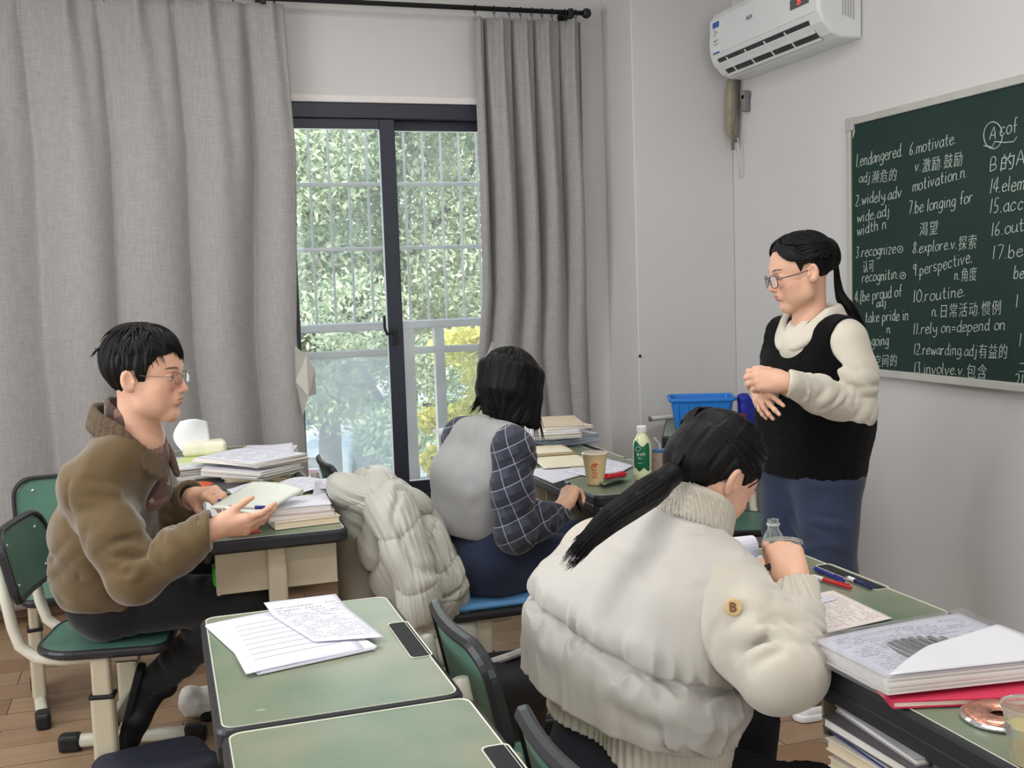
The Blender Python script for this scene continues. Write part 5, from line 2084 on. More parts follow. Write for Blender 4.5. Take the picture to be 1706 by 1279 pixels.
# jeans
T = Blob(.04)
hr, hl = pel + r1 * .085 + A(0, 0, -.02), pel - r1 * .085 + A(0, 0, -.02)
kr, ar = A(1.36, 3.34, .55), A(1.33, 3.34, .10)
kl, al = A(1.40, 3.56, .55), A(1.38, 3.56, .10)
T.cap(hr, hl, .118)
T.cap(hr + A(0, 0, .08), hl + A(0, 0, .08), .098)
T.chain([hr, kr, ar], [.105, .072, .05]); T.chain([hl, kl, al], [.105, .072, .05])
T.disp(fold_noise(12, .004))
T.disp(wrinkles(hr, kr, .088, 12, 13, .006))
pk = [V(765, 925, 3.28), V(832, 910, 3.26), V(858, 968, 3.25), V(790, 985, 3.26)]
T.disp(creases([(pk[i], pk[(i + 1) % 4]) for i in range(4)], .004, .004))
T.cut(pel + A(0, 0, .13), A(0, 0, 1))
person_part('jeans', [T.mesh(.0055)], M_DENIM, wp)
for a_ in (ar, al):
    u, so = shoe(A(a_[0] - .05, a_[1], .012), A(a_[0] + .20, a_[1], .012), A(0, 0, 1), .9)
    sh = person_part('shoe', [u], M_SHOE, wp)
    person_part('sole', [so], MATS['white_plastic'], wp).parent = sh

# ------------------------------------------------------------------ woman in the cream jacket
jp = thing('person', 'woman with a ponytail in a cream puffer jacket, writing with her back to the camera', 'person', (.90, 2.05, .0))
f2 = unit(A(.92, .39, 0)); r2 = A(f2[1], -f2[0], 0)
pel = V(1055, 1245, 2.06); wai = V(1045, 1150, 2.05); che = V(1065, 1020, 2.04); upp = V(1110, 920, 2.05); nek = V(1152, 862, 2.06)
hc = V(1184, 795, 2.07)
Rh = look((.985, .17), 42, .05)
HS2 = 1.0
Bh = Blob(.02)
Wj, locj, paint_j = head(Bh, hc, Rh, HS2)
Bh.cap(Wj(-.028, 0, -.03), nek + A(0, 0, -.01), .050, .054, .03)
Bh.cap(nek + A(0, 0, -.01), upp, .054, .07, .04)
h_head = Bh.mesh(.0023)
sr = upp + r2 * .165 + A(.0, 0, -.055); sl = upp - r2 * .17 + A(-.02, 0, -.045)
er = V(1306, 1118, 1.67); wr_ = V(1327, 978, 1.85)
el_ = sl + A(.16, .06, -.22); wl_ = A(1.26, 2.20, .80)
hd = unit(V(1303, 905, 1.925) - wr_)
Bq = Blob(.01)
tipsJ, MJ = hand(Bq, wr_ + hd * .008, hd, unit(A(-.35, -.88, .25)), 1, curls=[(42, 64, 40), (62, 70, 44), (70, 74, 46), (76, 74, 46)], s=.93, thumb=(30, 52, 18))
Bq.cap(wr_ + unit(er - wr_) * .06, wr_ + hd * .02, .026, .025, .015)
h_r = Bq.mesh(.0017)
Bq = Blob(.01)
hand(Bq, wl_, A(1, -.1, -.1), A(0, 0, 1), -1, curl=(18, 20, 12), s=.92)
h_l = Bq.mesh(.0025)
Bb = Blob(.03)
for s in (-1, 1):
    Bb.chain([pel + r2 * s * .07, wai + r2 * s * .07, che + r2 * s * .07, upp + r2 * s * .07], [.085, .075, .075, .05])
Bb.chain([sr, er, wr_], [.045, .036, .024]); Bb.chain([sl, el_, wl_], [.045, .036, .024])
person_part('body', [h_head, h_r, h_l, Bb.mesh(.009)], M_SKIN, jp, paint_j)
tie = V(1118, 790, 2.00)
def pulled(B):
    B.ell(V(1146, 768, 2.05), A(.050, .052, .056), None, .05)
cap_j = hair_cap(Wj, locj, [(-.2, -.125), (-.06, -.115), (-.040, -.085), (-.026, -.016), (-.010, .030), (.012, .034), (.026, .012), (.045, .035), (.07, .066), (.12, .085)], s=HS2, R=Rh, grow=(.111, .090, .099), extra=pulled, noise=.002, seed=3)
bm = bmesh.new(); O = Vector(jp.location); rr = random.Random(21)
tv = Vector(tie) - O
for k in range(240):                                   # strands combed back to the tie
    a = rr.uniform(-2.4, 2.4)
    e0 = rr.uniform(-.1, 1.25) if abs(a) > .9 else rr.uniform(.62, 1.2)
    p0 = Vector(sph(Wj, a, e0, 1.045)) - O
    pm = [Vector(sph(Wj, a + (math.copysign(PI, a) - a) * t, e0 * (1 - t) + .12 * t + .12 * math.sin(PI * t), 1.05 + .03 * t)) - O for t in (.3, .6, .85)]
    lock(bm, [p0] + pm + [tv], rr.uniform(.0025, .0042), tip=.5)
tailp = [tie, V(1092, 812, 1.97), V(1055, 838, 1.91), V(1015, 866, 1.87), V(984, 895, 1.86)]
TL = Blob(.02)
TL.chain(tailp, [.026, .026, .024, .017, .006])
TL.disp(lambda P: .0015 * vnoise(np.stack([P[:, 0] * 8, P[:, 1] * 30, P[:, 2] * 45], -1)))
tail_core = TL.mesh(.003)
tdir = [unit(tailp[min(i + 1, 4)] - tailp[max(i - 1, 0)]) for i in range(5)]
for k in range(330):                                    # the tail itself, fine strands laid along it
    a = rr.uniform(0, 6.28); q = rr.uniform(.86, 1.08)
    far = rr.uniform(.0, 1.0) ** 1.5
    sp_ = rr.uniform(-.5, .5)
    pts = [tv + Vector((0, 0, math.sin(a) * .012))]
    for i, rad_ in ((1, .026), (2, .0255), (3, .023), (4, .018)):
        x_ = tdir[i]; z_ = unit(np.cross(x_, np.cross([0, 0, 1], x_))); y_ = np.cross(z_, x_)
        aa = a + sp_ * i * .25
        pts.append(Vector(tailp[i] + (y_ * math.cos(aa) + z_ * math.sin(aa)) * rad_ * q) - O)
    d = (pts[-1] - pts[-2]).normalized()
    pts.append(pts[-1] + d * (.02 + .055 * far) + Vector((0, rr.uniform(-.006, .006), -.010 * far + rr.uniform(-.006, .006))))
    lock(bm, pts, rr.uniform(.0016, .0032))
for k in range(8):                                     # loose wisps by the ear
    lock(bm, [Vector(sph(Wj, -1.1, .2 - k * .03, 1.06)) - O, Vector(sph(Wj, -1.0, -.1, 1.08)) - O, Vector(sph(Wj, -.95 + k * .02, -.55 - rr.uniform(0, .2), 1.0)) - O], .0015)
v, f = bm_arrays(bm)
person_part('hair', [cap_j, tail_core, (v + np.array(jp.location), f)], M_HAIR, jp)
# quilted body of the jacket
spn = unit(upp - pel)
def hgt(P):
    return (P - pel) @ spn
HEM = .035
Q = Blob(.05)
cs = [pel + spn * .02, wai + spn * .01, che + f2 * -.02, upp + A(-.01, 0, -.04)]
for s in (-1, 1):
    Q.chain([c + r2 * s * w for c, w in zip(cs, (.085, .095, .10, .085))], [.116, .144, .132, .084])
Q.chain(cs, [.120, .150, .138, .090])
Q.cap(upp + r2 * .05, sr, .080, .088, .06)
Q.cap(upp - r2 * .05, sl, .080, .088, .06)
Q.cap(nek + A(-.01, 0, -.05), upp, .075, .09, .05)
def slant(p, q):
    '''plane through p and q (seen on the picture's left and right of the back), otherwise across the spine'''
    n = unit(spn - r2 * (((q - p) @ spn) / ((q - p) @ r2)))
    return n, p @ n
SN, S0 = slant(V(905, 1012, 2.12), V(1100, 1122, 1.86))
HN, H0 = slant(V(902, 1138, 2.12), V(1188, 1250, 1.86))
def quilt(P):
    d = P @ SN - S0
    h = P @ HN - H0
    o = -.016 * np.exp(-(d / .010) ** 2) + .010 * np.exp(-((np.abs(d) - .045) / .035) ** 2)
    ga = np.stack([(P @ r2) * 34, (P @ f2) * 34, h * 5], -1)
    n = vnoise(ga)
    o += .011 * (1 - 2.3 * np.abs(n)) * np.exp(-(d / .048) ** 2)
    o += .013 * (1 - 2.3 * np.abs(vnoise(ga * .9 + 5))) * np.exp(-(h / .065) ** 2) + .012 * np.exp(-((h - .07) / .05) ** 2)
    dd, t = near_line(P, sr + r2 * .01 + A(-.03, 0, .10), sr + A(-.05, .0, -.20))
    o += .010 * (1 - 2.3 * np.abs(vnoise(np.stack([(P @ r2) * 12, (P @ f2) * 12, P[:, 2] * 40], -1)))) * np.exp(-(dd / .065) ** 2)
    o += .004 * (1 - 2.3 * np.abs(vnoise(P * 13 + 4.4)))
    dd, t = near_line(P, V(1098, 1122, 1.84), V(1142, 1076, 1.84))
    o -= .012 * np.exp(-(dd / .010) ** 2)
    return o
Q.disp(quilt)
Q.disp(fold_noise(6, .004))
Q.disp(wrinkles(pel, che, .24, 12, 16, .005, .014, .3, 1.8, .1, .9, -f2 + r2 * .5, 1.6))
Q.ops.append((lambda P: -(P @ HN - H0), None, None, 0, 'keep'))
Q.cap(nek + A(.0, 0, -.02), nek + A(.03, .01, .10), .066, .08, .01, 'sub')
qm = person_part('quilted_jacket', [Q.mesh(.0038)], M_CREAMN, jp)
Rb = Blob(.04)
for s in (-1, 1):
    Rb.chain([pel + spn * -.10 + r2 * s * .088, pel + spn * .10 + r2 * s * .090], [.128, .136])
c0 = pel
Rb.disp(lambda P: .0034 * np.sin(74 * np.arctan2((P - c0) @ r2, (P - c0) @ f2 * 1.5)) + .008 * vnoise(np.stack([P[:, 0] * 12, P[:, 1] * 12, P[:, 2] * 3], -1)))
Rb.ops.append((lambda P: np.maximum((P @ HN - H0) - .012, -(P @ HN - H0) - .075 - .012 * vnoise(P * 10)), None, None, 0, 'keep'))
person_part('rib_hem', [Rb.mesh(.0035)], M_CREAMK, qm)
S = Blob(.03)
S.chain([sr + r2 * -.01, sr * .5 + er * .5 + A(-.012, -.006, 0), er + A(-.012, .004, -.004)], [.092, .088, .074], .04)
S.chain([er + A(.012, 0, 0), er * .5 + wr_ * .5 + A(.006, 0, 0), wr_ - hd * .035], [.072, .060, .047], .008)
S.chain([sl, el_, wl_ - A(.04, 0, 0)], [.098, .088, .05], .04)
inn = unit((sr + wr_) / 2 - er)
S.disp(wrinkles(sr, er, .088, 6, 14, .005, .014, .7, 1.0, .3, 1.0, inn, 1.6)); S.disp(wrinkles(er, wr_, .066, 11, 15, .009, .009, .8, .5, -.1, .6, -ray(1300, 1090), 1.3)); S.disp(wrinkles(sr, er, .082, 7, 25, .008, .010, .8, .6, .55, 1.05, -ray(1300, 1090), 1.0))
S.disp(fold_noise(7, .005))
at_end(S, wr_ - hd * .06, hd, .085)
slv = S.mesh(.0045)
sm = person_part('knit_sleeves', [slv], M_CREAMK, qm)
Cf = Blob(.01)
fd_ = unit(wr_ - er)
Cf.cap(wr_ - fd_ * .11, wr_ - hd * .004, .056, .043)
Cf.disp(lambda P: .0030 * np.sin(24 * np.arctan2((P - wr_) @ unit(np.cross(hd, [1, 0, 0])), (P - wr_) @ unit(np.cross(hd, np.cross(hd, [1, 0, 0]))))))
Cf.ops.append((lambda P: np.maximum((P - wr_) @ hd - .006, -((P - wr_) @ fd_) - .115), None, None, 0, 'keep'))
Cf.cap(wr_ - hd * .02, wr_ + hd * .05, .034, .036, .003, 'sub')
person_part('rib_cuff', [Cf.mesh(.0022)], M_CREAMK, qm)
nc = nek + A(-.012, -.004, -.012)
up_n = unit(nek - upp)
pth = neck_ring(nc, unit(f2 + A(0, 0, -.35)), r2, .078, .076, .055, .02, 25, 335, 30, 1.16, .02, up=unit(up_n + A(0, 0, .5)))
person_part('rib_collar', [collar(pth, 0, .0095, 0, .0028, .0030, 62)], M_CREAMK, qm)
# round badge on the sleeve
ray_d = unit(ray(1222, 1011))
q_ = slv[0] - CAMP
al_ = q_ @ ray_d
off_ = np.sqrt(np.maximum((q_ * q_).sum(1) - al_ ** 2, 0))
near_ = off_ < .012
bpos = CAMP + ray_d * (al_[near_].min() if near_.any() else 1.9)
Mb = Matrix.Translation(Vector(bpos)) @ Vector(-ray_d).to_track_quat('Z', 'Y').to_matrix().to_4x4()
bm = bmesh.new(); lathe(bm, [(0, .006), (.014, .006), (.0165, .004), (.017, -.012), (0, -.012)], 24, M=Mb)
bmesh.ops.translate(bm, verts=bm.verts, vec=(-.90, -2.05, 0))
bdg = obj('round_badge', bm, mat('tan_badge', srgb(196, 170, 124), .6, .05), qm, smooth=False)
bdg['label'] = 'round tan badge on the sleeve'
me = text_mesh('B', .024, offset=.0008, extrude=.0012)
me.transform(Mb @ Matrix.Translation((-.008, -.0085, .0065)))
me.transform(Matrix.Translation((-.90, -2.05, 0)))
obj('badge_letter', me, mat('badge_brown', srgb(112, 78, 44), .6, .05), qm)
# trousers
T = Blob(.04)
hr, hl = pel + r2 * .085 + A(0, 0, -.02), pel - r2 * .085 + A(0, 0, -.02)
kr, ar = A(1.27, 1.88, .545), A(1.24, 1.90, .10)
kl, al = A(1.30, 2.22, .545), A(1.27, 2.22, .10)
T.cap(hr, hl, .118)
T.chain([hr, kr, ar], [.105, .075, .05]); T.chain([hl, kl, al], [.105, .075, .05])
T.disp(fold_noise(12, .005))
T.cut(pel + spn * .03, spn)
person_part('trousers', [T.mesh(.006)], mat('charcoal_trousers', srgb(38, 38, 46), .9, .1, 9, .3, 300), jp)
for a_ in (ar, al):
    u, so = shoe(A(a_[0] - .05, a_[1], .012), A(a_[0] + .20, a_[1], .012), A(0, 0, 1), .9)
    sh = person_part('shoe', [u], M_SHOE, jp)
    person_part('sole', [so], MATS['white_plastic'], jp).parent = sh

# ------------------------------------------------------------------ the teacher
tp = thing('person', 'standing woman in a black fleece vest, cream hoodie and jeans, hands clasped', 'person', (2.03, 3.12, .0))
f3 = unit(A(-.986, -.153, 0)); r3 = A(f3[1], -f3[0], 0)
pel = V(1350, 782, 3.12); wai = V(1356, 700, 3.12); che = V(1358, 620, 3.12); upp = V(1355, 560, 3.12); nek = V(1350, 530, 3.12)
hc = V(1334, 457, 3.11)
Rh = look((-.95, .22), 13)
HS3 = .98
Bh = Blob(.02)
Wt, loct, paint_t = head(Bh, hc, Rh, HS3, jaw=.93)
Bh.cap(Wt(-.026, 0, -.04), nek + A(0, 0, -.02), .047, .052, .03)
Bh.cap(nek + A(0, 0, -.02), upp, .052, .07, .04)
h_head = Bh.mesh(.0024)
sr = upp + r3 * .165 + A(0, 0, -.015); sl = upp - r3 * .165 + A(0, 0, -.015)
el_ = V(1424, 682, 2.96); wl_ = V(1312, 636, 2.86)
er = V(1290, 668, 3.32); wr_ = V(1262, 640, 3.02)
hdl = unit(V(1262, 632, 2.90) - wl_)
Bq = Blob(.01)
hand(Bq, wl_ + hdl * .006, hdl + A(0, 0, .02), unit(A(-.45, -.86, .35)), -1, curls=[(46, 50, 30), (50, 54, 32), (52, 56, 32), (54, 56, 32)], s=.93, thumb=(28, 36, 14))
Bq.cap(wl_ + unit(el_ - wl_) * .06, wl_ + hdl * .02, .025, .024, .015)
h_l = Bq.mesh(.0018)
hdr = unit(V(1281, 690, 2.86) - wr_)
Bq = Blob(.01)
hand(Bq, wr_ + hdr * .006, hdr, unit(A(-.7, -.6, .1)), 1, curls=[(10, 22, 14), (14, 24, 16), (20, 26, 18), (26, 28, 18)], spread=9, s=.90, thumb=(34, 30, 12))
Bq.cap(wr_ + unit(er - wr_) * .05, wr_ + hdr * .02, .025, .024, .015)
h_r = Bq.mesh(.0018)
Bb = Blob(.03)
for s in (-1, 1):
    Bb.chain([pel + r3 * s * .07, wai + r3 * s * .07, che + r3 * s * .07, upp + r3 * s * .07], [.085, .075, .075, .05])
Bb.chain([sr, er, wr_], [.045, .036, .024]); Bb.chain([sl, el_, wl_], [.045, .036, .024])
person_part('body', [h_head, h_r, h_l, Bb.mesh(.009)], M_SKIN, tp, paint_t)
glasses(tp, Wt, tp.location, HS3, mat('grey_plastic_frame', srgb(78, 76, 86), .35, .02), half=.034, rim=.0018, wide=.0245, high=.0205, z=.002, x=.110)
tie = sph(Wt, PI, -.25, 1.14)
def pulled3(B):
    B.ell(sph(Wt, PI, -.1, .98), A(.03, .045, .05), Rh, .03)
cap_t = hair_cap(Wt, loct, [(-.2, -.070), (-.07, -.062), (-.045, -.045), (-.026, .0), (-.014, .036), (.012, .034), (.024, .004), (.036, .050), (.05, .088), (.12, .120)], s=HS3, R=Rh, grow=(.105, .085, .095), extra=pulled3, noise=.0018, seed=5)
bm = bmesh.new(); O = Vector(tp.location); rr = random.Random(31)
tv = Vector(tie) - O
for k in range(230):
    a = rr.uniform(-2.5, 2.5)
    e0 = rr.uniform(-.15, 1.2) if abs(a) > 1.05 else rr.uniform(.80, 1.3)
    p0 = Vector(sph(Wt, a, e0, 1.04)) - O
    pm = [Vector(sph(Wt, a + (math.copysign(PI, a) - a) * t, e0 * (1 - t) - .12 * t + .16 * math.sin(PI * t), 1.045 + .03 * t)) - O for t in (.3, .6, .85)]
    lock(bm, [p0] + pm + [tv], rr.uniform(.0022, .004), tip=.5)
for k in range(80):                                    # hair parted and swept down over both temples
    sg = 1 if k % 4 else -1
    a = rr.uniform(0, 1)
    e_ = 1.15 - .30 * a
    lock(bm, [Vector(sph(Wt, sg * .12, e_, 1.06)) - O, Vector(sph(Wt, sg * (.30 + .30 * a), .80 - .1 * a, 1.10)) - O, Vector(sph(Wt, sg * (.62 + .45 * a), .40 + .1 * a, 1.09)) - O,
              Vector(sph(Wt, sg * (1.0 + .35 * a), .06 + .18 * a, 1.05)) - O, Vector(sph(Wt, sg * (1.55 + .3 * a), .05 + .2 * a, 1.05)) - O], rr.uniform(.0025, .004), tip=.4)
lathe(bm, [(.010, -.008), (.016, -.006), (.017, .004), (.010, .009)], 14, tv)
tail = [tie, V(1398, 490, 3.11), V(1420, 522, 3.09), V(1436, 560, 3.10), V(1440, 600, 3.12)]
for k in range(60):
    a = rr.uniform(0, 6.28); q = math.sqrt(rr.random())
    o = Vector((math.cos(a) * q * .016, math.cos(a + 1) * q * .012, math.sin(a) * q * .016))
    n_ = 5 if rr.random() < .7 else 4
    lock(bm, [tv + o * .3] + [Vector(p) - O + o * (1 + .3 * i) for i, p in enumerate(tail[1:n_])], rr.uniform(.0035, .005))
v, f = bm_arrays(bm)
person_part('hair', [cap_t, (v + np.array(tp.location), f)], M_HAIR, tp)
# vest
K = Blob(.04)
up3 = A(0, 0, 1)
for s in (-1, 1):
    K.chain([pel + A(0, 0, .03) + r3 * s * .085, wai + r3 * s * .085 + A(0, 0, 0), che + r3 * s * .085, upp + r3 * s * .085 + A(0, 0, -.03)], [.126, .130, .124, .080])
K.cap(upp + r3 * .04, sr + r3 * .015, .076, .082, .04)
K.cap(upp - r3 * .04, sl - r3 * .015, .076, .082, .04)
K.disp(fold_noise(60, .0025))
K.disp(fold_noise(8, .006))
K.chain([pel + A(0, 0, .03), wai, che, upp + A(0, 0, -.03)], [.130, .134, .126, .082])
K.cap(sr + r3 * .035, sr + r3 * .2, .085, .11, .01, 'sub')
K.cap(sl - r3 * .035, sl - r3 * .2, .085, .11, .01, 'sub')
K.cap(nek + A(0, 0, .025), nek + A(-.0, 0, .14), .068, .10, .01, 'sub')
K.cap(nek + f3 * .05 + A(0, 0, .01), nek + f3 * .14 + A(0, 0, -.042), .046, .010, .008, 'sub')
K.cut(pel + A(0, 0, -.012), A(0, 0, -1))
person_part('fleece_vest', [K.mesh(.0042)], M_FUR, tp)
S = Blob(.03)
S.chain([sl + r3 * .03, sl * .5 + el_ * .5, el_], [.080, .078, .070], .03)
S.chain([el_, el_ * .45 + wl_ * .55, wl_ - hdl * .005], [.068, .058, .040], .02)
S.chain([sr - r3 * .05, er, wr_ - hdr * .005], [.066, .062, .040], .03)
inn = unit((sl + wl_) / 2 - el_)
S.disp(wrinkles(sl, el_, .076, 10, 17, .005, .010, .8, .9, .1, 1.0, inn, 2)); S.disp(wrinkles(el_, wl_, .060, 13, 18, .006, .008, .8, .7, .0, .85, inn, 2))
S.disp(fold_noise(8, .005))
at_end(S, wl_ - hdl * .002, hdl, .07); at_end(S, wr_ - hdr * .002, hdr, .06)
S.cap(wl_ - hdl * .01, wl_ + hdl * .05, .026, .030, .004, 'sub')
S.cap(wr_ - hdr * .02, wr_ + hdr * .05, .030, .032, .004, 'sub')
S.cap(nek + f3 * .02 + A(0, 0, -.055), upp + f3 * .05 + A(0, 0, -.03), .070, .075, .03)
S.cap(nek + A(0, 0, -.01), nek + A(0, 0, .12), .058, .09, .005, 'sub')
S.cap(nek + f3 * .05 + A(0, 0, .02), nek + f3 * .115 + A(0, 0, -.035), .034, .010, .006, 'sub')
hm = person_part('hoodie', [S.mesh(.0045)], M_CREAMT, tp)
pth = []
for i in range(61):
    a = math.radians(14 + (346 - 14) * i / 60)
    d = f3 * math.cos(a) * .092 + r3 * math.sin(a) * .088
    front = max(0, math.cos(a)) ** 1.3
    back = max(0, -math.cos(a))
    hi = nek + d * (1.0 - .06 * front) + A(0, 0, .022 - .080 * front + .012 * back)
    lo = nek + d * (1.13 + .28 * back) + A(0, 0, -.012 - .085 * front - .030 * back)
    pth.append((lo, hi))
person_part('hood', [collar(pth, 0, .0125, 0, .0035, k=.012)], M_CREAMT, hm)
# jeans
T = Blob(.04)
hr, hl = pel + r3 * .085 + A(0, 0, -.02), pel - r3 * .085 + A(0, 0, -.02)
kr, ar = A(hr[0] - .03, hr[1] - .02, .47), A(hr[0] + .0, hr[1] - .03, .09)
kl, al = A(hl[0] - .0, hl[1] + .01, .47), A(hl[0] + .06, hl[1] + .02, .09)
T.cap(hr + A(0, 0, .04), hl + A(0, 0, .04), .115)
T.chain([hr, kr, ar], [.112, .090, .085]); T.chain([hl, kl, al], [.112, .090, .085])
T.disp(fold_noise(11, .005, (1, 1, .6)))
T.disp(wrinkles(hl, kl, .10, 12, 19, .005)); T.disp(wrinkles(hr, kr, .10, 8, 20, .005))
T.cut(pel + A(0, 0, .10), A(0, 0, 1))
T.cut(A(0, 0, .035), A(0, 0, -1))
person_part('jeans', [T.mesh(.006)], mat('blue_denim', srgb(42, 52, 76), .85, .22, 5, .3, 500, sheen=.2), tp)
for a_ in (ar, al):
    u, so = shoe(A(a_[0] + .05, a_[1], .012), A(a_[0] - .20, a_[1] - .03, .012), A(0, 0, 1), .9)
    sh = person_part('shoe', [u], MATS['white_plastic'], tp)
    person_part('sole', [so], MATS['white_plastic'], tp).parent = sh
# ------------------------------------------------------------------ papers, books and small things
DT = DH + .0022                                   # height of a desk top


def print_material(name, paper, ink, rows=26, cols=70, dens=.5, strength=.55, margin=.07, lines=False):
    m = mat(name, paper, .8, .02, 8)
    n, l, p = nodes_of(m)
    uv = n.new('ShaderNodeUVMap')
    sp = n.new('ShaderNodeSeparateXYZ')
    l.new(uv.outputs[0], sp.inputs[0])
    def M(op, a, b=None):
        q = n.new('ShaderNodeMath'); q.operation = op
        for i, v in enumerate((a, b)):
            if v is None:
                continue
            if isinstance(v, (int, float)):
                q.inputs[i].default_value = v
            else:
                l.new(v, q.inputs[i])
        return q.outputs[0]
    v = M('MULTIPLY', sp.outputs[1], rows)
    row = M('FLOOR', v)
    fr = M('FRACT', v)
    if lines:
        ink_m = M('LESS_THAN', fr, .09)
    else:
        band = M('LESS_THAN', M('ABSOLUTE', M('SUBTRACT', fr, .5)), .24)
        cb_ = n.new('ShaderNodeCombineXYZ')
        l.new(M('MULTIPLY', sp.outputs[0], cols), cb_.inputs[0]); l.new(M('MULTIPLY', row, 7.31), cb_.inputs[1]); l.new(M('MULTIPLY', fr, 2.0), cb_.inputs[2])
        nz = n.new('ShaderNodeTexNoise'); nz.inputs['Scale'].default_value = 1.0; nz.inputs['Detail'].default_value = 2
        l.new(cb_.outputs[0], nz.inputs['Vector'])
        cb2 = n.new('ShaderNodeCombineXYZ')
        l.new(M('MULTIPLY', sp.outputs[0], 5), cb2.inputs[0]); l.new(M('MULTIPLY', row, 3.7), cb2.inputs[1])
        nz2 = n.new('ShaderNodeTexNoise'); nz2.inputs['Scale'].default_value = 1.0
        l.new(cb2.outputs[0], nz2.inputs['Vector'])
        ink_m = M('MULTIPLY', M('MULTIPLY', band, M('GREATER_THAN', nz.outputs['Fac'], .48)), M('GREATER_THAN', nz2.outputs['Fac'], 1 - dens - .05))
    inside = M('MULTIPLY', M('LESS_THAN', M('ABSOLUTE', M('SUBTRACT', sp.outputs[0], .5)), .5 - margin), M('LESS_THAN', M('ABSOLUTE', M('SUBTRACT', sp.outputs[1], .5)), .5 - margin))
    f = M('MULTIPLY', M('MULTIPLY', ink_m, inside), strength)
    mx = n.new('ShaderNodeMixRGB')
    l.new(f, mx.inputs[0])
    mx.inputs[1].default_value = paper
    mx.inputs[2].default_value = ink
    l.new(mx.outputs[0], p.inputs['Base Color'])
    return m


M_PRINT = print_material('printed_paper', srgb(218, 218, 228), srgb(66, 68, 80))
M_PRINTP = print_material('printed_pinkish_paper', srgb(232, 222, 218), srgb(80, 72, 84), 30, 60, .55)
M_HANDW = print_material('handwritten_paper', srgb(228, 230, 240), srgb(60, 72, 130), 20, 44, .62, .6)
M_RULED = print_material('ruled_paper', srgb(218, 218, 230), srgb(110, 114, 130), 11, 10, lines=True, strength=.8, margin=.12)
M_SPIRAL = print_material('cream_note_paper', srgb(232, 222, 196), srgb(150, 140, 110), 18, 44, .3, .3)
M_PAGES = mat('page_edges', srgb(222, 218, 212), .85, .10, 1.0, stretch=(4, 4, 420))
M_PAGESC = mat('cream_page_edges', srgb(224, 208, 178), .85, .10, 1.0, stretch=(4, 4, 420))
M_KRAFT = mat('kraft_paper', srgb(196, 164, 126), .8, .06, 10)
M_PINK = mat('pink_cover', srgb(206, 52, 84), .5, .04)
M_BLUEC = mat('blue_cover', srgb(36, 68, 150), .45, .05)
M_DGREY = mat('dark_grey_cover', srgb(78, 76, 80), .5, .06)
M_LGREEN = mat('pale_green_cover', srgb(198, 214, 146), .5, .06)
M_MINT = mat('mint_white_cover', srgb(222, 228, 216), .4, .03)
M_BLUEPEN = mat('blue_pen_plastic', srgb(44, 48, 140), .25, .03)
M_REDPEN = mat('red_pen_plastic', srgb(188, 44, 48), .3, .03)
M_INK = mat('black_pen_plastic', srgb(26, 26, 30), .3, .03)


def patch(name, P, m, parent=None, origin=None, lift=None, n=14, thick=.0006):
    """a sheet of paper over four corners (u right, v up: P00, P10, P11, P01)"""
    P = [np.asarray(p, float) for p in P]
    o = np.asarray(origin if origin is not None else sum(P) / 4, float)
    bm = bmesh.new()
    uvl = bm.loops.layers.uv.new('UVMap')
    g = []
    for i in range(n + 1):
        g.append([])
        for j in range(n + 1):
            u, v = i / n, j / n
            q = (P[0] * (1 - u) + P[1] * u) * (1 - v) + (P[3] * (1 - u) + P[2] * u) * v - o
            if lift:
                q = q + np.asarray(lift(u, v), float)
            g[-1].append(bm.verts.new(q))
    for i in range(n):
        for j in range(n):
            f = bm.faces.new((g[i][j], g[i + 1][j], g[i + 1][j + 1], g[i][j + 1]))
            for lp, (a, b) in zip(f.loops, ((i, j), (i + 1, j), (i + 1, j + 1), (i, j + 1))):
                lp[uvl].uv = (a / n, b / n)
    me = bpy.data.meshes.new(name)
    bm.to_mesh(me); bm.free()
    me.materials.append(m)
    me.shade_smooth()
    ob = bpy.data.objects.new(name, me)
    C.objects.link(ob)
    if parent is not None:
        ob.parent = parent
    else:
        ob.location = o
    md = ob.modifiers.new('thickness', 'SOLIDIFY'); md.thickness = thick; md.offset = 1
    return ob


def rect(cx, cy, z, w, h, rot):
    c, s = math.cos(rot), math.sin(rot)
    return [A(cx + x * c - y * s, cy + x * s + y * c, z) for x, y in ((-w / 2, -h / 2), (w / 2, -h / 2), (w / 2, h / 2), (-w / 2, h / 2))]


def stack_bm(w, d, h, n=None, jit=.004, rot=.02, seed=0, taper=0.0):
    """a pile of leaves or a page block: one skin with uneven edges"""
    rs = random.Random(seed)
    n = n or max(2, int(h / .004))
    bm = bmesh.new()
    rings = []
    for i in range(n):
        a = rs.uniform(-rot, rot)
        ox, oy = rs.uniform(-jit, jit), rs.uniform(-jit, jit)
        for zz in (h * i / n, h * (i + 1) / n - h * .1 / n):
            r = []
            for x, y in ((-w / 2, -d / 2), (w / 2, -d / 2), (w / 2, d / 2), (-w / 2, d / 2)):
                r.append(bm.verts.new((x * math.cos(a) - y * math.sin(a) + ox, x * math.sin(a) + y * math.cos(a) + oy, zz)))
            rings.append(r)
    for p, q in zip(rings, rings[1:]):
        for k in range(4):
            bm.faces.new((p[k], p[(k + 1) % 4], q[(k + 1) % 4], q[k]))
    bm.faces.new(rings[0][::-1]); bm.faces.new(rings[-1])
    return bm


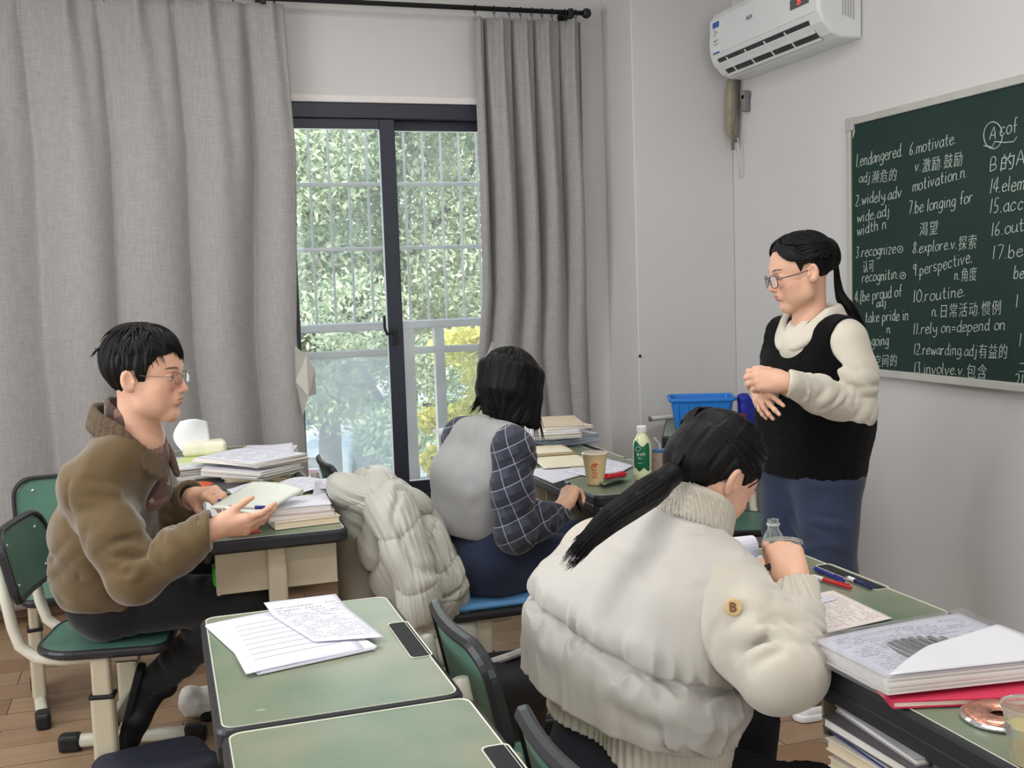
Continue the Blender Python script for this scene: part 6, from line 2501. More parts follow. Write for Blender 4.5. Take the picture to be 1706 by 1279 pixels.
def paper_stack(label, x, y, z, w, d, h, rot, m=None, top=None, seed=0, jit=.006, trot=.03, name='paper_stack', cat='papers', group=None):
    t = thing(name, label, cat, (x, y, z), rot, group)
    obj('sheets', stack_bm(w, d, h, None, jit, trot, seed), m or M_PAGES, t)
    if top is not None:
        patch('top_sheet', [A(-w / 2, -d / 2, h + .0008), A(w / 2, -d / 2, h + .0008), A(w / 2, d / 2, h + .0008), A(-w / 2, d / 2, h + .0008)], top, t, A(0, 0, 0),
              lambda u, v: A(0, 0, .004 * math.sin(u * 3 + seed) ** 2 * v))
    return t


def book(label, x, y, z, w, d, h, rot, cover, pages=None, spine='x-', group=None, tilt=0.0, cat='book'):
    """closed book: cover boards, spine and page block"""
    t = thing('book', label, cat, (x, y, z), rot, group)
    t.rotation_euler = (0, tilt, rot)
    c = .0022
    bm = bmesh.new()
    pts = [(-w / 2, 0), (w / 2, 0), (w / 2, c), (-w / 2 + c, c), (-w / 2 + c, h - c), (w / 2, h - c), (w / 2, h), (-w / 2, h)]
    prism(bm, pts, -d / 2, d / 2, Matrix(((1, 0, 0, 0), (0, 0, 1, 0), (0, 1, 0, 0), (0, 0, 0, 1))))
    obj('cover', bm, cover, t)
    bm = bmesh.new(); bx(bm, (-w / 2 + c, -d / 2 + .003, c), (w / 2 - .003, d / 2 - .003, h - c))
    obj('page_block', bm, pages or M_PAGES, t)
    return t


def pen(label, a, b, body, grip=None, r=.0048, cat='pen', cap_end=None, group=None, clip=True):
    """ballpoint from the back end a to the tip b"""
    a, b = Vector(a), Vector(b)
    t = thing('pen', label, cat, a, 0, group)
    d = (b - a)
    L = d.length
    M = d.to_track_quat('Z', 'Y').to_matrix().to_4x4()
    bm = bmesh.new(); lathe(bm, [(0, 0), (r * .8, 0), (r, .002), (r, L * .62), (r * 1.05, L * .64), (r * 1.02, L * .86), (r * .5, L * .95), (0, L * .95)], 14, M=M); obj('barrel', bm, body, t, smooth=False)
    bm = bmesh.new(); lathe(bm, [(r * 1.02, L * .62), (r * 1.14, L * .64), (r * 1.10, L * .85), (r * .9, L * .87)], 14, M=M); obj('grip', bm, grip or body, t)
    bm = bmesh.new(); lathe(bm, [(r * .5, L * .94), (r * .15, L), (0, L)], 10, M=M); obj('tip', bm, M_CHROME, t)
    if clip:
        bm = bmesh.new(); bx(bm, (-.0018, r, .004), (.0018, r + .0022, L * .3), .0006, 1, M); obj('clip', bm, M_CHROME if body is M_WHITE else body, t)
    return t


# ---- foreground worn desk: answer sheets
z = DT
p1, p2, p3 = onz(362, 1036, z + .006), onz(410, 1123, z + .006), onz(607, 1080, z + .006)
p4 = p1 + (p3 - p2)
s1 = thing('answer_sheet', 'ruled white answer sheets lying squarely on the worn foreground desk', 'paper', tuple(((p1 + p3) / 2) * A(1, 1, 0) + A(0, 0, z)))
o_ = np.array(s1.location)
patch('top_sheet', [p2, p3, p4, p1], M_RULED, s1, o_, lambda u, v: A(0, 0, .0008 * math.sin(5 * u)))
sft = (p3 - p2) * .0
bm = stack_bm(np.linalg.norm(p3 - p2), np.linalg.norm(p1 - p2), .0050, 3, .0025, .008, 4)
bmesh.ops.rotate(bm, verts=bm.verts, cent=(0, 0, 0), matrix=Matrix.Rotation(math.atan2((p3 - p2)[1], (p3 - p2)[0]), 3, 'Z'))
obj('sheets_below', bm, M_PAPER, s1, (0, 0, .0002))
q1, q2, q3, q4 = onz(440, 1020, z + .0085), onz(565, 1095, z + .0085), onz(640, 1062, z + .0085), onz(562, 1000, z + .0085)
patch('printed_question_sheet', [q2 + (q1 - q2) * .3, q3, q4, q1 + (q4 - q1) * .02], M_PRINT, None, None, lambda u, v: A(-.02 * max(0, v - .8) ** 1.2, 0, .0015 + .11 * max(0, v - .82) * (1 - .3 * u)))
tag(bpy.data.objects['printed_question_sheet'], 'printed question sheet with curled top edge, partly on the answer sheets', 'paper')

# ---- the man's desk
mb = book('thick cream textbook at the bottom of the man\'s book stack', .385, 3.42, z, .20, .27, .022, .10, M_CREAMP, M_PAGESC, group='textbooks stacked beside the man')
book('pinkish textbook second from the bottom of the man\'s book stack', .380, 3.43, z + .0222, .20, .27, .018, .02, mat('pinkish_cover', srgb(214, 178, 166), .5, .04), M_PAGES, group='textbooks stacked beside the man')
book('white textbook on top of the man\'s book stack', .375, 3.44, z + .0404, .21, .28, .020, -.05, M_PAPER, M_PAGES, group='textbooks stacked beside the man')
ob = thing('open_book', 'open white workbook lying across the man\'s book stack', 'book', (.37, 3.60, z + .062), .12)
for sx, nm in ((-1, 'left_page'), (1, 'right_page')):
    patch(nm, [A(0, -.13, 0), A(sx * .17, -.13, .0), A(sx * .17, .13, .0), A(0, .13, 0)], M_PRINT, ob, A(0, 0, 0), lambda u, v: A(0, 0, .018 * math.sin(PI * min(1, u * 1.1)) * (1 - u * .4)))
bm = bmesh.new(); bx(bm, (-.17, -.13, -.004), (.17, .13, -.001)); obj('cover', bm, M_LGREEN, ob)
tri = [V(488, 885, 3.36), V(556, 850, 3.50), V(531, 797, 3.52), V(524, 800, 3.48)]
patch('loose_sheet', tri, M_PAPER, None, None, lambda u, v: A(.018 * math.sin(PI * v), 0, .0))
tag(bpy.data.objects['loose_sheet'], 'stiff white sheet leaning off the right side of the man\'s book stack', 'paper')
hb = thing('booklet', 'pale booklet held flat between the man\'s hands', 'booklet', tuple(V(432, 836, 3.34)))
bpts = [V(352, 848, 3.24), V(428, 862, 3.18), V(505, 818, 3.38), V(420, 806, 3.46)]
patch('pages', bpts, M_MINT, hb, np.array(hb.location), lambda u, v: A(0, 0, .008 * math.sin(PI * u)), thick=.008)
bm = bmesh.new()
e0, e1 = V(505, 818, 3.38), V(500, 824, 3.37)
tube(bm, [Vector(e0) - hb.location, Vector(e1) - hb.location], .004, 6); obj('binding_clip', bm, M_CHROME, hb)
for k, (pp_, lab, mm) in enumerate((([V(300, 862, 3.30), V(352, 882, 3.22), V(372, 842, 3.42), V(318, 838, 3.46)], 'handwritten sheet under the man\'s left wrist', M_HANDW), ([(.11, 3.56, z), (.27, 3.54, z), (.29, 3.80, z), (.12, 3.82, z)], 'blank sheet beside the booklet on the man\'s desk', M_PAPER))):
    pp_ = [A(p[0], p[1], z + .001 + .0015 * k) for p in pp_]
    o_ = patch('sheet', pp_, mm); tag(o_, lab, 'paper')
pen('blue and white pen resting in the man\'s open right hand', wr_m + MR @ A(.035, .045, -.030), wr_m + MR @ A(.155, .004, -.052), M_WHITE, M_BLUEPEN, group='pens on desks and in hands')
pen('blue pen sticking out under the man\'s left hand', V(352, 822, 3.40), V(372, 838, 3.36), M_BLUEPEN, group='pens on desks and in hands')
pen('red pen at the front edge of the man\'s desk', onz(380, 889, z + .005), onz(436, 884, z + .005), M_REDPEN, group='pens on desks and in hands')
gp = thing('snack_packet', 'bright green packet inside the tray of the man\'s desk', 'packet', (.14, 3.31, .60))
Bk = Blob(.02); Bk.box(A(.14, 3.31, .635), A(.03, .035, .035), None, .018); Bk.disp(fold_noise(40, .004))
person_part('pouch', [Bk.mesh(.004)], mat('green_foil', srgb(60, 170, 50), .3, .05), gp)

# ---- the heap of papers behind
HP = 'stacks in the paper heap behind the man'
book('dark-edged book at the bottom of the paper heap', .22, 4.12, z, .21, .28, .020, .5, M_DGREY, M_PAGESC, group='books in the paper heap')
paper_stack('thick cream bundle low in the paper heap', .34, 4.20, z, .21, .30, .038, -.25, M_PAGESC, None, 3, .012, .09, group="stacks in the paper heap behind the man")
paper_stack('white bundle with its corner pointing at the camera, middle of the heap', .30, 4.12, z + .040, .21, .30, .030, .72, M_PAGES, M_PRINT, 5, .008, .06, group="stacks in the paper heap behind the man")
book('brown-covered workbook inside the paper heap', .37, 4.17, z + .072, .19, .26, .012, .45, M_KRAFT, M_PAGES, group='books in the paper heap')
paper_stack('broad fan of white sheets on top of the paper heap', .31, 4.17, z + .086, .25, .34, .016, .62, M_PAGES, M_PRINT, 9, .014, .14, group="stacks in the paper heap behind the man")
paper_stack('tall stack of white exam papers at the left of the heap', .10, 4.35, z, .21, .29, .070, .15, M_PAGES, M_PRINT, 11, .010, .10, group="stacks in the paper heap behind the man")
book('yellow-green exercise book on the left stack of the heap', .15, 4.38, z + .072, .18, .25, .010, -.35, M_LGREEN, M_PAGES, group='books in the paper heap')
paper_stack('grey-edged stack of papers at the right end of the heap', .40, 4.46, z, .19, .26, .078, -.1, M_PAGES, M_PAPER, 14, .012, .12, group="stacks in the paper heap behind the man")
og = patch('orange_flyer', [A(.06, 4.02, z + .010), A(.16, 3.99, z + .004), A(.18, 4.10, z + .012), A(.08, 4.13, z + .022)], mat('orange_print', srgb(206, 92, 50), .5, .1), None, None, lambda u, v: A(0, 0, .01 * math.sin(3 * u))); tag(og, 'orange flyer sticking out of the left of the paper heap', 'flyer')
wf = patch('cream_flyer', [A(.02, 3.98, z + .002), A(.10, 3.95, z + .002), A(.13, 4.06, z + .008), A(.05, 4.10, z + .012)], M_CREAMP, None, None, lambda u, v: A(0, 0, .014 * math.sin(3.5 * v))); tag(wf, 'crumpled cream flyer at the left edge behind the man\'s hand', 'flyer')
tpk = thing('tissue_pack', 'soft tissue pack with a white tissue pulled up, on the paper heap', 'tissues', (.145, 4.44, z + .082))
Bk = Blob(.015); Bk.box(A(.145, 4.44, z + .110), A(.085, .055, .028), None, .02); Bk.disp(fold_noise(30, .004))
person_part('wrapper', [Bk.mesh(.004)], mat('pale_yellow_wrapper', srgb(226, 222, 200), .45, .10, 14), tpk)
M_TIS = mat('tissue_white', srgb(238, 240, 242), .9, .02)
patch('tissue', [V(304, 752, 4.40), V(352, 748, 4.44), V(345, 702, 4.45), V(300, 702, 4.42)], M_TIS, tpk, np.array(tpk.location), lambda u, v: A(-.03 * math.sin(PI * v) * (1 - u), -.02 * math.sin(PI * u) * v, .012 * math.sin(PI * u)))
patch('tissue', [V(312, 752, 4.47), V(350, 748, 4.43), V(328, 698, 4.45), V(290, 722, 4.46)], M_TIS, tpk, np.array(tpk.location), lambda u, v: A(.0, .03 * math.sin(PI * u) * v, .01 * math.sin(3 * u)))

# ---- desk of the woman in the plaid shirt
VG = 'loose sheets on the plaid-shirt woman\'s desks'
o_ = patch('sheet', [onz(876, 786, z + .001), onz(921, 805, z + .001), onz(1000, 782, z + .001), onz(955, 764, z + .001)], M_PAPER); tag(o_, 'blank sheet hanging over the desk edge in front of the plaid shirt', 'paper')
o_ = patch('sheet', [onz(940, 785, z + .003), onz(1010, 800, z + .003), onz(1056, 775, z + .003), onz(990, 758, z + .003)], M_PRINT); tag(o_, 'printed sheet under the paper cup and bottle', 'paper')
sn = thing('spiral_notebook', 'open cream spiral notebook with brass rings', 'notebook', (1.50, 4.12, z + .004), -.12)
for sy, nm in ((-1, 'near_page'), (1, 'far_page')):
    patch(nm, [A(-.10, sy * .006, .006), A(.10, sy * .006, .006), A(.10, sy * .27, .006), A(-.10, sy * .27, .006)], M_SPIRAL, sn, A(0, 0, 0), lambda u, v: A(0, 0, .004 * math.sin(PI * v)), thick=.004)
M_BRASS = mat('brass_wire', srgb(150, 126, 72), .35, .05, metal=.8)
for k in range(24):
    bm = bmesh.new()
    xx = -.095 + .19 * k / 23
    tube(bm, [(xx, .011 * math.cos(t), .008 + .011 * math.sin(t)) for t in np.linspace(0, 2 * PI, 11)], .0014, 5, cap=False)
    obj('ring', bm, M_BRASS, sn)
FG = 'folders piled at the far end of the plaid-shirt woman\'s desks'
paper_stack('grey-blue stack of papers at the bottom of the pile by the curtain', 1.70, 4.56, z, .23, .30, .040, .15, mat('blue_grey_pages', srgb(176, 182, 194), .8, .1, 1, stretch=(4, 4, 420)), M_PAPER, 31, .010, .08, group="paper piles on the plaid-shirt woman's desks")
paper_stack('white exam papers in the middle of the pile by the curtain', 1.63, 4.50, z + .042, .22, .31, .030, -.18, M_PAGES, M_PAPER, 33, .010, .10, group="paper piles on the plaid-shirt woman's desks")
book('cream folder near the top of the pile by the curtain', 1.66, 4.53, z + .074, .23, .31, .012, .10, M_CREAMP, M_PAGES)
book('kraft folder on top of the pile by the curtain', 1.67, 4.55, z + .088, .22, .30, .010, -.22, mat('pale_kraft', srgb(216, 198, 172), .7, .05, 8), M_PAGES)
paper_stack('thin stack of papers hanging over the far desk edge by the window', 1.40, 5.03, z, .24, .31, .014, .12, M_PAGES, M_PAPER, 41, .012, .12, group="paper piles on the plaid-shirt woman's desks")
o_ = patch('sheet', [A(1.29, 4.86, z + .018), A(1.46, 4.84, z + .018), A(1.50, 5.08, z + .018), A(1.33, 5.12, z + .018)], M_PRINT); tag(o_, 'single sheet on the thin stack by the window', 'paper')

# milk tea cup
cup = thing('drink_cup', 'plastic cup of milk tea with an orange logo', 'cup', tuple(onz(992, 806, z)))
bm = bmesh.new(); lathe(bm, [(0, 0), (.029, 0), (.031, .004), (.043, .100), (.0445, .101), (.0445, .106), (.042, .108), (0, .108)], 32)
obj('cup_body', bm, mat('milk_tea', srgb(228, 200, 152), .25, .05, coat=.5), cup, smooth=False)
bm = bmesh.new(); lathe(bm, [(.0425, .106), (.0460, .107), (.0465, .111), (.043, .114), (.0, .115)], 32); obj('lid', bm, mat('clear_lid', srgb(222, 206, 186), .15, .02, coat=.6), cup)
dcam = unit((CAMP - np.array(cup.location)) * A(1, 1, 0))
ang = math.atan2(dcam[1], dcam[0])
M_OR = mat('orange_logo', srgb(214, 108, 58), .5, .04)
bm = bmesh.new()
def cupp(u, zz, rr_=None):
    r_ = (.031 + .012 * zz / .1) + .0006
    a_ = ang + u / r_
    return Vector((math.cos(a_) * r_, math.sin(a_) * r_, zz))
tube(bm, [cupp(.011 * math.cos(t), .068 + .012 * math.sin(t)) for t in np.linspace(.6, 5.2, 16)], .0022, 5)
tube(bm, [cupp(.004 * math.cos(t), .070 + .005 * math.sin(t)) for t in np.linspace(0, 6.28, 10)], .0018, 5)
obj('logo', bm, M_OR, cup)
bm = bmesh.new()
for k, (u0, u1, zz) in enumerate(((-.010, .010, .046), (-.007, .007, .038), (-.010, .010, .030))):
    tube(bm, [cupp(u0, zz), cupp((u0 + u1) / 2, zz + .001), cupp(u1, zz)], .0016, 5)
obj('logo_line', bm, M_OR, cup)

# bottle of soy milk
bt = thing('drink_bottle', 'plastic bottle of pale milky drink with a green label and white cap', 'bottle', tuple(onz(1071, 799, z)))
bm = bmesh.new(); lathe(bm, [(0, 0), (.027, 0), (.0325, .006), (.033, .03), (.0305, .045), (.033, .06), (.033, .12), (.030, .140), (.020, .158), (.0155, .166), (.0155, .175), (0, .175)], 32)
obj('bottle_body', bm, mat('soy_milk', srgb(218, 222, 180), .2, .03, coat=.5), bt, smooth=True)
bm = bmesh.new(); lathe(bm, [(.0160, .172), (.0172, .173), (.0176, .192), (.016, .195), (0, .195)], 28); obj('cap', bm, M_WHITE, bt)
bm = bmesh.new()
dcam = unit((CAMP - np.array(bt.location)) * A(1, 1, 0)); ang = math.atan2(dcam[1], dcam[0])
g = []
for i in range(25):
    a_ = ang - 1.15 + 2.0 * i / 24
    g.append([])
    for j in range(13):
        wav = .010 * math.sin(i * .35) 
        zz = .042 + (.086 + wav * .8 + .012 * (1 - i / 24)) * j / 12 + (.006 * math.sin(i * .5) if j == 0 else 0)
        r_ = np.interp(zz, [.03, .045, .06, .12, .14], [.033, .0305, .033, .033, .030]) + .0008
        g[-1].append(bm.verts.new((math.cos(a_) * r_, math.sin(a_) * r_, zz)))
for i in range(24):
    for j in range(12):
        bm.faces.new((g[i][j], g[i + 1][j], g[i + 1][j + 1], g[i][j + 1]))
lb = obj('label', bm, mat('green_bottle_label', srgb(24, 104, 70), .35, .08, 30), bt, smooth=True)
lb.modifiers.new('thickness', 'SOLIDIFY').thickness = .0006
def on_bottle(u, zz):
    a_ = ang - .55 + u / .033
    return Vector((math.cos(a_) * .0345, math.sin(a_) * .0345, zz))
for k, (gx, st) in enumerate(((0, ((0, 0, 0, 10), (0, 10, 4, 10), (4, 10, 4, 0), (0, 5, 4, 5), (6, 10, 6, 0), (5, 7, 8, 7))), (11, ((0, 8, 3, 8), (1.5, 10, 1.5, 0), (5, 10, 5, 2), (5, 10, 8, 10), (8, 10, 8, 5), (5, 6, 8, 6))), (22, ((0, 10, 0, 0), (0, 10, 6, 10), (6, 10, 6, 0), (0, 5, 7, 5))))):
    bm = bmesh.new()
    for x0_, y0_, x1_, y1_ in st:
        tube(bm, [on_bottle((gx + x0_) * .00095, .090 + y0_ * .0011), on_bottle((gx + (x0_ + x1_) / 2) * .00095, .090 + (y0_ + y1_) * .00055), on_bottle((gx + x1_) * .00095, .090 + y1_ * .0011)], .0007, 4)
    obj('label_character', bm, M_WHITE, lb)
for zz, w_ in ((.084, .012), (.081, .016), (.066, .014)):
    bm = bmesh.new(); tube(bm, [on_bottle(.002 + w_ * q_ / 4, zz) for q_ in range(5)], .0006, 4); obj('label_line', bm, M_WHITE, lb)
bm = bmesh.new(); tube(bm, [Vector((math.cos(ang - .45 + .27 * math.cos(t)), math.sin(ang - .45 + .27 * math.cos(t)), 0)) * .0338 + Vector((0, 0, .116 + .008 * math.sin(t))) for t in np.linspace(0, 6.28, 16)], .0008, 4); obj('label_emblem', bm, M_WHITE, lb)
# blue carton with straw
ct = thing('drink_carton', 'small blue drink carton with a white straw behind the bottle', 'carton', tuple(onz(1101, 796, z)), .35)
bm = bmesh.new(); bx(bm, (-.024, -.018, 0), (.024, .018, .105), .002, 1); obj('box', bm, mat('carton_blue', srgb(66, 104, 150), .4, .1, 18), ct)
bm = bmesh.new(); bx(bm, (-.0255, -.0195, .02), (-.01, .0195, .095)); obj('printed_panel', bm, mat('carton_panel', srgb(170, 150, 140), .4, .2, 40), ct)
bm = bmesh.new(); tube(bm, [(0, 0, .10), (-.004, 0, .125), (-.028, 0, .148)], .0025, 8); obj('straw', bm, M_WHITE, ct)
# snacks
sk = thing('snack_bar', 'small red snack bar wrapper in front of the bottle', 'snack', tuple(onz(1024, 794, z + .020)), .55)
Bk = Blob(.006); o_ = np.array(sk.location); Rz = np.array(Matrix.Rotation(.35, 3, 'Z')); Bk.box(o_ + A(0, 0, .006), A(.044, .015, .009), Rz, .007); Bk.box(o_ + A(0, 0, .004), A(.053, .015, .0016), Rz, .001); Bk.disp(fold_noise(70, .0015))
sk.rotation_euler = (0, 0, 0)
person_part('wrapper', [Bk.mesh(.0022)], mat('red_foil', srgb(190, 36, 56), .3, .08, 40), sk)
bm = bmesh.new()
for k in range(4):
    bx(bm, (-.026 + .013 * k, -.004, .0145), (-.018 + .013 * k, .004, .0162))
wt = obj('white_print', bm, M_WHITE, sk); wt.rotation_euler = (0, 0, .35)
o_ = patch('snack_wrapper', [onz(990, 800, z + .004), onz(1006, 812, z + .004), onz(1052, 800, z + .004), onz(1030, 788, z + .004)], mat('green_wrapper', srgb(120, 146, 118), .35, .2, 30), None, None, lambda u, v: A(0, 0, .008 * math.sin(7 * u) * math.sin(4 * v) + .008)); tag(o_, 'opened green snack wrapper lying under the red bar', 'wrapper')
pen('black pen in the hand of the woman in the plaid shirt', tipsW[1] * .5 + tipsW[4] * .5 + A(-.035, -.02, .075), tipsW[1] * .5 + tipsW[4] * .5 + A(.018, .01, -.035), M_INK, group='pens on desks and in hands')

# ---- corner desk: basket and bags
bs = thing('storage_basket', 'blue plastic basket on the corner desk', 'basket', (2.475, 4.68, z), math.radians(-24))
def basket(w, d, h, t=.004):
    bm = bmesh.new()
    lv = []
    for (sc, zz) in ((.84, 0), (.97, h * .86), (.975, h * .88), (1.05, h * .885), (1.07, h * .93), (1.06, h), (1.0, h), (.97, h - .006), (.82, .006)):
        lv.append([bm.verts.new((p[0], p[1], zz)) for p in rrect(-w / 2 * sc, -d / 2 * sc, w / 2 * sc, d / 2 * sc, .03 * sc, 5)])
    n = len(lv[0])
    for a, b in zip(lv, lv[1:]):
        for k in range(n):
            bm.faces.new((a[k], a[(k + 1) % n], b[(k + 1) % n], b[k]))
    bm.faces.new(lv[0][::-1]); bm.faces.new(lv[-1])
    return bm
M_BBLUE = mat('basket_blue', srgb(44, 128, 216), .35, .03)
obj('tub', basket(.30, .22, .145), M_BBLUE, bs)
for k in range(6):
    bm = bmesh.new(); bx(bm, (-.115 + .046 * k - .003, -.108, .04), (-.115 + .046 * k + .003, -.100, .122), .001, 1); obj('rib', bm, M_BBLUE, bs)
rl = thing('paper_roll', 'thin white roll lying on the corner desk beside the basket', 'roll', tuple(onz(1083, 698, z + .012)))
d_ = onz(1120, 694, z + .012) - onz(1083, 698, z + .012)
bm = bmesh.new(); tube(bm, [(0, 0, 0), tuple(d_ * 1.25)], .012, 14); obj('tube', bm, M_WHITE, rl)
bm = bmesh.new(); tube(bm, [tuple(-d_ * .02), tuple(d_ * .02)], .0145, 14); obj('end_cap', bm, M_CHROME, rl)
bg = thing('pouch', 'dark blue pouch standing on the corner desk behind the teacher\'s hands', 'bag', (2.66, 4.55, z))
Bk = Blob(.03); Bk.box(A(2.66, 4.55, z + .075), A(.055, .035, .075), None, .03); Bk.cap(A(2.62, 4.55, z + .14), A(2.70, 4.55, z + .145), .014); Bk.disp(fold_noise(26, .008)); Bk.cut(A(0, 0, z + .001), A(0, 0, -1))
person_part('fabric', [Bk.mesh(.005)], mat('royal_blue_cloth', srgb(34, 46, 150), .5, .1), bg)
rp = thing('red_packet', 'small red and white packet between basket and blue pouch', 'packet', (2.575, 4.50, z))
bm = bmesh.new(); bx(bm, (-.03, -.02, 0), (.03, .02, .07), .006, 2); obj('box', bm, mat('packet_red', srgb(150, 36, 48), .4, .1, 20), rp)
bm = bmesh.new(); bx(bm, (-.0305, -.0205, .0), (.0305, .0205, .02), .003, 1); obj('white_band', bm, M_WHITE, rp)

# ---- desk of the woman in the cream jacket
nb = thing('notebook', 'open handwritten notebook with its pages curled over, by the cream sleeve', 'notebook', tuple(onz(1262, 975, z)))
o_ = np.array(nb.location)
c1, c2, c3, c4 = onz(1235, 1010, z + .006), onz(1335, 985, z + .006), onz(1285, 925, z + .006), onz(1185, 945, z + .006)
patch('written_page', [c1, c2, c3, c4], M_HANDW, nb, o_, lambda u, v: A(0, 0, .002 * math.sin(3 * u)), thick=.005)
bm = bmesh.new()
ax0, ax1 = onz(1200, 942, z + .0), onz(1262, 935, z + .0)
for k, r_ in enumerate((.030,)):
    a0 = Vector(ax0 - o_) + Vector((0, .02, r_ + .002)); a1 = Vector(ax1 - o_) + Vector((0, .02, r_ + .002))
    tube(bm, [a0, a0 * .5 + a1 * .5, a1], r_, 22)
obj('curled_pages', bm, M_PAPER, nb, smooth=False)
o_ = patch('exam_sheet', [onz(1250, 1012, z + .0015), onz(1372, 1056, z + .0015), onz(1487, 1030, z + .0015), onz(1388, 983, z + .0015)], M_PRINTP); tag(o_, 'printed exam sheet under the forearm of the cream jacket', 'paper')
o_ = patch('exam_sheet', [onz(1262, 985, z + .0035), onz(1338, 1012, z + .0035), onz(1396, 998, z + .0035), onz(1316, 968, z + .0035)], M_PRINT); tag(o_, 'second printed sheet between notebook and exam sheet', 'paper')
jc = thing('drink_cup', 'clear plastic cup of orange drink behind the writing hand', 'cup', tuple(onz(1305, 960, z)))
bm = bmesh.new(); lathe(bm, [(0, 0), (.026, 0), (.028, .003), (.036, .060), (0, .060)], 28); obj('drink', bm, mat('orange_drink', srgb(226, 176, 76), .2, .04), jc)
bm = bmesh.new(); lathe(bm, [(.0285, .001), (.0375, .070), (.0380, .080), (.0455, .081), (.0465, .083), (.0455, .086), (.0375, .085), (.0365, .070), (.0283, .004)], 32); obj('cup_wall', bm, mat('clear_plastic', srgb(236, 236, 232), .08, .01, trans=.85, ior=1.3), jc)
gb = thing('glass_bottle', 'empty clear glass bottle behind the cup of orange drink', 'bottle', tuple(onz(1289, 942, z)))
M_GLASS = mat('bottle_glass', srgb(230, 238, 238), .05, .01, trans=.9, ior=1.3)
bm = bmesh.new(); lathe(bm, [(0, 0), (.024, 0), (.027, .004), (.027, .062), (.022, .078), (.0145, .090), (.0135, .100), (.0155, .102), (.0155, .106), (.0135, .108), (.0135, .116), (.0110, .116), (.0110, .092), (.019, .076), (.024, .060), (.024, .006), (0, .004)], 28); obj('bottle_body', bm, M_GLASS, gb, smooth=True)
bm = bmesh.new(); lathe(bm, [(.0140, .101), (.0162, .102), (.0162, .106), (.0140, .107)], 24); obj('neck_ring', bm, mat('frosted_ring', srgb(200, 204, 200), .3, .02), gb)
pen('red and white pen on the desk behind the cream cuff', onz(1418, 979, z + .006), onz(1345, 957, z + .006), M_REDPEN, M_WHITE, group='pens on desks and in hands')
pen('blue pen lying at the groove of the cream-jacket woman\'s desk', onz(1406, 968, z + .006), onz(1352, 944, z + .006), M_BLUEPEN, group='pens on desks and in hands')
pen('navy pen lying in the groove, nearest the wall', onz(1452, 979, z + .006), onz(1408, 960, z + .006), mat('navy_pen', srgb(34, 44, 92), .3, .04), M_WHITE, group='pens on desks and in hands')
pd = unit(A(-.42, .05, -.10)); pc = tipsJ[0] * .35 + tipsJ[4] * .35 + tipsJ[1] * .30
pv = V(1272, 948, 1.90)
pen('black pen poking out of the writing hand', pv, V(1330, 930, 1.93), M_INK, r=.0058, group='pens on desks and in hands')

# ---- desk at the lower right
sv = thing('plastic_sleeve', 'clear plastic sleeve full of printed papers at the lower right', 'papers', tuple((onz(1352, 1098, z) + onz(1700, 1120, z)) / 2))
o_ = np.array(sv.location)
k1, k2 = onz(1354, 1100, z + .01), onz(1480, 1166, z + .01)
k4 = onz(1598, 1036, z + .03)
k3 = k2 + A(.33, -.045, 0)
def ring4(zz, d, sh):
    c = (k1 + k2 + k3 + k4) / 4
    out = []
    for q in (k1, k2, k3, k4):
        w = c + (q - c) * d
        out.append((w[0] - o_[0] + sh[0], w[1] - o_[1] + sh[1], zz))
    return out
rs_ = random.Random(2)
def slab(zb, zt, n, d=1.0, j=.004):
    bm = bmesh.new(); rings = []
    for i in range(n):
        sh = (rs_.uniform(-j, j), rs_.uniform(-j, j))
        for zz in (zb + (zt - zb) * i / n, zb + (zt - zb) * (i + .92) / n):
            rings.append([bm.verts.new(p) for p in ring4(zz, d, sh)])
    for p, q in zip(rings, rings[1:]):
        for kk in range(4):
            bm.faces.new((p[kk], p[(kk + 1) % 4], q[(kk + 1) % 4], q[kk]))
    bm.faces.new(rings[0][::-1]); bm.faces.new(rings[-1])
    return bm
obj('paper_block', slab(.0165, .046, 9), M_PAGES, sv)
patch('printed_top', [q * A(1, 1, 0) + A(0, 0, z + .0470) for q in (k2, k3, k4, k1)], M_PRINT, sv, o_, lambda u, v: A(0, 0, .003 * math.sin(3 * u) * v))
# picture on the top page: an oval striped fan grille, and a curled grey page
cpt = onz(1525, 1083, z + .049)
ex, ey = unit(k2 - k1), unit(k4 - k1)
bm = bmesh.new()
for kk in range(11):
    u = -.9 + .18 * kk
    h_ = math.sqrt(max(0, 1 - u * u))
    pa = cpt + ey * (.085 * u) + ex * (-.055 * h_) - o_
    pb = cpt + ey * (.085 * u) + ex * (.045 * h_) - o_
    ww = ey * .0055
    q_ = [bm.verts.new(Vector(t_)) for t_ in (pa - ww, pb - ww, pb + ww, pa + ww)]
    bm.faces.new(q_)
ob2 = obj('printed_picture', bm, mat('grey_print', srgb(112, 112, 114), .7, .2, 60), sv); ob2.location = (0, 0, .0016)
m0 = onz(1470, 1092, z + .051)
patch('curled_page', [k2 * A(1, 1, 0) + A(0, 0, z + .050), k3 * A(1, 1, 0) + A(0, 0, z + .050), cpt + ey * .19 + A(0, 0, .004), cpt + ex * .01 + ey * .02 + A(0, 0, .004)], mat('grey_page', srgb(206, 206, 210), .7, .03, 8), sv, o_, lambda u, v: A(0, 0, .004 * math.sin(PI * v * .9) + .002))
m_sl = glass_thin('sleeve_film', (.96, .96, .97), haze=.16, hcol=(.9, .9, .92))
bm = bmesh.new()
top = [p for p in ring4(.052, 1.10, (0, 0))]; bot = [p for p in ring4(.016, 1.06, (0, 0))]
a_ = [bm.verts.new(p) for p in bot]; b_ = [bm.verts.new(p) for p in top]
bm.faces.new(b_)
for kk in (0, 3):
    bm.faces.new((a_[kk], a_[(kk + 1) % 4], b_[(kk + 1) % 4], b_[kk]))
obj('film', bm, m_sl, sv)
fd = onz(1560, 1178, z)
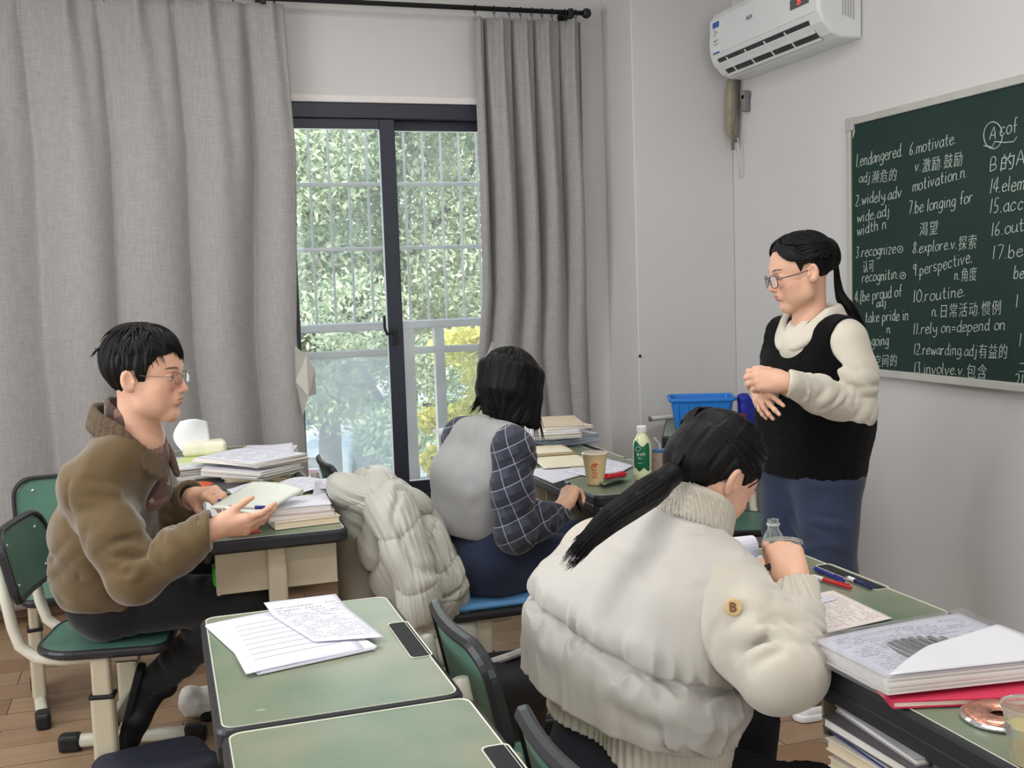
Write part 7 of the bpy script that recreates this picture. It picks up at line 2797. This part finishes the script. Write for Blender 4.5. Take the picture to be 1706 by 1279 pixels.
book('bright pink folder under the plastic sleeve', 1.258, 1.528, z, .25, .26, .012, -.30, M_PINK, M_CREAMP)
tin = thing('round_tin', 'rose-gold embossed round tin under the sleeve at the right edge', 'tin', tuple(onz(1668, 1196, z)))
M_ROSE = mat('rose_gold_foil', srgb(196, 142, 122), .28, .3, 60, .8, 90, metal=.75)
bm = bmesh.new(); lathe(bm, [(.016, .006), (.020, .011), (.035, .0145), (.052, .012), (.058, .006), (.055, 0), (.014, 0)], 36)
obj('lid', bm, M_ROSE, tin, smooth=True)
bm = bmesh.new(); lathe(bm, [(.056, 0), (.062, .001), (.062, .004), (.057, .007)], 36); obj('rim', bm, M_CHROME, tin)
pc_ = thing('plastic_cup', 'clear cup of yellow drink at the lower right corner', 'cup', tuple(onz(1716, 1268, z)))
bm = bmesh.new(); lathe(bm, [(0, 0), (.026, 0), (.033, .055), (0, .055)], 28); obj('drink', bm, mat('yellow_drink', srgb(206, 186, 84), .2, .1, 20), pc_)
bm = bmesh.new(); lathe(bm, [(.0270, .0), (.0375, .080), (.041, .081), (.041, .084), (.0365, .083), (.0345, .055), (.0265, .002)], 30); obj('cup_wall', bm, MATS['clear_plastic'], pc_)
# books in the tray of that desk (they stick out towards the seat)
TB = 'books in the tray of the lower right desk'
tz = .592
bk_spec = [('cream workbook at the bottom of the tray books', .018, M_CREAMP, M_PAGESC, .00, .03), ('white workbook second from the bottom in the tray', .014, M_PAPER, M_PAGES, .012, -.02), ('thick cream textbook in the middle of the tray books', .022, M_CREAMP, M_PAGESC, -.004, .05),
           ('white book with a blue cover in the tray', .018, M_BLUEC, M_PAGES, .004, -.04), ('white-paged book with a dark cover in the tray', .020, M_DGREY, M_PAGES, -.012, .02), ('thin grey notebook topmost in the tray', .012, mat('grey_cover', srgb(150, 148, 150), .5, .05), M_PAGES, .010, -.06)]
for lab, h_, cv, pgs, ox, ro in bk_spec:
    b_ = book(lab, 1.205 + ox, 1.50, tz, .21, .24, h_, PI + ro, cv, pgs, group=TB)
    tz += h_ + .0006
ev = thing('kraft_roll', 'rolled kraft envelope sticking out of the tray at the bottom edge', 'envelope', (1.13, 1.305, .60))
bm = bmesh.new(); tube(bm, [(-.02, 0, .03), (.20, .01, .03)], .028, 20); obj('paper', bm, M_KRAFT, ev)
o_ = patch('magazine', [A(1.12, 1.37, .690), A(1.14, 1.24, .66), A(1.30, 1.25, .665), A(1.29, 1.38, .695)], M_DGREY, thick=.006); tag(o_, 'dark magazine slanting in the tray at the bottom right', 'magazine')

# ---- floor and chairs: coat, bags, litter
ch_seat = .447
cu = thing('seat_cushion', 'blue cushion on the plaid-shirt woman\'s chair', 'cushion', (.955, 3.42, ch_seat))
Bk = Blob(.02); Bk.box(A(.955, 3.42, ch_seat + .012), A(.185, .195, .012), None, .012); person_part('pad', [Bk.mesh(.006)], mat('sky_blue_cloth', srgb(96, 150, 200), .8, .05), cu)
co = thing('puffer_coat', 'pale grey puffer coat heaped over the chair beside the man\'s desk', 'coat', (.70, 3.34, .2))
M_COAT = mat('pale_grey_nylon', srgb(176, 175, 165), .45, .04, 5, .25, 90, sheen=.1)
def quilt_tube(path, w1, w2, n_baf, seed, nu=150, nv=240, puff=.17, wr=.010, slant=.3):
    '''a padded roll of quilted cloth along a path: cross sections w1 (across) by w2 (in depth), stitched into baffles'''
    P = np.array(path)
    t = np.linspace(0, 1, len(P))
    v = np.linspace(0, 1, nv)
    def ip(y):
        y = np.asarray(y, float)
        o = np.interp(v, t, y)
        k = np.ones(nv // 6) / (nv // 6)
        return np.convolve(np.pad(o, nv // 12 * 2, 'edge'), k, 'same')[nv // 12 * 2:-(nv // 12 * 2)][:nv]
    c = np.stack([ip(P[:, i]) for i in range(3)], -1)
    tan = np.gradient(c, axis=0); tan /= np.linalg.norm(tan, axis=1)[:, None]
    view = unit(c.mean(0) - CAMP)
    e1 = np.cross(tan, view); e1 /= np.linalg.norm(e1, axis=1)[:, None]
    e2 = np.cross(tan, e1)
    a1, a2 = ip(w1), ip(w2)
    end = np.sqrt(np.clip(1 - (np.abs(v - .5) * 2) ** 8, 0, 1))
    th = np.linspace(0, 2 * PI, nu, endpoint=False)
    TH, VV = np.meshgrid(th, v)
    ct, st = np.cos(TH), np.sin(TH)
    raw = c[:, None] + e1[:, None] * (ct * (a1 * end)[:, None])[..., None] + e2[:, None] * (st * (a2 * end)[:, None])[..., None]
    ph = VV * n_baf + slant * np.sin(TH + seed) + .22 * vnoise(raw * 7 + seed)
    s_ = np.abs(np.sin(PI * ph))
    r = 1 - puff + puff * 1.25 * np.sqrt(s_)
    seam = np.exp(-(s_ / .45) ** 2)
    lim = raw * 1.0
    q = np.stack([TH * 5.5 + seed, VV * n_baf * .9, 0 * VV + seed], -1)
    q2 = np.stack([TH * 11 + seed, VV * n_baf * 1.6, 0 * VV + seed], -1)
    ridge = (1 - 2.2 * np.abs(vnoise(q))) * .6 + (1 - 2.2 * np.abs(vnoise(q2))) * .4
    off = wr * ridge * (.35 + .9 * seam) + .016 * vnoise(raw * 9 + seed) - .012 * np.exp(-((vnoise(raw * 6 + seed * 3)) / .06) ** 2)
    m = np.sqrt(a1 * a2)[:, None]
    k = r + off / np.maximum(m, .02)
    pts = c[:, None] + e1[:, None] * (ct * k * (a1 * end)[:, None])[..., None] + e2[:, None] * (st * k * (a2 * end)[:, None])[..., None]
    W = pts.reshape(-1, 3)
    idx = np.arange(nv * nu).reshape(nv, nu)
    F = np.stack([idx[:-1], np.roll(idx, -1, 1)[:-1], np.roll(idx, -1, 1)[1:], idx[1:]], -1).reshape(-1, 4)
    return W, F
person_part('quilted_body', [quilt_tube([V(575, 815, 3.50), V(622, 842, 3.44), V(660, 890, 3.40), V(695, 950, 3.37), V(730, 1015, 3.34), V(756, 1070, 3.33), V(768, 1108, 3.33)], [.09, .125, .140, .140, .130, .110, .085], [.10, .14, .15, .15, .14, .12, .09], 5.5, 1.3)], M_COAT, co)
person_part('hood', [quilt_tube([V(552, 800, 3.46), V(590, 822, 3.36), V(640, 836, 3.32), V(690, 846, 3.34), V(715, 866, 3.38)], [.035, .058, .064, .058, .035], [.05, .07, .07, .07, .04], 2.4, 4.7, wr=.007)], M_COAT, co)
person_part('sleeve', [quilt_tube([V(690, 862, 3.34), V(722, 905, 3.27), V(742, 960, 3.23), V(728, 1012, 3.21), V(700, 1040, 3.22)], [.055, .064, .066, .060, .045], [.055, .064, .066, .06, .045], 4.2, 8.1, wr=.011)], M_COAT, co)
Bc = Blob(.03); Bc.chain([A(.655, 3.20, .77), A(.64, 3.42, .80), A(.655, 3.62, .77)], [.050, .055, .050]); Bc.chain([A(.67, 3.20, .64), A(.67, 3.42, .66), A(.68, 3.62, .64)], [.060, .065, .06]); Bc.disp(fold_noise(14, .010))
person_part('coat_back', [Bc.mesh(.005)], M_COAT, co)
person_part('sleeve', [quilt_tube([A(.66, 3.66, .76), A(.64, 3.52, .82), A(.64, 3.38, .83), A(.655, 3.22, .79), A(.67, 3.14, .68), A(.69, 3.12, .55), A(.71, 3.14, .42)], [.055, .075, .080, .080, .078, .070, .055], [.055, .07, .075, .078, .078, .07, .055], 5.3, 2.6, wr=.009)], M_COAT, co)
bm = bmesh.new()
Bc = Blob(.03)
Bc.cap(V(590, 900, 3.45), V(600, 1000, 3.42), .075, .065); Bc.cap(V(560, 840, 3.5), V(590, 940, 3.48), .05, .06); Bc.cap(V(600, 1000, 3.42), V(605, 1060, 3.42), .06, .05)
Bc.disp(fold_noise(10, .010, (1.6, 1.6, .3)))
person_part('lining', [Bc.mesh(.006)], mat('grey_brown_lining', srgb(132, 124, 112), .8, .1, 6, .2, 60), co)
bpk = thing('backpack', 'black backpack with grey straps under the plaid-shirt woman\'s chair', 'bag', (.95, 3.2, 0))
Bc = Blob(.05); Bc.box(A(.92, 3.12, .17), A(.16, .10, .17), np.array(Euler((.25, .1, .2)).to_matrix()), .07); Bc.disp(fold_noise(9, .012)); Bc.cut(A(0, 0, .002), A(0, 0, -1))
person_part('bag_body', [Bc.mesh(.007)], mat('black_nylon', srgb(30, 30, 32), .6, .15, 8), bpk)
for k in range(2):
    bm = bmesh.new(); tube(bm, [(-.13, -.10, .31 - .05 * k), (.0, -.13, .345 - .05 * k), (.15, -.09, .36 - .04 * k)], .012, 8); obj('strap', bm, mat('grey_strap', srgb(150, 148, 144), .7, .15), bpk)
fb = thing('dark_bag', 'dark navy bag with a white mark on the floor at the bottom left', 'bag', (-.06, 3.28, 0))
Bc = Blob(.05); Bc.box(A(-.08, 3.26, .07), A(.17, .12, .07), np.array(Euler((.0, .05, .3)).to_matrix()), .05); Bc.disp(fold_noise(10, .014)); Bc.cut(A(0, 0, .002), A(0, 0, -1))
person_part('bag_body', [Bc.mesh(.007)], mat('navy_nylon', srgb(34, 36, 48), .6, .12, 8), fb)
lt = thing('plastic_bag', 'crumpled white plastic bag on the floor beside the man\'s foot', 'litter', (.08, 3.86, 0))
Bc = Blob(.03); Bc.ell(A(.08, 3.86, .05), A(.09, .07, .05)); Bc.ell(A(.03, 3.83, .08), A(.04, .04, .05)); Bc.disp(fold_noise(24, .014)); Bc.cut(A(0, 0, .002), A(0, 0, -1))
person_part('film', [Bc.mesh(.005)], mat('white_film', srgb(224, 218, 212), .4, .05, 10), lt)
